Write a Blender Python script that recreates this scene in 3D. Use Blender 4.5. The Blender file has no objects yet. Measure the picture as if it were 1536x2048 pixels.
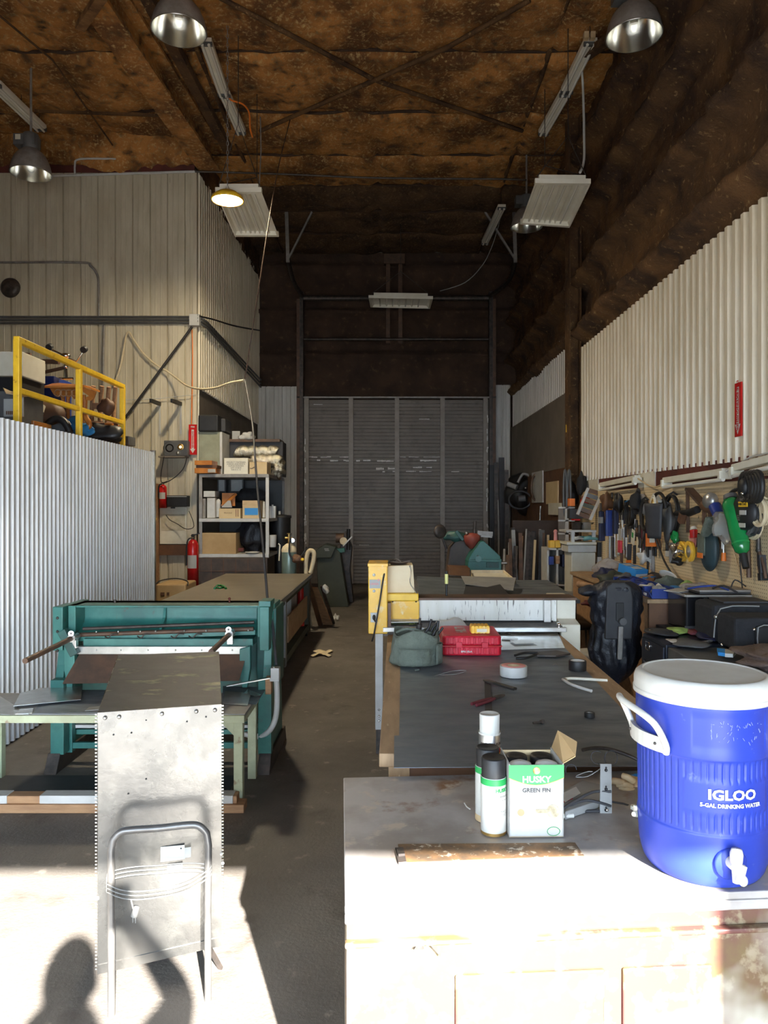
import bpy, math, random
from mathutils import Vector, Matrix, Euler, noise
random.seed(7)
PI = math.pi
C = bpy.context.scene.collection
F = 1480.0; EYE = 1.6; VX = 780.0; VY = 1012.0
def V(*a): return Vector(a)
def P(px, py, d):                       # photo position at a given distance
    return Vector(((px-VX)/F*d, d, EYE+(VY-py)/F*d))
def H(px, py, z=0.0):                   # photo position on a level surface at height z
    return P(px, py, F*(EYE-z)/(py-VY))
XR = 2.5; XL = -2.74; YB = 15.3; YS = 10.4; ZC = 6.86; XM = -2.56
def W(px, py, off=0.0):                 # photo position on the right-hand wall
    return P(px, py, (XR-off)*F/(px-VX))

# ---------------------------------------------------------------- materials
MATS = {}
def mat(name, c1, c2=None, rough=.6, metal=0.0, scale=6.0, lo=.38, hi=.62, c3=None, s3=25., lo3=.58, hi3=.66,
        bump=0.0, bscale=40., stretch=(1,1,1), emit=0.0, trans=0.0, alpha=1.0, rvar=0.0, coat=0.0, c4=None, s4=3., lo4=.55, hi4=.7, spec=.5):
    if name in MATS: return MATS[name]
    m = bpy.data.materials.new(name); m.use_nodes = True
    nt = m.node_tree; N = nt.nodes; L = nt.links
    b = N['Principled BSDF']
    b.inputs['Roughness'].default_value = rough; b.inputs['Metallic'].default_value = metal
    b.inputs['Specular IOR Level'].default_value = spec
    b.inputs['Coat Weight'].default_value = coat
    col = (*c1, 1)
    b.inputs['Base Color'].default_value = col
    if trans: b.inputs['Transmission Weight'].default_value = trans
    if alpha < 1: b.inputs['Alpha'].default_value = alpha
    tc = N.new('ShaderNodeTexCoord'); mp = N.new('ShaderNodeMapping'); L.new(tc.outputs['Object'], mp.inputs['Vector'])
    mp.inputs['Scale'].default_value = stretch
    def nz(s, det=5, r=.6):
        n = N.new('ShaderNodeTexNoise'); n.inputs['Scale'].default_value = s; n.inputs['Detail'].default_value = det; n.inputs['Roughness'].default_value = r
        L.new(mp.outputs[0], n.inputs['Vector']); return n
    if c2:
        last = None
        def layer(prev, c, s, a, z):
            n = nz(s); mr = N.new('ShaderNodeMapRange'); mr.inputs[1].default_value = a; mr.inputs[2].default_value = z
            L.new(n.outputs[0], mr.inputs[0]); mx = N.new('ShaderNodeMix'); mx.data_type = 'RGBA'
            L.new(mr.outputs[0], mx.inputs[0])
            if prev is None: mx.inputs[6].default_value = col
            else: L.new(prev, mx.inputs[6])
            mx.inputs[7].default_value = (*c, 1); return mx.outputs[2], n, mr
        o, n0, mr0 = layer(None, c2, scale, lo, hi)
        if c3: o, _, _ = layer(o, c3, s3, lo3, hi3)
        if c4: o, _, _ = layer(o, c4, s4, lo4, hi4)
        L.new(o, b.inputs['Base Color'])
        if rvar:
            r2 = N.new('ShaderNodeMapRange'); r2.inputs[3].default_value = max(.02, rough-rvar); r2.inputs[4].default_value = min(1, rough+rvar)
            L.new(mr0.outputs[0], r2.inputs[0]); L.new(r2.outputs[0], b.inputs['Roughness'])
        if emit: L.new(o, b.inputs['Emission Color'])
    if emit:
        b.inputs['Emission Color'].default_value = col; b.inputs['Emission Strength'].default_value = emit
    if bump:
        n = nz(bscale, 6, .65); bp = N.new('ShaderNodeBump'); bp.inputs['Strength'].default_value = bump; bp.inputs['Distance'].default_value = .02
        L.new(n.outputs[0], bp.inputs['Height']); L.new(bp.outputs[0], b.inputs['Normal'])
    MATS[name] = m; return m

def tint(c, f): return tuple(min(1, x*f) for x in c)
M = {}
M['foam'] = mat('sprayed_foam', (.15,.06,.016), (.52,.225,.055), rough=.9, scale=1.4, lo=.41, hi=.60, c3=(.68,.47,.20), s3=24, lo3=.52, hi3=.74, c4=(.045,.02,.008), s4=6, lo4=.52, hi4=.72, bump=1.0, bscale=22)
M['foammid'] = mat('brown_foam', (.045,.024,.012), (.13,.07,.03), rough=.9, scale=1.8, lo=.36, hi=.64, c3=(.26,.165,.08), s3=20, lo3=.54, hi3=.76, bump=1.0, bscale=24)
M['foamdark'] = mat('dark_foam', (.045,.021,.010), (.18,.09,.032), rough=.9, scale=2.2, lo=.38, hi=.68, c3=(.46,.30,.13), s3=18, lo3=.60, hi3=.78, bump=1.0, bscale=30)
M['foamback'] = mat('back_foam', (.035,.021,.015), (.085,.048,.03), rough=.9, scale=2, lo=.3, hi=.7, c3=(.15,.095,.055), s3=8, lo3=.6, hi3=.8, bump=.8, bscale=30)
M['beamrust'] = mat('rust_beam', (.34,.17,.06), (.14,.06,.02), rough=.8, scale=5, c3=(.5,.33,.16), s3=12, lo3=.6, hi3=.8, bump=.7)
M['redprimer'] = mat('red_primer', (.14,.03,.02), (.08,.02,.015), rough=.7, scale=4)
M['floor'] = mat('stained_concrete', (.175,.155,.135), (.112,.098,.085), rough=.62, scale=1.1, lo=.35, hi=.65, c3=(.24,.21,.18), s3=9, lo3=.62, hi3=.68, c4=(.075,.06,.05), s4=3.2, lo4=.58, hi4=.72, bump=.25, bscale=60, rvar=.12)
M['siding'] = mat('cream_siding', (.60,.54,.41), (.50,.44,.32), rough=.45, scale=3, stretch=(2,2,.5), c3=(.36,.30,.20), s3=5, lo3=.66, hi3=.8)
M['corr'] = mat('cream_corrugated', (.76,.68,.53), (.66,.58,.43), rough=.4, scale=3, stretch=(1,1,.4), c3=(.42,.33,.22), s3=9, lo3=.7, hi3=.8)
M['galv'] = mat('galvanised_corrugated', (.64,.64,.63), (.54,.54,.53), rough=.5, metal=.2, scale=4, stretch=(1,1,.4))
M['greypanel'] = mat('grey_wall_panel', (.20,.17,.14), (.16,.135,.11), rough=.8, scale=2)
M['sidingback'] = mat('grey_cream_siding', (.62,.6,.56), (.5,.48,.44), rough=.5, scale=3, stretch=(2,2,.4))
M['rolldoor'] = mat('brown_roll_door', (.22,.19,.165), (.175,.15,.13), rough=.55, scale=2, c3=(.13,.105,.09), s3=5, lo3=.55, hi3=.75)
M['tubeframe'] = mat('grey_tube_frame', (.14,.135,.13), (.10,.095,.09), rough=.35, metal=.5, scale=9)
M['cordgrey'] = mat('grey_flex_cord', (.11,.11,.105), rough=.5)
M['stile'] = mat('door_stile', (.33,.29,.25), (.27,.235,.20), rough=.5, scale=5)
M['peeled'] = mat('bare_metal_patch', (.85,.83,.8), (.6,.58,.55), rough=.5, scale=20)
M['steelpaint'] = mat('grey_steel', (.33,.31,.29), (.24,.22,.20), rough=.5, metal=.3, scale=10)
M['darksteel'] = mat('dark_steel', (.05,.045,.042), (.10,.08,.07), rough=.5, metal=.5, scale=14)
M['brownsteel'] = mat('brown_oxide_steel', (.15,.085,.055), (.09,.06,.045), rough=.55, metal=.35, scale=9)
M['teal'] = mat('teal_machine_paint', (.032,.165,.14), (.025,.12,.105), rough=.42, scale=5, c3=(.07,.075,.06), s3=14, lo3=.62, hi3=.72, c4=(.055,.21,.175), s4=4, lo4=.5, hi4=.7)
M['tealdark'] = mat('dark_teal_paint', (.02,.12,.10), (.03,.08,.07), rough=.5, scale=8)
M['palegreen'] = mat('pale_green_frame', (.42,.46,.31), (.33,.35,.23), rough=.6, scale=8, c3=(.25,.2,.13), s3=14, lo3=.62, hi3=.7)
M['steel'] = mat('bright_steel', (.62,.62,.60), (.5,.5,.48), rough=.28, metal=.9, scale=12)
M['chrome'] = mat('chrome', (.8,.8,.8), rough=.15, metal=1)
M['scuffsteel'] = mat('scuffed_duct_metal', (.15,.146,.138), (.118,.114,.107), rough=.25, metal=.85, scale=6, lo=.35, hi=.6, c3=(.185,.18,.165), s3=9, lo3=.48, hi3=.72, rvar=.05, bump=.06, bscale=12)
M['cartop'] = mat('tarnished_sheet', (.055,.053,.05), (.032,.031,.029), rough=.55, metal=.15, scale=6, c3=(.22,.215,.13), s3=6, lo3=.58, hi3=.72, stretch=(1,2.2,1))
M['sheet'] = mat('grey_sheet_metal', (.18,.205,.235), (.14,.16,.182), rough=.45, metal=.35, scale=4, c3=(.28,.29,.295), s3=16, lo3=.64, hi3=.74, stretch=(1,2.5,1), rvar=.08)
M['sheetlight'] = mat('light_sheet_metal', (.48,.48,.46), (.36,.36,.34), rough=.3, metal=.7, scale=7)
M['galvscrap'] = mat('galvanised_offcut', (.60,.60,.58), (.47,.47,.45), rough=.25, metal=.8, scale=16)
M['ply'] = mat('worn_plywood', (.38,.25,.14), (.28,.18,.10), rough=.75, scale=6, stretch=(3,.6,1), c3=(.5,.38,.24), s3=20, lo3=.62, hi3=.7)
M['tantop'] = mat('tan_table_top', (.19,.165,.125), (.155,.132,.10), rough=.42, scale=2.2, c3=(.23,.20,.155), s3=7, lo3=.6, hi3=.72)
M['wood'] = mat('raw_timber', (.42,.24,.12), (.30,.16,.08), rough=.7, scale=5, stretch=(1,6,6))
M['woodlight'] = mat('pale_wood', (.62,.46,.27), (.5,.35,.19), rough=.6, scale=5, stretch=(1,5,5))
M['woodorange'] = mat('varnished_orange_wood', (.52,.20,.04), (.36,.12,.02), rough=.3, scale=6)
M['wooddark'] = mat('dark_brown_wood', (.14,.065,.03), (.09,.04,.02), rough=.6, scale=6)
M['card'] = mat('cardboard', (.46,.31,.15), (.40,.26,.12), rough=.85, scale=5)
M['cardlight'] = mat('light_cardboard', (.62,.48,.28), (.55,.41,.23), rough=.85, scale=5)
M['paper'] = mat('white_paper', (.42,.42,.40), (.38,.375,.35), rough=.8, scale=6)
M['cream'] = mat('cream_enamel', (.72,.69,.58), (.64,.60,.48), rough=.4, scale=5)
M['white'] = mat('white_plastic', (.57,.56,.52), (.50,.485,.44), rough=.4, scale=9)
M['whitegloss'] = mat('white_fixture_enamel', (.83,.80,.70), (.76,.72,.60), rough=.35, scale=4)
M['tube'] = mat('unlit_fluorescent_tube', (.82,.80,.72), rough=.25)
M['black'] = mat('black_plastic', (.009,.009,.010), (.015,.015,.016), rough=.5, scale=8)
M['blackgloss'] = mat('glossy_black', (.012,.012,.014), rough=.15)
M['blackcloth'] = mat('black_fabric', (.012,.013,.016), (.02,.021,.026), rough=.85, scale=20, bump=.3, bscale=150)
M['bag'] = mat('black_bin_liner', (.011,.013,.019), (.016,.018,.026), rough=.36, scale=8, bump=1, bscale=9)
M['rubber'] = mat('black_rubber_cord', (.02,.018,.018), rough=.6)
M['charcoal'] = mat('charcoal', (.04,.04,.044), (.03,.03,.034), rough=.6, scale=8)
M['darkgrey'] = mat('dark_grey_enamel', (.11,.11,.11), (.08,.08,.08), rough=.5, scale=7)
M['grey'] = mat('mid_grey', (.3,.3,.29), (.24,.24,.235), rough=.55, scale=7)
M['lightgrey'] = mat('light_grey', (.55,.55,.53), (.47,.47,.45), rough=.5, scale=7)
M['yellow'] = mat('yellow_paint', (.86,.55,.03), (.74,.44,.02), rough=.4, scale=9, c3=(.45,.22,.02), s3=18, lo3=.64, hi3=.7)
M['machyellow'] = mat('machine_yellow', (.88,.52,.05), (.78,.44,.04), rough=.4, scale=7, c3=(.85,.68,.35), s3=13, lo3=.57, hi3=.68, c4=(.35,.2,.04), s4=30, lo4=.68, hi4=.74)
M['orange'] = mat('orange_plastic', (.85,.22,.03), (.75,.18,.02), rough=.4, scale=7)
M['red'] = mat('red_plastic', (.62,.012,.035), (.52,.01,.03), rough=.35, scale=6)
M['redenamel'] = mat('red_enamel', (.55,.015,.015), (.42,.012,.012), rough=.25, scale=6)
M['maroon'] = mat('maroon_grip', (.12,.015,.025), rough=.5)
M['blue'] = mat('cooler_blue', (.022,.045,.33), (.02,.038,.27), rough=.36, scale=6, c3=(.09,.12,.36), s3=30, lo3=.66, hi3=.75, spec=.4)
M['bluebin'] = mat('blue_plastic', (.018,.045,.25), (.014,.035,.19), rough=.4, scale=8)
M['bluebright'] = mat('bright_blue_print', (.03,.25,.62), rough=.5)
M['navy'] = mat('navy', (.008,.013,.055), (.006,.009,.035), rough=.55, scale=8)
M['green'] = mat('green_enamel', (.01,.24,.06), (.008,.18,.045), rough=.2, scale=5, coat=.5)
M['labelgreen'] = mat('label_green', (.008,.27,.06), rough=.45)
M['olive'] = mat('olive_grey_machine', (.055,.063,.045), (.04,.047,.033), rough=.6, scale=4)
M['canvas'] = mat('grey_green_canvas', (.15,.175,.14), (.11,.13,.105), rough=.95, scale=9, bump=.6, bscale=60)
M['brass'] = mat('brass', (.65,.42,.14), (.5,.3,.1), rough=.35, metal=.9, scale=10)
M['foil'] = mat('foil_duct', (.78,.74,.62), (.6,.56,.45), rough=.25, metal=.95, scale=16, bump=1, bscale=22)
M['peg'] = None
M['rustcab'] = mat('rusty_cabinet_steel', (.42,.40,.39), (.30,.27,.25), rough=.48, metal=.35, scale=4, lo=.4, hi=.6, c3=(.22,.11,.05), s3=6, lo3=.58, hi3=.7, c4=(.50,.44,.37), s4=13, lo4=.58, hi4=.68)
M['redcab'] = mat('worn_red_cabinet', (.10,.035,.028), (.12,.085,.03), rough=.5, scale=5, lo=.4, hi=.6, c3=(.20,.15,.09), s3=22, lo3=.52, hi3=.62, c4=(.40,.37,.31), s4=1.3, lo4=.45, hi4=.55)
M['rustplate'] = mat('pitted_rust_plate', (.12,.08,.05), (.24,.13,.06), rough=.7, metal=.2, scale=22, c3=(.5,.42,.33), s3=45, lo3=.56, hi3=.64)
M['tealcloth'] = mat('teal_cloth', (.14,.32,.32), rough=.9)
M['clothcream'] = mat('cream_cloth', (.72,.62,.42), (.6,.5,.33), rough=.95, scale=12)
M['clear'] = mat('clear_plastic_wrap', (.8,.8,.78), rough=.15, trans=.6, alpha=.75)
M['skin'] = mat('skin', (.55,.33,.23), rough=.5)
M['lime'] = mat('lime_plastic', (.3,.45,.12), rough=.5)
M['pink'] = mat('faded_pink', (.65,.28,.26), rough=.6)

# ---------------------------------------------------------------- mesh builder
def frame(z, up=None):
    z = Vector(z).normalized(); up = Vector(up) if up else (V(0,0,1) if abs(z.z) < .95 else V(0,1,0))
    x = up.cross(z).normalized(); y = z.cross(x); return x, y, z
def smooth_path(pts, n=6, closed=False):
    pts = [Vector(p) for p in pts]; out = []; N = len(pts)
    rng = range(N if closed else N-1)
    for i in rng:
        if closed: a, b, c, d = pts[(i-1)%N], pts[i], pts[(i+1)%N], pts[(i+2)%N]
        else: a, b, c, d = pts[max(i-1,0)], pts[i], pts[i+1], pts[min(i+2,N-1)]
        for k in range(n):
            t = k/n
            out.append(.5*((2*b)+(c-a)*t+(2*a-5*b+4*c-d)*t*t+(3*b-a-3*c+d)*t**3))
    if not closed: out.append(pts[-1])
    return out
class MB:
    def __init__(s): s.v = []; s.f = []; s.sm = []; s.mi = []; s.m = 0
    def add(s, vs, fs, smooth=False):
        b = len(s.v); s.v += [Vector(v) for v in vs]
        for f in fs: s.f.append([b+i for i in f]); s.sm.append(smooth); s.mi.append(s.m)
        return s
    def box(s, c, sz, R=None):
        c = Vector(c); h = [x/2 for x in sz]; vs = []
        if isinstance(R, (int, float)): R = Matrix.Rotation(R, 3, 'Z')
        elif isinstance(R, tuple): R = Euler(R).to_matrix()
        for k in range(8):
            p = Vector(((1 if k&1 else -1)*h[0], (1 if k&2 else -1)*h[1], (1 if k&4 else -1)*h[2]))
            vs.append(c+(R@p if R else p))
        return s.add(vs, [(0,2,3,1),(4,5,7,6),(0,1,5,4),(2,6,7,3),(0,4,6,2),(1,3,7,5)])
    def ab(s, x0, x1, y0, y1, z0, z1): return s.box(((x0+x1)/2,(y0+y1)/2,(z0+z1)/2), (abs(x1-x0),abs(y1-y0),abs(z1-z0)))
    def bar(s, p0, p1, w, h, up=None):
        p0 = Vector(p0); p1 = Vector(p1); x, y, z = frame(p1-p0, up); vs = []
        for p in (p0, p1):
            for a, b in ((-1,-1),(1,-1),(1,1),(-1,1)): vs.append(p+x*a*w/2+y*b*h/2)
        return s.add(vs, [(3,2,1,0),(4,5,6,7),(0,1,5,4),(1,2,6,5),(2,3,7,6),(3,0,4,7)])
    def cyl(s, p0, p1, r0, r1=None, n=16, cap=True):
        r1 = r0 if r1 is None else r1; p0 = Vector(p0); p1 = Vector(p1); x, y, z = frame(p1-p0); vs = []
        for p, r in ((p0, r0), (p1, r1)):
            for i in range(n): a = 2*PI*i/n; vs.append(p+x*r*math.cos(a)+y*r*math.sin(a))
        s.add(vs, [(i,(i+1)%n,n+(i+1)%n,n+i) for i in range(n)], True)
        if cap: s.add(vs[:n], [tuple(reversed(range(n)))]); s.add(vs[n:], [tuple(range(n))])
        return s
    def tube(s, pts, r, n=8, sm=0, closed=False, cap=True):
        if sm: pts = smooth_path(pts, sm, closed)
        pts = [Vector(p) for p in pts]; N = len(pts); vs = []; X = None
        for i, p in enumerate(pts):
            if closed: t = pts[(i+1)%N]-pts[i-1]
            else: t = pts[min(i+1,N-1)]-pts[max(i-1,0)]
            t = t.normalized() if t.length > 1e-9 else V(0,0,1)
            if X is None: X = frame(t)[0]
            X = X-t*X.dot(t); X = X.normalized() if X.length > 1e-6 else frame(t)[0]
            Y = t.cross(X); rr = r[i*len(r)//N] if isinstance(r, (list, tuple)) else r
            for k in range(n): a = 2*PI*k/n; vs.append(p+X*rr*math.cos(a)+Y*rr*math.sin(a))
        fs = []
        for i in range(N if closed else N-1):
            j = (i+1)%N
            for k in range(n): fs.append((i*n+k, i*n+(k+1)%n, j*n+(k+1)%n, j*n+k))
        s.add(vs, fs, True)
        if cap and not closed: s.add(vs[:n], [tuple(reversed(range(n)))]); s.add(vs[-n:], [tuple(range(n))])
        return s
    def lathe(s, prof, c=(0,0,0), axis=(0,0,1), n=32, up=None, cap=False):
        c = Vector(c); x, y, z = frame(axis, up); vs = []
        for r, h in prof:
            for i in range(n): a = 2*PI*i/n; vs.append(c+z*h+x*r*math.cos(a)+y*r*math.sin(a))
        fs = [(j*n+i, j*n+(i+1)%n, (j+1)*n+(i+1)%n, (j+1)*n+i) for j in range(len(prof)-1) for i in range(n)]
        s.add(vs, fs, True)
        if cap: s.add(vs[:n], [tuple(reversed(range(n)))]); s.add(vs[-n:], [tuple(range(n))])
        return s
    def prism(s, poly, o, u, v, t):
        o = Vector(o); u = Vector(u); v = Vector(v); w = u.cross(v).normalized()*t; n = len(poly)
        a = [o+u*p[0]+v*p[1] for p in poly]; vs = a+[p+w for p in a]
        ar = sum(poly[i][0]*poly[(i+1)%n][1]-poly[(i+1)%n][0]*poly[i][1] for i in range(n))
        fl = (ar > 0) == (t > 0)
        fs = [tuple(reversed(range(n))), tuple(range(n, 2*n))]+[(i,(i+1)%n,n+(i+1)%n,n+i) for i in range(n)]
        if not fl: fs = [tuple(reversed(f)) for f in fs]
        return s.add(vs, fs)
    def slab(s, pts, t, d=(0,0,-1)):
        pts = [Vector(p) for p in pts]; n = len(pts); w = Vector(d).normalized()*t
        vs = pts+[p+w for p in pts]
        nrm = (pts[1]-pts[0]).cross(pts[2]-pts[0]); fs = [tuple(range(n)), tuple(reversed(range(n,2*n)))]+[((i+1)%n,i,n+i,n+(i+1)%n) for i in range(n)]
        if nrm.dot(w) > 0: fs = [tuple(reversed(f)) for f in fs]
        return s.add(vs, fs)
    def ball(s, c, r, nu=14, nv=8, R=None):
        r = (r,r,r) if isinstance(r,(int,float)) else r; c = Vector(c); vs = []
        if isinstance(R, tuple): R = Euler(R).to_matrix()
        for j in range(nv+1):
            b = PI*j/nv
            for i in range(nu):
                a = 2*PI*i/nu; p = Vector((r[0]*math.sin(b)*math.cos(a), r[1]*math.sin(b)*math.sin(a), -r[2]*math.cos(b)))
                vs.append(c+(R@p if R else p))
        return s.add(vs, [(j*nu+i, j*nu+(i+1)%nu, (j+1)*nu+(i+1)%nu, (j+1)*nu+i) for j in range(nv) for i in range(nu)], True)
    def grid(s, fn, nu, nv, smooth=True, flip=False):
        vs = [fn(i/nu, j/nv) for j in range(nv+1) for i in range(nu+1)]; fs = []
        for j in range(nv):
            for i in range(nu):
                q = (j*(nu+1)+i, j*(nu+1)+i+1, (j+1)*(nu+1)+i+1, (j+1)*(nu+1)+i)
                fs.append(tuple(reversed(q)) if flip else q)
        return s.add(vs, fs, smooth)
    def lump(s, c, r, amp=.25, seed=0, nu=20, nv=12, fs=2.5):
        c = Vector(c); r = (r,r,r) if isinstance(r,(int,float)) else r
        b0 = len(s.v); s.ball(c, r, nu, nv)
        for i in range(b0, len(s.v)):
            d = s.v[i]-c; k = 1+amp*noise.noise(Vector((d.x/r[0]*fs/2+seed, d.y/r[1]*fs/2, d.z/r[2]*fs/2)))*1.6
            s.v[i] = c+d*k
        return s
    def tf(s, Mx):
        s.v = [Mx@v for v in s.v]; return s

def props(o, label=None, cat=None, group=None, kind=None):
    if label: o['label'] = label
    if cat: o['category'] = cat
    if group: o['group'] = group
    if kind: o['kind'] = kind
    return o
def thing(name, label, cat, loc=(0,0,0), rz=0, group=None):
    o = bpy.data.objects.new(name, None); C.objects.link(o); o.empty_display_size = .1
    o.location = loc; o.rotation_euler = (0,0,rz); o.matrix_world = Matrix.Translation(loc)@Matrix.Rotation(rz, 4, 'Z')
    return props(o, label, cat, group)
WM = {}
def obj(name, mb, mats, parent=None, label=None, cat=None, group=None, kind=None, bevel=0, sub=0, solid=0, local=False):
    """Links the collected shapes as one mesh object; coordinates are the place's own unless local."""
    vs = mb.v
    if parent is not None:
        root = parent; mw = WM.get(parent.name, parent.matrix_world)
        if local: WM_this = mw
        else:
            inv = mw.inverted(); vs = [inv@v for v in vs]
        loc = None
    else:
        xs = [v.x for v in vs]; ys = [v.y for v in vs]; zs = [v.z for v in vs]
        loc = V((min(xs)+max(xs))/2, (min(ys)+max(ys))/2, min(zs))
        if local: loc = V(0,0,0)
        vs = [v-loc for v in vs]
    me = bpy.data.meshes.new(name); me.from_pydata([tuple(v) for v in vs], [], mb.f)
    me.polygons.foreach_set('use_smooth', mb.sm); me.polygons.foreach_set('material_index', mb.mi)
    if not isinstance(mats, (list, tuple)): mats = [mats]
    for m in mats: me.materials.append(M[m] if isinstance(m, str) else m)
    me.update()
    o = bpy.data.objects.new(name, me); C.objects.link(o)
    if parent is not None:
        o.parent = parent; WM[o.name] = mw.copy()
    else:
        o.location = loc; o.matrix_world = Matrix.Translation(loc)
    if solid: m_ = o.modifiers.new('thick', 'SOLIDIFY'); m_.thickness = solid; m_.offset = 0
    if bevel:
        m_ = o.modifiers.new('bevel', 'BEVEL'); m_.width = bevel; m_.segments = 2; m_.limit_method = 'ANGLE'; m_.angle_limit = .7
    if sub: m_ = o.modifiers.new('sub', 'SUBSURF'); m_.levels = sub; m_.render_levels = sub
    return props(o, label, cat, group, kind)
def struct(name, mb, mats, label=None, **k): return obj(name, mb, mats, None, label, None, None, 'structure', **k)
def dup(root, loc=None, rz=None, label=None, group=None, scale=None):
    def cp(o, par):
        c = o.copy(); C.objects.link(c)
        if par is not None: c.parent = par
        for ch in o.children: cp(ch, c)
        return c
    r = cp(root, None)
    if loc is not None: r.location = loc
    if rz is not None: r.rotation_euler = (0,0,rz) if isinstance(rz,(int,float)) else rz
    if scale is not None: r.scale = scale if not isinstance(scale,(int,float)) else (scale,)*3
    if label: r['label'] = label
    if group: r['group'] = group
    return r

def lettering(s, size, fn, m, parent, name='lettering', align='CENTER', depth=.0006, wide=1.0, bold=.0):
    """Flat characters laid on a surface by fn(x, y, lift)."""
    cu = bpy.data.curves.new('t', 'FONT'); cu.body = s; cu.size = size; cu.align_x = align; cu.align_y = 'CENTER'; cu.offset = bold; cu.resolution_u = 2
    to = bpy.data.objects.new('t', cu); C.objects.link(to); dg = bpy.context.evaluated_depsgraph_get(); dg.update()
    me = to.evaluated_get(dg).to_mesh(); mb = MB()
    vs = [fn(v.co.x*wide, v.co.y, depth) for v in me.vertices]; fs = [tuple(p.vertices) for p in me.polygons]
    mb.add(vs, fs); to.evaluated_get(dg).to_mesh_clear(); bpy.data.objects.remove(to); bpy.data.curves.remove(cu)
    if not mb.v: return None
    return obj(name, mb, m, parent)
def on(o, u, v):                        # planar surface map for lettering
    o = Vector(o); u = Vector(u).normalized(); v = Vector(v).normalized(); w = u.cross(v)
    return lambda x, y, d: o+u*x+v*y+w*d
def fbm(x, y, z=0, s=1.0): return noise.fractal(Vector((x*s, y*s, z*s)), .8, 2.0, 4)
# ---------------------------------------------------------------- camera, sun, sky
cam = bpy.data.cameras.new('camera'); co = bpy.data.objects.new('camera', cam); C.objects.link(co)
co.location = (0,0,EYE); co.rotation_euler = (PI/2,0,0); cam.sensor_width = 36; cam.lens = F*36/2048
cam.shift_x = (768-VX)/2048; cam.shift_y = (VY-1024)/2048; cam.clip_start = .01; cam.clip_end = 100
bpy.context.scene.camera = co
SD = Vector((-.358, 1.0, -.519)).normalized()
sun = bpy.data.lights.new('sun', 'SUN'); sun.energy = 25; sun.angle = math.radians(.6); sun.color = (1,.965,.90)
so = bpy.data.objects.new('sun', sun); C.objects.link(so); so.rotation_euler = (-SD).to_track_quat('Z', 'Y').to_euler()
w = bpy.data.worlds.new('world'); bpy.context.scene.world = w; w.use_nodes = True
bg = w.node_tree.nodes['Background']; bg.inputs[0].default_value = (.66,.82,1,1); bg.inputs[1].default_value = 6.6
vs_ = bpy.context.scene.view_settings; vs_.view_transform = 'Standard'; vs_.look = 'None'; vs_.gamma = 1; vs_.exposure = 1.5; vs_.use_curve_mapping = False
bpy.context.scene.cycles.use_denoising = True
bpy.context.scene.cycles.max_bounces = 8; bpy.context.scene.cycles.diffuse_bounces = 6
bpy.context.scene.cycles.sample_clamp_indirect = 6

# ---------------------------------------------------------------- shell
struct('floor', MB().ab(-7.5,3.2,-1.6,YB+.3,-.12,0), 'floor')
M['apron'] = mat('outdoor_concrete', (.34,.32,.29), (.29,.27,.25), rough=.85, scale=1)
struct('ground', MB().ab(-14,14,-16,-1.6,-.14,-.02), 'apron')
PUR = [-1.4, -.15, 1.1, 2.35, 3.6, 4.82, 6.05, 7.28, 8.51, 9.79, 11.01, 12.05, 13.1, 14.15, 15.3]
def ceil_z(x, y):
    z = ZC
    for a, b in zip(PUR[:-1], PUR[1:]):
        if a <= y <= b:
            f = (y-a)/(b-a); e = min(f, 1-f)*(b-a)
            z -= .12*min(1, (e/.12))**.5 - .03*math.exp(-(e/.5)**2)
    for xs in (-5.6,-3.9,-2.2,-.2,1.85):
        e = abs(x-xs); z += .05*math.exp(-(e/.05)**2)
    return z+.06*fbm(x,y,0,1.3)+.03*fbm(x,y,5,5)
mb = MB(); ys = []
y = -1.6
while y < YB+.1: ys.append(y); y += .062
for p in PUR: ys += [p-.02, p, p+.02]
ys = sorted(ys); nx = 150
vs = []; fs = []
for yy in ys:
    for i in range(nx+1): x = -7.4+10.2*i/nx; vs.append(V(x, yy, ceil_z(x, yy)))
for j in range(len(ys)-1):
    for i in range(nx): a = j*(nx+1)+i; fs.append((a, a+nx+1, a+nx+2, a+1))
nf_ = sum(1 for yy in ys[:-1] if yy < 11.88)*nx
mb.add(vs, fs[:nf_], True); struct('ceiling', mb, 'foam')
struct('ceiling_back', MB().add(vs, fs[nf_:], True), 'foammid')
struct('ceiling_deck', MB().ab(-7.5,3.2,-1.6,YB+.3,ZC+.2,ZC+.3), 'greypanel')
# purlin edges showing between foam bays
for k, p in enumerate(PUR[4:-1]):
    mb = MB(); n = 60
    pts = [V(-7.4+10*i/n, p-.012, ZC-.035+.05*fbm(i*.3,p,2)) for i in range(n+1)]
    mb.tube(pts, .020, 5)
    struct('trim_%d' % (k+1), mb, 'foamback')
# roof seams running down the hall
for k, (x0, x1) in enumerate(((-2.2,-2.2),(1.85,1.8))):
    mb = MB(); mb.tube([V(x0+(x1-x0)*i/40, 2+13.2*i/40, ZC-.06+.05*fbm(i*.3,x0,7)) for i in range(41)], .03, 5)
    struct('trim_%d' % (20+k), mb, 'foamdark')
def foamwall(name, fn, nu, nv, m, flip=False): struct(name, MB().grid(fn, nu, nv, True, flip), m)
# right wall: foam with horizontal girts bulging out
def rw(u, v):
    y = -1.6+u*(YB+1.6); z = v*ZC; x = XR+.10
    if z > 2.0:
        for g in (3.9, 4.6, 5.4, 6.2): x -= .20*math.exp(-((z-g-.05*fbm(y,g,1,1.2))/.09)**4)
        x -= .07*abs(fbm(y,z,3,1.1))+.045*fbm(y,z,8,5)
        dy = abs(y-(5.0+ (z-2)*.0)); 
    return V(x, y, z)
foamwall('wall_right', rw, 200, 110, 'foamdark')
struct('wall_right_outer', MB().ab(XR+.25,XR+.35,-1.6,YB+.3,0,ZC+.2), 'greypanel')
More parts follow.
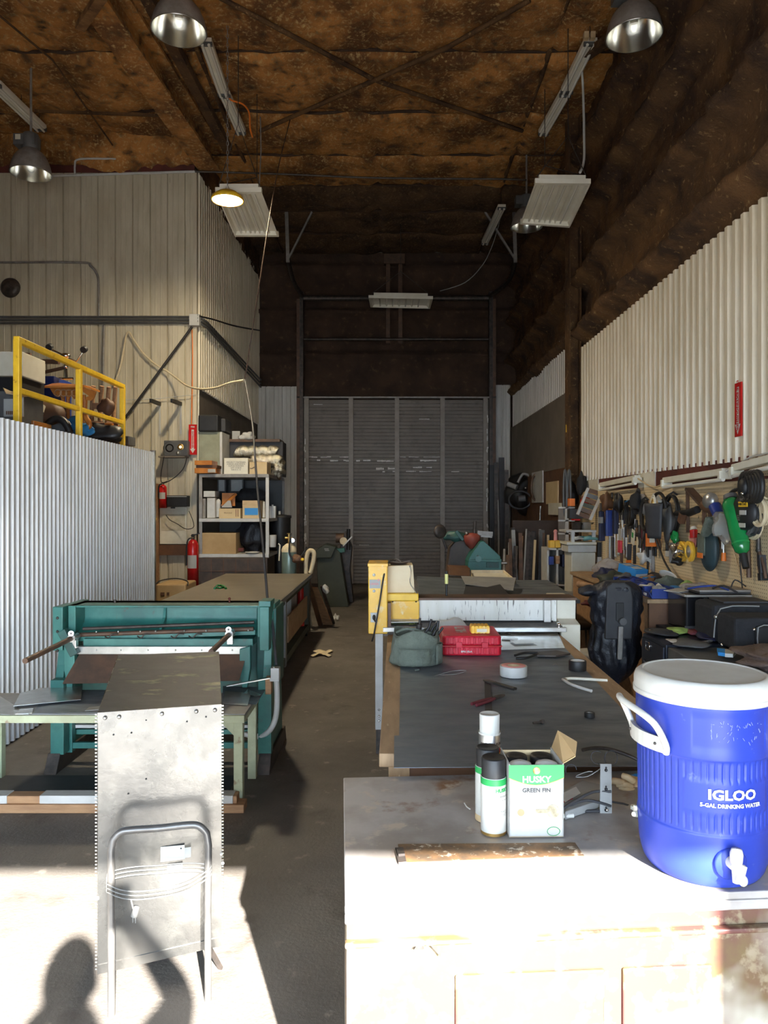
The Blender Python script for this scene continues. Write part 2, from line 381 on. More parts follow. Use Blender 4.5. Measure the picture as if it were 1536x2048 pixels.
# back wall, foam above the door
def bw(u, v):
    x = XL-.3+u*(XR-XL+.6); z = v*ZC; y = YB+.06
    for g, a in ((5.6,.14),(4.72,.12),(6.55,.1)): y -= a*math.exp(-((z-g)/.07)**4)
    y -= .05*fbm(x,z,3,1.2)+.02*fbm(x,z,8,6)
    return V(x, y, z)
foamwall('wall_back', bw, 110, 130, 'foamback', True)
struct('wall_back_outer', MB().ab(-7.5,3.2,YB+.3,YB+.4,0,ZC+.2), 'greypanel')
# ribbed profiles extruded upwards
def extr(profile, z0, z1, nz_=1, place=None, z1f=None):
    mb = MB(); n = len(profile); vs = []
    for j in range(nz_+1):
        for k, (a, b) in enumerate(profile):
            top = z1f(a) if z1f else z1
            vs.append(place(a, b, z0+(top-z0)*j/nz_))
    fs = [(j*n+i, j*n+i+1, (j+1)*n+i+1, (j+1)*n+i) for j in range(nz_) for i in range(n-1)]
    return mb.add(vs, fs, False)
def corrug(a0, a1, pitch, amp, k=8):
    n = int((a1-a0)/pitch*k); return [(a0+(a1-a0)*i/n, amp*math.sin(2*PI*(a1-a0)*i/n/pitch)) for i in range(n+1)]
def hat(a0, a1, pitch, h, vf=.46):
    out = []; a = a0
    while a < a1: out += [(a,0),(a+pitch*vf,0),(a+pitch*(vf+.13),h),(a+pitch*.87,h)]; a += pitch
    return out
def boxrib(a0, a1, pitch=.245):
    out = []; a = a0
    while a < a1-1e-6:
        for da, d in ((0,0),(.008,-.035),(.022,-.035),(.030,0),(.075,0),(.080,.006),(.09,.006),(.095,0),(.150,0),(.155,.006),(.165,.006),(.17,0)): out.append((a+da, d))
        a += pitch
    return [p for p in out if p[0] <= a1]+[(a1,0)]
def edge_smooth(mb): return mb
# mezzanine enclosure: corrugated sheet along the left
mb = (extr(hat(-1.5, 7.96, .068, .017), .012, 2.18, 1, lambda a,b,z: V(XM+b, a, z)))
struct('wall_left_enclosure', mb, 'galv', solid=.002)
mb = MB().ab(XM-.02,XM+.03,7.95,8.0,0,2.2); struct('trim_30', mb, 'steel')
struct('wall_left_enclosure_end', edge_smooth(extr(corrug(-6.5, XM-.03, .068, .011), .012, 2.14, 1, lambda a,b,z: V(a, 7.97+b, z))), 'galv', solid=.002)
struct('floor_mezzanine', MB().ab(-7.3,XM-.03,-1.5,7.94,2.06,2.12), 'wooddark')
# siding wall that faces the camera
mb = extr(boxrib(-7.3, XL), 0, 6.29, 1, lambda a,b,z: V(a, YS-b, z))
struct('wall_left_siding', mb, 'siding')
mb = MB(); n = 90
vs = []
for j in range(14):
    for i in range(n+1):
        x = -7.3+(XL+.02+7.3)*i/n; edge = 6.22+.13*abs(fbm(x,1,1,2.2)) if j == 0 else None
        z = 6.33+(ZC-6.33)*j/13+(.0 if j else .14*fbm(x,1,1,2.5))
        vs.append(V(x, YS-.06-.05*fbm(x,z,2,3)-.05*(1 if j > 3 else 0), z))
mb.add(vs, [(j*(n+1)+i, j*(n+1)+i+1, (j+1)*(n+1)+i+1, (j+1)*(n+1)+i) for j in range(13) for i in range(n)], True)
struct('trim_31', mb, 'foam')
struct('trim_32', MB().ab(-7.3,XL,YS-.02,YS-.005,6.28,6.62), 'redprimer')
struct('wall_left_outer', MB().ab(-7.5,-7.3,-1.6,YB+.3,0,ZC+.2), 'greypanel')
struct('wall_left_core', MB().ab(XL-.3,XL-.06,YS+.06,YB+.3,0,ZC), 'greypanel')
# left side wall going back
mb = edge_smooth(extr(hat(YS+.02, YB-.02, .125, .050, .40), 3.28, 6.35, 1, lambda a,b,z: V(XL+b, a, z)))
struct('wall_left', mb, 'corr', solid=.002)
struct('wall_left_panel', MB().ab(XL-.04,XL-.005,YS+.02,YB,0,3.30), 'greypanel')
mb = MB().ab(XL-.02,XL+.035,YS-.04,YS+.02,0,6.3); struct('trim_33', mb, 'siding')
def lfoam(u, v):
    y = YS-.02+u*(YB-YS); z = 6.25+v*(ZC-6.25); return V(XL+.05+.05*fbm(y,z,1,3), y, z)
struct('trim_34', MB().grid(lfoam, 60, 10), 'foamdark')
# right wall cladding
mb = edge_smooth(extr(hat(1.0, 9.58, .125, .050, .40), 1.92, 3.66, 1, lambda a,b,z: V(XR+.03-b, a, z), ))
struct('wall_right_cladding', mb, 'corr', solid=.002)
mb = edge_smooth(extr(hat(10.15, 15.0, .125, .034), 3.2, 4.02, 1, lambda a,b,z: V(XR+.02-b, a, z)))
struct('wall_right_back_cladding', mb, 'sidingback', solid=.002)
struct('wall_right_back_panel', MB().ab(XR-.01,XR+.03,10.15,15.2,2.15,3.21), 'greypanel')
struct('wall_right_back_boards', MB().ab(XR-.005,XR+.03,9.95,15.2,0,2.16), 'wooddark')
# steel column on the right wall
mb = MB(); mb.ab(XR-.14,XR-.125,9.72,9.98,0,ZC-.1); mb.ab(XR+.0,XR+.015,9.72,9.98,0,ZC-.1); mb.ab(XR-.13,XR,9.84,9.86,0,ZC-.1)
struct('trim_40', mb, 'foamdark')
# pegboard zone
def pegmat():
    m = bpy.data.materials.new('cream_pegboard'); m.use_nodes = True; N = m.node_tree.nodes; L = m.node_tree.links; b = N['Principled BSDF']
    tc = N.new('ShaderNodeTexCoord'); sp = N.new('ShaderNodeSeparateXYZ'); L.new(tc.outputs['Object'], sp.inputs[0])
    def cell(i):
        a = N.new('ShaderNodeMath'); a.operation = 'MULTIPLY'; a.inputs[1].default_value = 1/.0254; L.new(sp.outputs[i], a.inputs[0])
        f = N.new('ShaderNodeMath'); f.operation = 'FRACT'; L.new(a.outputs[0], f.inputs[0])
        s = N.new('ShaderNodeMath'); s.operation = 'SUBTRACT'; s.inputs[1].default_value = .5; L.new(f.outputs[0], s.inputs[0])
        q = N.new('ShaderNodeMath'); q.operation = 'POWER'; q.inputs[1].default_value = 2; ab = N.new('ShaderNodeMath'); ab.operation = 'ABSOLUTE'
        L.new(s.outputs[0], ab.inputs[0]); L.new(ab.outputs[0], q.inputs[0]); return q
    a, c = cell(1), cell(2); ad = N.new('ShaderNodeMath'); L.new(a.outputs[0], ad.inputs[0]); L.new(c.outputs[0], ad.inputs[1])
    lt = N.new('ShaderNodeMath'); lt.operation = 'LESS_THAN'; lt.inputs[1].default_value = .026; L.new(ad.outputs[0], lt.inputs[0])
    n = N.new('ShaderNodeTexNoise'); n.inputs['Scale'].default_value = 2.5; n.inputs['Detail'].default_value = 6; L.new(tc.outputs['Object'], n.inputs['Vector'])
    m1 = N.new('ShaderNodeMix'); m1.data_type = 'RGBA'; m1.inputs[6].default_value = (.74,.60,.38,1); m1.inputs[7].default_value = (.62,.47,.27,1); L.new(n.outputs[0], m1.inputs[0])
    m2 = N.new('ShaderNodeMix'); m2.data_type = 'RGBA'; m2.inputs[7].default_value = (.10,.06,.03,1); L.new(m1.outputs[2], m2.inputs[6]); L.new(lt.outputs[0], m2.inputs[0])
    L.new(m2.outputs[2], b.inputs['Base Color']); b.inputs['Roughness'].default_value = .6
    return m
M['peg'] = pegmat()
struct('wall_right_pegboard', MB().ab(XR-.012,XR-.004,1.0,9.62,.93,1.78), 'peg')
struct('wall_right_pegboard_upper', MB().ab(XR-.012,XR-.004,1.0,5.12,1.80,1.92), 'peg')
struct('trim_41', MB().ab(XR-.002,XR+.02,1.0,9.62,1.76,1.95), 'redprimer')
struct('trim_42', MB().ab(XR-.02,XR-.003,1.0,9.62,0,.93), 'wood')
for k, (a, b) in enumerate(((6.95,7.42),(8.85,9.62))):
    struct('trim_%d' % (43+k), MB().ab(XR-.012,XR-.003,a,b,1.78,1.93), 'cream')
# front wall around the open doorway behind the camera
mb = MB(); mb.ab(-7.5,-2.4,-1.62,-1.5,0,ZC+.2); mb.ab(1.88,3.2,-1.62,-1.5,0,ZC+.2); mb.ab(-2.4,1.88,-1.62,-1.5,2.53,ZC+.2)
struct('wall_front', mb, 'greypanel')
struct('trim_50', MB().ab(-2.46,-2.38,-1.64,-1.46,0,2.6).ab(1.88,1.94,-1.64,-1.46,0,2.6).ab(-2.46,1.94,-1.64,-1.46,2.53,2.6), 'steelpaint')
# ---------------------------------------------------------------- roll door at the back
DX0, DX1, DZ = -1.79, 2.04, 3.79
t = props(bpy.data.objects.new('door_1', None), 'brown slatted overhead door closing the far end of the hall', None, None, 'structure'); C.objects.link(t); t.location = (.12,15.1,0); t.matrix_world = Matrix.Translation((.12,15.1,0))
prof = []; z = 0.02; k = 0
mb = MB(); vs = []
zz = []
while z < DZ:
    zz += [(z,0),(z+.052,0),(z+.057,.022),(z+.068,.022),(z+.073,0)]; z += .0735
zz = [q for q in zz if q[0] <= DZ]
for z, d in zz: vs += [V(DX0, 15.1+d, z), V(DX1, 15.1+d, z)]
mb.add(vs, [(2*i, 2*i+1, 2*i+3, 2*i+2) for i in range(len(zz)-1)])
obj('slat_curtain', mb, 'rolldoor', t)
for px in (613, 702, 794, 885, 971):
    x = (px-VX)/F*15.05; obj('stile', MB().ab(x-.045,x+.045,15.03,15.10,0.02,DZ), 'stile', t)
mb = MB(); random.seed(3)
for (x0, x1, y0, w_) in ((613,700,914,2.5),(613,640,921,3),(660,735,921,3.5),(754,792,922,3.5),(840,870,921,4),(752,790,937,5),(765,790,943,3),(826,868,935,3),(800,880,914,1.5),(812,840,943,2.5),(845,862,943,2),(893,915,943,2),(620,642,809,1.5),(838,858,838,1.5),(700,735,1090,1.5)):
    x = x0
    while x < x1:
        l = random.uniform(2, 9); 
        if random.random() < .8:
            a = P(x,y0,15.085); h = random.uniform(.5,1)*w_/F*15; mb.box(a+V(l/F*7.5,0,random.uniform(-.4,.4)*h*.5), (l/F*15,.004,h))
        x += l
obj('peeled_patch', mb, 'peeled', t)
mb = MB()
for s_ in (610, 975):
    for k in range(22):
        py = random.uniform(820, 1120); a = P(s_+random.uniform(-2,2), py, 15.02); mb.box(a, (.02,.004,random.uniform(.03,.12)))
obj('worn_edge', mb, 'peeled', t)
# door frame posts and tracks
for k, px in enumerate((603, 982)):
    x = (px-VX)/F*15; struct('trim_%d' % (51+k), MB().ab(x-.035,x+.035,14.98,15.16,0,5.95), 'darksteel')
    struct('trim_%d' % (53+k), MB().ab(x+(-.10 if k==0 else .04),x+(-.04 if k==0 else .10),15.0,15.2,0,5.8), 'brownsteel')
struct('trim_55', MB().ab(DX0-.1,DX1+.1,15.0,15.14,DZ,DZ+.03), 'steelpaint')
struct('trim_56', MB().cyl((-1.75,15.0,5.81),(2.0,15.0,5.81),.055).cyl((-1.75,15.0,4.98),(2.0,15.0,4.98),.03), 'darksteel')
struct('trim_57', MB().ab(-.08,.0,15.0,15.1,4.9,6.6).ab(.17,.25,15.0,15.1,4.9,6.6).ab(-.12,.3,14.95,15.1,6.5,6.7), 'brownsteel')
# siding strips beside the door
mb = extr(boxrib(-2.72, -1.9, .17), 0, 4.05, 1, lambda a,b,z: V(a, 15.16-b, z)); struct('wall_back_siding', mb, 'sidingback')
mb = extr(boxrib(2.12, 2.47, .17), 0, 4.08, 1, lambda a,b,z: V(a, 15.16-b, z)); struct('wall_back_siding_right', mb, 'sidingback')
# big rafter coming down to the left corner
def ibeam(p0, p1, w_, h, t_, up=(0,0,1)):
    p0 = Vector(p0); p1 = Vector(p1); mb = MB(); U = Vector(up)
    mb.bar(p0, p1, w_, t_); mb.bar(p0+U*h, p1+U*h, w_, t_); mb.bar(p0+U*h/2, p1+U*h/2, t_, h); return mb
mb = ibeam((-2.52,10.35,6.30),(-3.05,4.2,6.42),.30,.36,.04); struct('trim_60', mb, 'foam')
mb = MB().bar((-2.28,10.4,6.62),(-2.55,4.2,6.7),.12,.1); struct('trim_61', mb, 'foamdark')
mb = MB().bar(P(160,55,7.4),P(205,-10,6.6),.09,.06); struct('trim_62', mb, 'beamrust')
# knee and cross braces
mb = MB(); mb.tube([P(430,0,7.3)+V(0,0,.05), P(600,80,7.95), P(750,160,8.7), P(1045,262,10.0)], .026, 6); struct('trim_63', mb, 'foamdark')
mb = MB(); mb.tube([P(1060,0,7.4), P(900,92,8.0), P(750,160,8.66), P(520,262,10.0)], .026, 6); struct('trim_64', mb, 'foamdark')
mb = MB(); mb.tube([P(0,32,7.6), P(105,120,8.3), P(225,290,10.25)], .012, 6); struct('trim_65', mb, 'foamdark')
mb = MB(); mb.bar(P(70,222,9.6), P(345,232,9.6), .03,.03); mb.bar(P(1160,120,8.4),P(1300,20,6.8),.1,.08); struct('trim_66', mb, 'foamdark')
# ================================================================ foreground cabinet and what stands on it
CA = math.atan2(.049, .736)             # the cabinet is turned a little
co_ = V(-.095, 1.554, 0); cu_ = V(math.cos(.067), math.sin(.067), 0); cv_ = V(-.0664, .9978, 0)
def CB(a, b, z=.76): return co_+cu_*a+cv_*b+V(0,0,z)
t = thing('steel_cabinet', 'large rusty steel chest in the sunlight carrying the blue cooler', 'cabinet', CB(.65,.37,0), 0)
def cbox(mb, a0, a1, b0, b1, z0, z1):
    return mb.slab([CB(a0,b0,z1),CB(a1,b0,z1),CB(a1,b1,z1),CB(a0,b1,z1)], z1-z0)
obj('top', cbox(MB(), 0,1.30,0,.737,.742,.76), 'rustcab', t, bevel=.003)
obj('body', cbox(MB(), .004,1.296,.012,.733,0,.742), 'redcab', t, label='sun-bleached red and cream painted steel front')
obj('lip', cbox(MB(), .0,1.30,-.008,.012,.672,.684), 'redcab', t, bevel=.004)
obj('lip', cbox(MB(), .0,1.30,-.004,.012,.722,.744), 'rustcab', t, bevel=.003)
for a0, a1 in ((.235,.56),(.60,.80)):
    mb = MB(); cbox(mb, a0,a1,.004,.012,.30,.60); obj('front_panel', mb, 'redcab', t, bevel=.004)
    mb = MB(); [mb.slab([CB(a,.002,.33),CB(a+.012,.002,.33),CB(a+.006,.002,.352)], .004, (0,1,0)) for a in (a0+.01, a0+.10, a1-.03)]
    obj('catch', mb, 'darksteel', t)
pa = [H(796,1690,.7605),H(1150,1687,.7605),H(1168,1713,.7605),H(803,1727,.7605)]
obj('pull_slot', MB().slab([p+V(0,0,.0025) for p in pa], .0035), 'rustplate', t, label='pitted brown metal strip set in the top')
mb = MB(); mb.slab([p+V(0,0,.006) for p in (H(790,1700,.76),H(806,1699,.76),H(813,1728,.76),H(797,1730,.76))], .006)
mb.slab([p+V(0,0,.012) for p in (H(793,1706,.76),H(806,1705,.76),H(810,1717,.76),H(797,1718,.76))], .006); obj('latch', mb, 'darksteel', t)
mb = MB(); mb.prism([(0,0),(.022,0),(.022,-.026)], CB(.18,-.002,.672), cu_, V(0,0,1), -.006); mb.prism([(-.02,-.009),(.002,-.009),(-.002,.0),(-.008,-.002),(-.014,.0)], CB(.165,-.002,.672), cu_, V(0,0,1), -.006)
obj('torn_edge', mb, 'darksteel', t)

# ---- drinks cooler
def RC(z):
    pr = [(0,.126),(.012,.134),(.04,.142),(.10,.146),(.118,.1475),(.122,.145),(.280,.147),(.284,.1495),(.40,.1500),(.412,.1485)]
    for (a, ra), (b, rb) in zip(pr[:-1], pr[1:]):
        if z <= b: return ra+(rb-ra)*(z-a)/(b-a)
    return pr[-1][1]
cl = V(.739,1.75,.762)
t = thing('drink_cooler', 'big blue round drinking water cooler with a white lid', 'cooler', cl)
mb = MB(); zs = [0,.004,.012,.03,.05,.08,.10,.116,.1185,.121,.123,.126,.13]+[.13+.15*i/24 for i in range(1,25)]+[.282,.284,.287,.30]+[.30+.11*i/14 for i in range(1,15)]
nt_ = 420; vs = []
def lerp(a, b, t): t = max(0, min(1, t)); return a+(b-a)*t
for z in zs:
    for i in range(nt_):
        a = 2*PI*i/nt_; ph = (a+PI/2+PI)%(2*PI)-PI      # zero towards the viewer
        r = RC(z)
        inp = abs(ph) < .66
        if .126 < z < .279:
            g = max(0, math.cos(ph*58))**6
            live = not (inp and .165 < z < .238)
            if live and abs(abs(ph)-PI/2) > .0: r -= .0042*g*min(1, (z-.126)/.006, (.279-z)/.006)
            if inp and .165 < z < .238: r -= -.0015
        if .305 < z < .385 and -.55 < ph < .62: r -= .0018
        vs.append(V(r*math.cos(a), r*math.sin(a), z))
nz_ = len(zs)
mb.add(vs, [(j*nt_+i, j*nt_+(i+1)%nt_, (j+1)*nt_+(i+1)%nt_, (j+1)*nt_+i) for j in range(nz_-1) for i in range(nt_)], True)
mb.add(vs[:nt_], [tuple(reversed(range(nt_)))]); mb.add(vs[-nt_:], [tuple(range(nt_))])
obj('body', mb.tf(Matrix.Translation(cl)), 'blue', t)
mb = MB(); mb.lathe([(.140,.398),(.1535,.398),(.1545,.402),(.1545,.430),(.151,.440),(.142,.447),(.137,.4488),(.1335,.4488),(.1325,.4468),(.1315,.4465),(.10,.4465),(.06,.4465),(.001,.4465)], n=72)
obj('lid', mb.tf(Matrix.Translation(cl)), 'white', t)
mb = MB()                               # lid lug over the handle side
mb.lathe([(.1546,.398),(.1565,.398),(.1565,.408),(.1546,.410)], n=72); 
obj('lid_rim', mb.tf(Matrix.Translation(cl)), 'white', t)
def handle(side):
    def q(deg, r, z): a = math.radians(deg)*side; return cl+V(r*math.sin(a), -r*math.cos(a), z)
    mb = MB(); mb.tube([q(52,.155,.285),q(51,.160,.305),q(56,.173,.345),q(64,.183,.366),q(88,.190,.380),q(104,.188,.378),q(110,.180,.360),q(109,.160,.315),q(108,.155,.29)], .0078, 10, sm=4)
    for k in range(8):
        a0 = 52+7*k; a1 = a0+7.3; n_ = [q(a0,.147,.282),q(a1,.147,.282),q(a1,.163,.286),q(a0,.163,.286)]; m_ = [p+V(0,0,.034) for p in n_]
        mb.add(n_+m_, [(0,3,2,1),(4,5,6,7),(0,1,5,4),(1,2,6,5),(2,3,7,6),(3,0,4,7)] if side < 0 else [(0,1,2,3),(4,7,6,5),(0,4,5,1),(1,5,6,2),(2,6,7,3),(3,7,4,0)])
    h = obj('handle', mb, 'white', t)
    for dg in (60,100): obj('screw', MB().ball(q(dg,.164,.303),.0035,8,6), 'darksteel', h)
handle(-1); handle(1)
def cyl_map(ang0, z0, R=.1492):
    def f(x, y, d):
        a = ang0+x/R; r = R+d; return cl+V(r*math.sin(a), -r*math.cos(a), z0+y)
    return f
lettering('IGLOO', .030, cyl_map(.03,.2105), 'white', t, wide=1.15, depth=.0012, bold=.0012)
lettering('5-GAL DRINKING WATER', .0118, cyl_map(.02,.1875), 'white', t, wide=1.0, depth=.0012, bold=.0005)
mb = MB(); mb.lathe([(.034,-.004),(.036,.0),(.033,.006),(.001,.007)], (cl.x+.0,cl.y-.143,cl.z+.062), (0,-1,0), 28); obj('spigot_boss', mb, 'blue', t)
mb = MB(); c0 = cl+V(0,-.146,.068)
mb.cyl(c0, c0+V(0,-.028,0), .014, .012, 20).lathe([(.001,0),(.013,.001),(.0135,.02),(.011,.03),(.001,.032)], c0+V(0,-.024,.008), (0,-.1,1), 20)
mb.cyl(c0+V(0,-.024,.012), c0+V(0,-.028,-.032), .0105, .009, 18)
sp = obj('spigot', mb, 'white', t)
mb = MB().box(c0+V(.004,-.036,-.008), (.016,.01,.034), (0,.25,0)).ball(c0+V(.009,-.037,-.024),(.010,.007,.012),12,8); obj('tap_lever', mb, 'white', sp)
mb = MB(); random.seed(5)
for k in range(46):
    a = random.uniform(-.28,.5); z = .345+random.uniform(-.022,.022); f = cyl_map(0,0,.1483)
    p = f(a*.149,z,.0006); q = f((a+random.uniform(-.03,.03))*.149,z+random.uniform(-.008,.008),.0006); mb.tube([p,q],.0004,4)
for k in range(12): f = cyl_map(0,0,.1483); mb.tube([f((-.28)*.149,.33+.003*k,.0006),f((-.275)*.149,.3315+.003*k,.0006)],.0006,4)
obj('torn_label_residue', mb, mat('label_residue',(.35,.40,.62),rough=.5), t)
mb = MB().cyl(cl+V(-.152,.03,.112),cl+V(-.146,.03,.112),.006,n=10).ball(cl+V(-.153,.028,.098),.006,8,6); obj('drain_plug', mb, 'cream', t)

# ---- spray cans
def can(x, y, z, r, h, body, cap, nm, label, cat='spray can', bands=(), group=None):
    t = thing(nm, label, cat, (x,y,z), 0, group); T = Matrix.Translation((x,y,z))
    cr = [(.0,.0),(r*.94,.0),(r,.003),(r,h*.74),(r*.96,h*.75)]
    obj('can_body', MB().lathe(cr, n=32).tf(T), body, t)
    for z0, z1, m in bands: obj('label_band', MB().lathe([(r+.0004,z0*h),(r+.0005,z1*h)], n=32).tf(T), m, t)
    obj('cap', MB().lathe([(r*.93,h*.74),(r*.95,h*.985),(r*.88,h),(r*.82,h*.995),(.001,h*.985)], n=32).tf(T), cap, t)
    return t
def can_map(x, y, z, r, a0=0): return lambda u, v, d: V(x+(r+d+.0006)*math.sin(a0+u/r), y-(r+d+.0006)*math.cos(a0+u/r), z+v)
c = P(987,1600,1.905); x, y, z, r, h = c.x, c.y, .762, .0328, .193
t = can(x,y,z,r,h,'white','black','spray_can','front spray can with black cap and green band on a white label', bands=((.66,.745,'labelgreen'),(0,.04,'brass')))
lettering('HUSKY', .0125, can_map(x,y,z+.60*h,r,.62), 'labelgreen', t, bold=.0006)
lettering('GREEN FIN', .0062, can_map(x,y,z+.52*h,r,.72), 'charcoal', t); lettering('COIL PROTECTOR', .0042, can_map(x,y,z+.47*h,r,.72), 'charcoal', t)
lettering('SPRAY\nPROTECT', .0090, can_map(x,y,z+.30*h,r,.55), 'grey', t)
lettering('shake well before\nuse in ventilated\narea keep upright\nand away from heat', .0034, can_map(x,y,z+.55*h,r,-.45), 'grey', t)
c = P(975,1600,1.985); x, y = c.x, c.y
t = can(x,y,z,r,h,'white','black','spray_can','black-capped spray can with an orange foot, second of the green banded pair', bands=((.66,.745,'labelgreen'),(0,.09,'woodlight')))
lettering('contents under\npressure do not\npuncture or burn\nstore below 120F', .0038, can_map(x,y,z+.45*h,r,-.35), 'grey', t)
c = P(979,1500,2.20); x, y, z, r, h = c.x, c.y, .762, .0315, .222
t = can(x,y,z,r,h,'steel','white','spray_can','silver paint spray can with a white cap behind the black-capped cans', bands=((.50,.56,'redenamel'),(.42,.50,'yellow'),(.1,.42,'lightgrey')))
lettering('RUST-OLEUM', .0115, can_map(x,y,z+.62*h,r,.1), 'darksteel', t, bold=.0004); lettering('PROFESSIONAL', .006, can_map(x,y,z+.53*h,r,.25), 'white', t)
obj('cap_ring', MB().lathe([(r+.0012,h*.735),(r+.0016,h*.76)],n=32).tf(Matrix.Translation((x,y,z))), 'white', t)
lettering('H', .014, can_map(x,y,z+.53*h,r,-.55), 'redenamel', t, bold=.0012)

# ---- open carton of cans
bx = H(1018,1675,.762); ux = V(math.cos(.02), math.sin(.02), 0); uy = V(-.02,1,0).normalized(); Wd, Dp, Ht = .139, .130, .185
t = thing('product_carton', 'open white and green cardboard carton holding four spray cans', 'box', bx+ux*Wd/2+uy*Dp/2)
def BX(a, b, c): return bx+ux*a+uy*b+V(0,0,c)
def wallp(a0, b0, a1, b1, h=Ht, th=.003, m='paper', nm='side_panel', **k):
    d = (BX(a1,b1,0)-BX(a0,b0,0)).normalized(); n_ = V(-d.y,d.x,0)*th
    mb = MB(); mb.prism([(0,0),((BX(a1,b1,0)-BX(a0,b0,0)).length,0),((BX(a1,b1,0)-BX(a0,b0,0)).length,h),(0,h)], BX(a0,b0,0), d, V(0,0,1), -th); return obj(nm, mb, m, t, **k)
wallp(0,0,Wd,0,.183); wallp(Wd,0,Wd,Dp); wallp(0,Dp,0,0); wallp(0,Dp,Wd,Dp,.178,m='cardlight')
obj('base', MB().slab([BX(0,0,.003),BX(Wd,0,.003),BX(Wd,Dp,.003),BX(0,Dp,.003)],.003), 'cardlight', t)
obj('flap', MB().slab([BX(Wd,.006,Ht),BX(Wd+.030,.0,Ht+.020),BX(Wd+.048,.05,Ht+.040),BX(Wd+.012,.11,Ht+.052),BX(Wd-.0,Dp,Ht)],.002), 'card', t, label='plain brown inside of the raised flap')
gf = [(-.0005,.183),(-.0005,.150)]+[(Wd*k/16, .150-.018*math.sin(PI*k/16)) for k in range(17)]+[(Wd+.0005,.150),(Wd+.0005,.183)]
obj('printed_header', MB().prism(gf, BX(0,-.0004,0), ux, V(0,0,1), .0006), 'labelgreen', t)
gm = [(Wd*k/16, .1502-.018*math.sin(PI*k/16)) for k in range(17)]
obj('gold_line', MB().tube([BX(a,-.0012,c) for a, c in gm], .0009, 5), 'brass', t)
f = on(BX(Wd/2,-.0012,.1435), ux, V(0,0,1))
lettering('HUSKY', .022, on(BX(Wd/2,-.0016,.1465), ux, V(0,0,1)), 'white', t, wide=1.05, bold=.0007)
lettering('GREEN FIN', .0145, on(BX(Wd/2,-.0016,.119), ux, V(0,0,1)), 'charcoal', t, wide=1.02, bold=.0004)
lettering('COIL PROTECTOR', .0088, on(BX(Wd/2,-.0016,.1065), ux, V(0,0,1)), 'grey', t, wide=1.05)
lettering('protects and restores condenser coils for residential and commercial use', .0032, on(BX(Wd/2,-.0016,.098), ux, V(0,0,1)), 'lightgrey', t)
lettering('water based   net wt 16 oz', .0038, on(BX(.052,-.0016,.018), ux, V(0,0,1)), 'lightgrey', t)
mb = MB().lathe([(.001,0),(.008,0),(.009,.0006)], BX(Wd/2,-.0016,.1690), (0,-1,0), 20); mb.tf(Matrix.Identity(4)); obj('emblem', mb, 'brass', t)
mb = MB().lathe([(.0,0),(.017,.0)], BX(.112,-.0012,.066), (0,-1,0), 24).box(BX(.085,-.001,.066),(.035,.0006,.010)); obj('printed_picture', mb, mat('print_tan',(.22,.19,.12),(.34,.31,.22),scale=60), t)
mb = MB().lathe([(.0,0),(.009,.0)], BX(.030,-.0012,.063), (0,-1,0), 20); obj('printed_picture', mb, 'ply', t)
mb = MB().tube([BX(.113+.016*math.cos(a/8*PI),-.0012,.015+.011*math.sin(a/8*PI)) for a in range(17)], .0008,4,closed=True); obj('printed_ring', mb, 'labelgreen', t)
for k, (a, b) in enumerate(((.036,.034),(.103,.034),(.036,.096),(.103,.096))):
    q = BX(a,b,.004); m_ = ('charcoal','grey','black','black')[k]
    t2 = thing('spray_can', ('grey-domed spray can at the front left inside the open carton','grey-domed spray can at the front right inside the open carton','black-capped spray can at the back left inside the open carton','black-capped spray can at the back right inside the open carton')[k], 'spray can', q, 0, 'spray cans inside the open carton')
    T = Matrix.Translation(q); r = .0305
    obj('can_body', MB().lathe([(.0,.0),(r*.94,.0),(r,.003),(r,.13),(r*.96,.133)], n=28).tf(T), 'white', t2)
    obj('cap', MB().lathe([(r*.95,.131),(r*.97,.166),(r*.9,.172),(r*.5,.177 if k<2 else .171),(.001,.178 if k<2 else .170)], n=28).tf(T), 'lightgrey' if k < 2 else 'black', t2)

# ---- things behind the carton
t = thing('shelf_bracket', 'grey steel mounting plate with keyhole slots and curved scroll arms', 'bracket', P(1212,1632,2.02))
pl = [P(1200,1634,2.02),P(1224,1634,2.02),P(1223,1528,2.06),P(1201,1528,2.06)]
obj('mounting_plate', MB().slab(pl,.004,(0,1,0)), 'grey', t)
for yy in (1540, 1578, 1620):
    q = P(1212,yy,2.016); obj('keyhole', MB().lathe([(.0,0),(.0045,0),(.0045,.002)], q, (0,-1,0), 12).lathe([(.0,0),(.0025,0),(.0025,.002)], q+V(0,0,.007), (0,-1,0), 8), 'black', t)
obj('bolt', MB().ball(P(1214,1620,2.01),.004,10,6), 'chrome', t)
mb = MB(); mb.tube([P(1222,1612,2.03),P(1180,1601,2.03),P(1150,1606,2.02),P(1137,1618,2.01),P(1160,1622,2.02),P(1210,1622,2.03)], .004, 8, sm=5)
mb.tube([P(1222,1583,2.04),P(1186,1584,2.04),P(1150,1602,2.0),P(1125,1618,1.97)], .004, 8, sm=5); mb.tube([P(1225,1628,2.03),P(1262,1628,2.05)],.004,6)
mb.tube([P(1225,1604,2.03),P(1246,1607,2.05),P(1262,1612,2.1)],.003,6); obj('support_arm', mb, 'charcoal', t)
def ring(c, r, ax, th=.003, m='charcoal', a0=0, a1=2*PI, par=None, nm='scroll'):
    x, y, z = frame(ax); pts = [c+x*r*math.cos(a0+(a1-a0)*i/24)+y*r*math.sin(a0+(a1-a0)*i/24) for i in range(25)]
    return obj(nm, MB().tube(pts, th, 6), m, par)
ring(P(1222,1516,2.12), .020, (.2,-1,.1), .0015, par=t); ring(P(1195,1515,2.12), .018, (-.3,-1,.1), .0015, a0=1, a1=5, par=t); ring(P(1142,1540,2.1), .016, (.1,-1,.1), .0015, a0=0, a1=3.6, par=t)
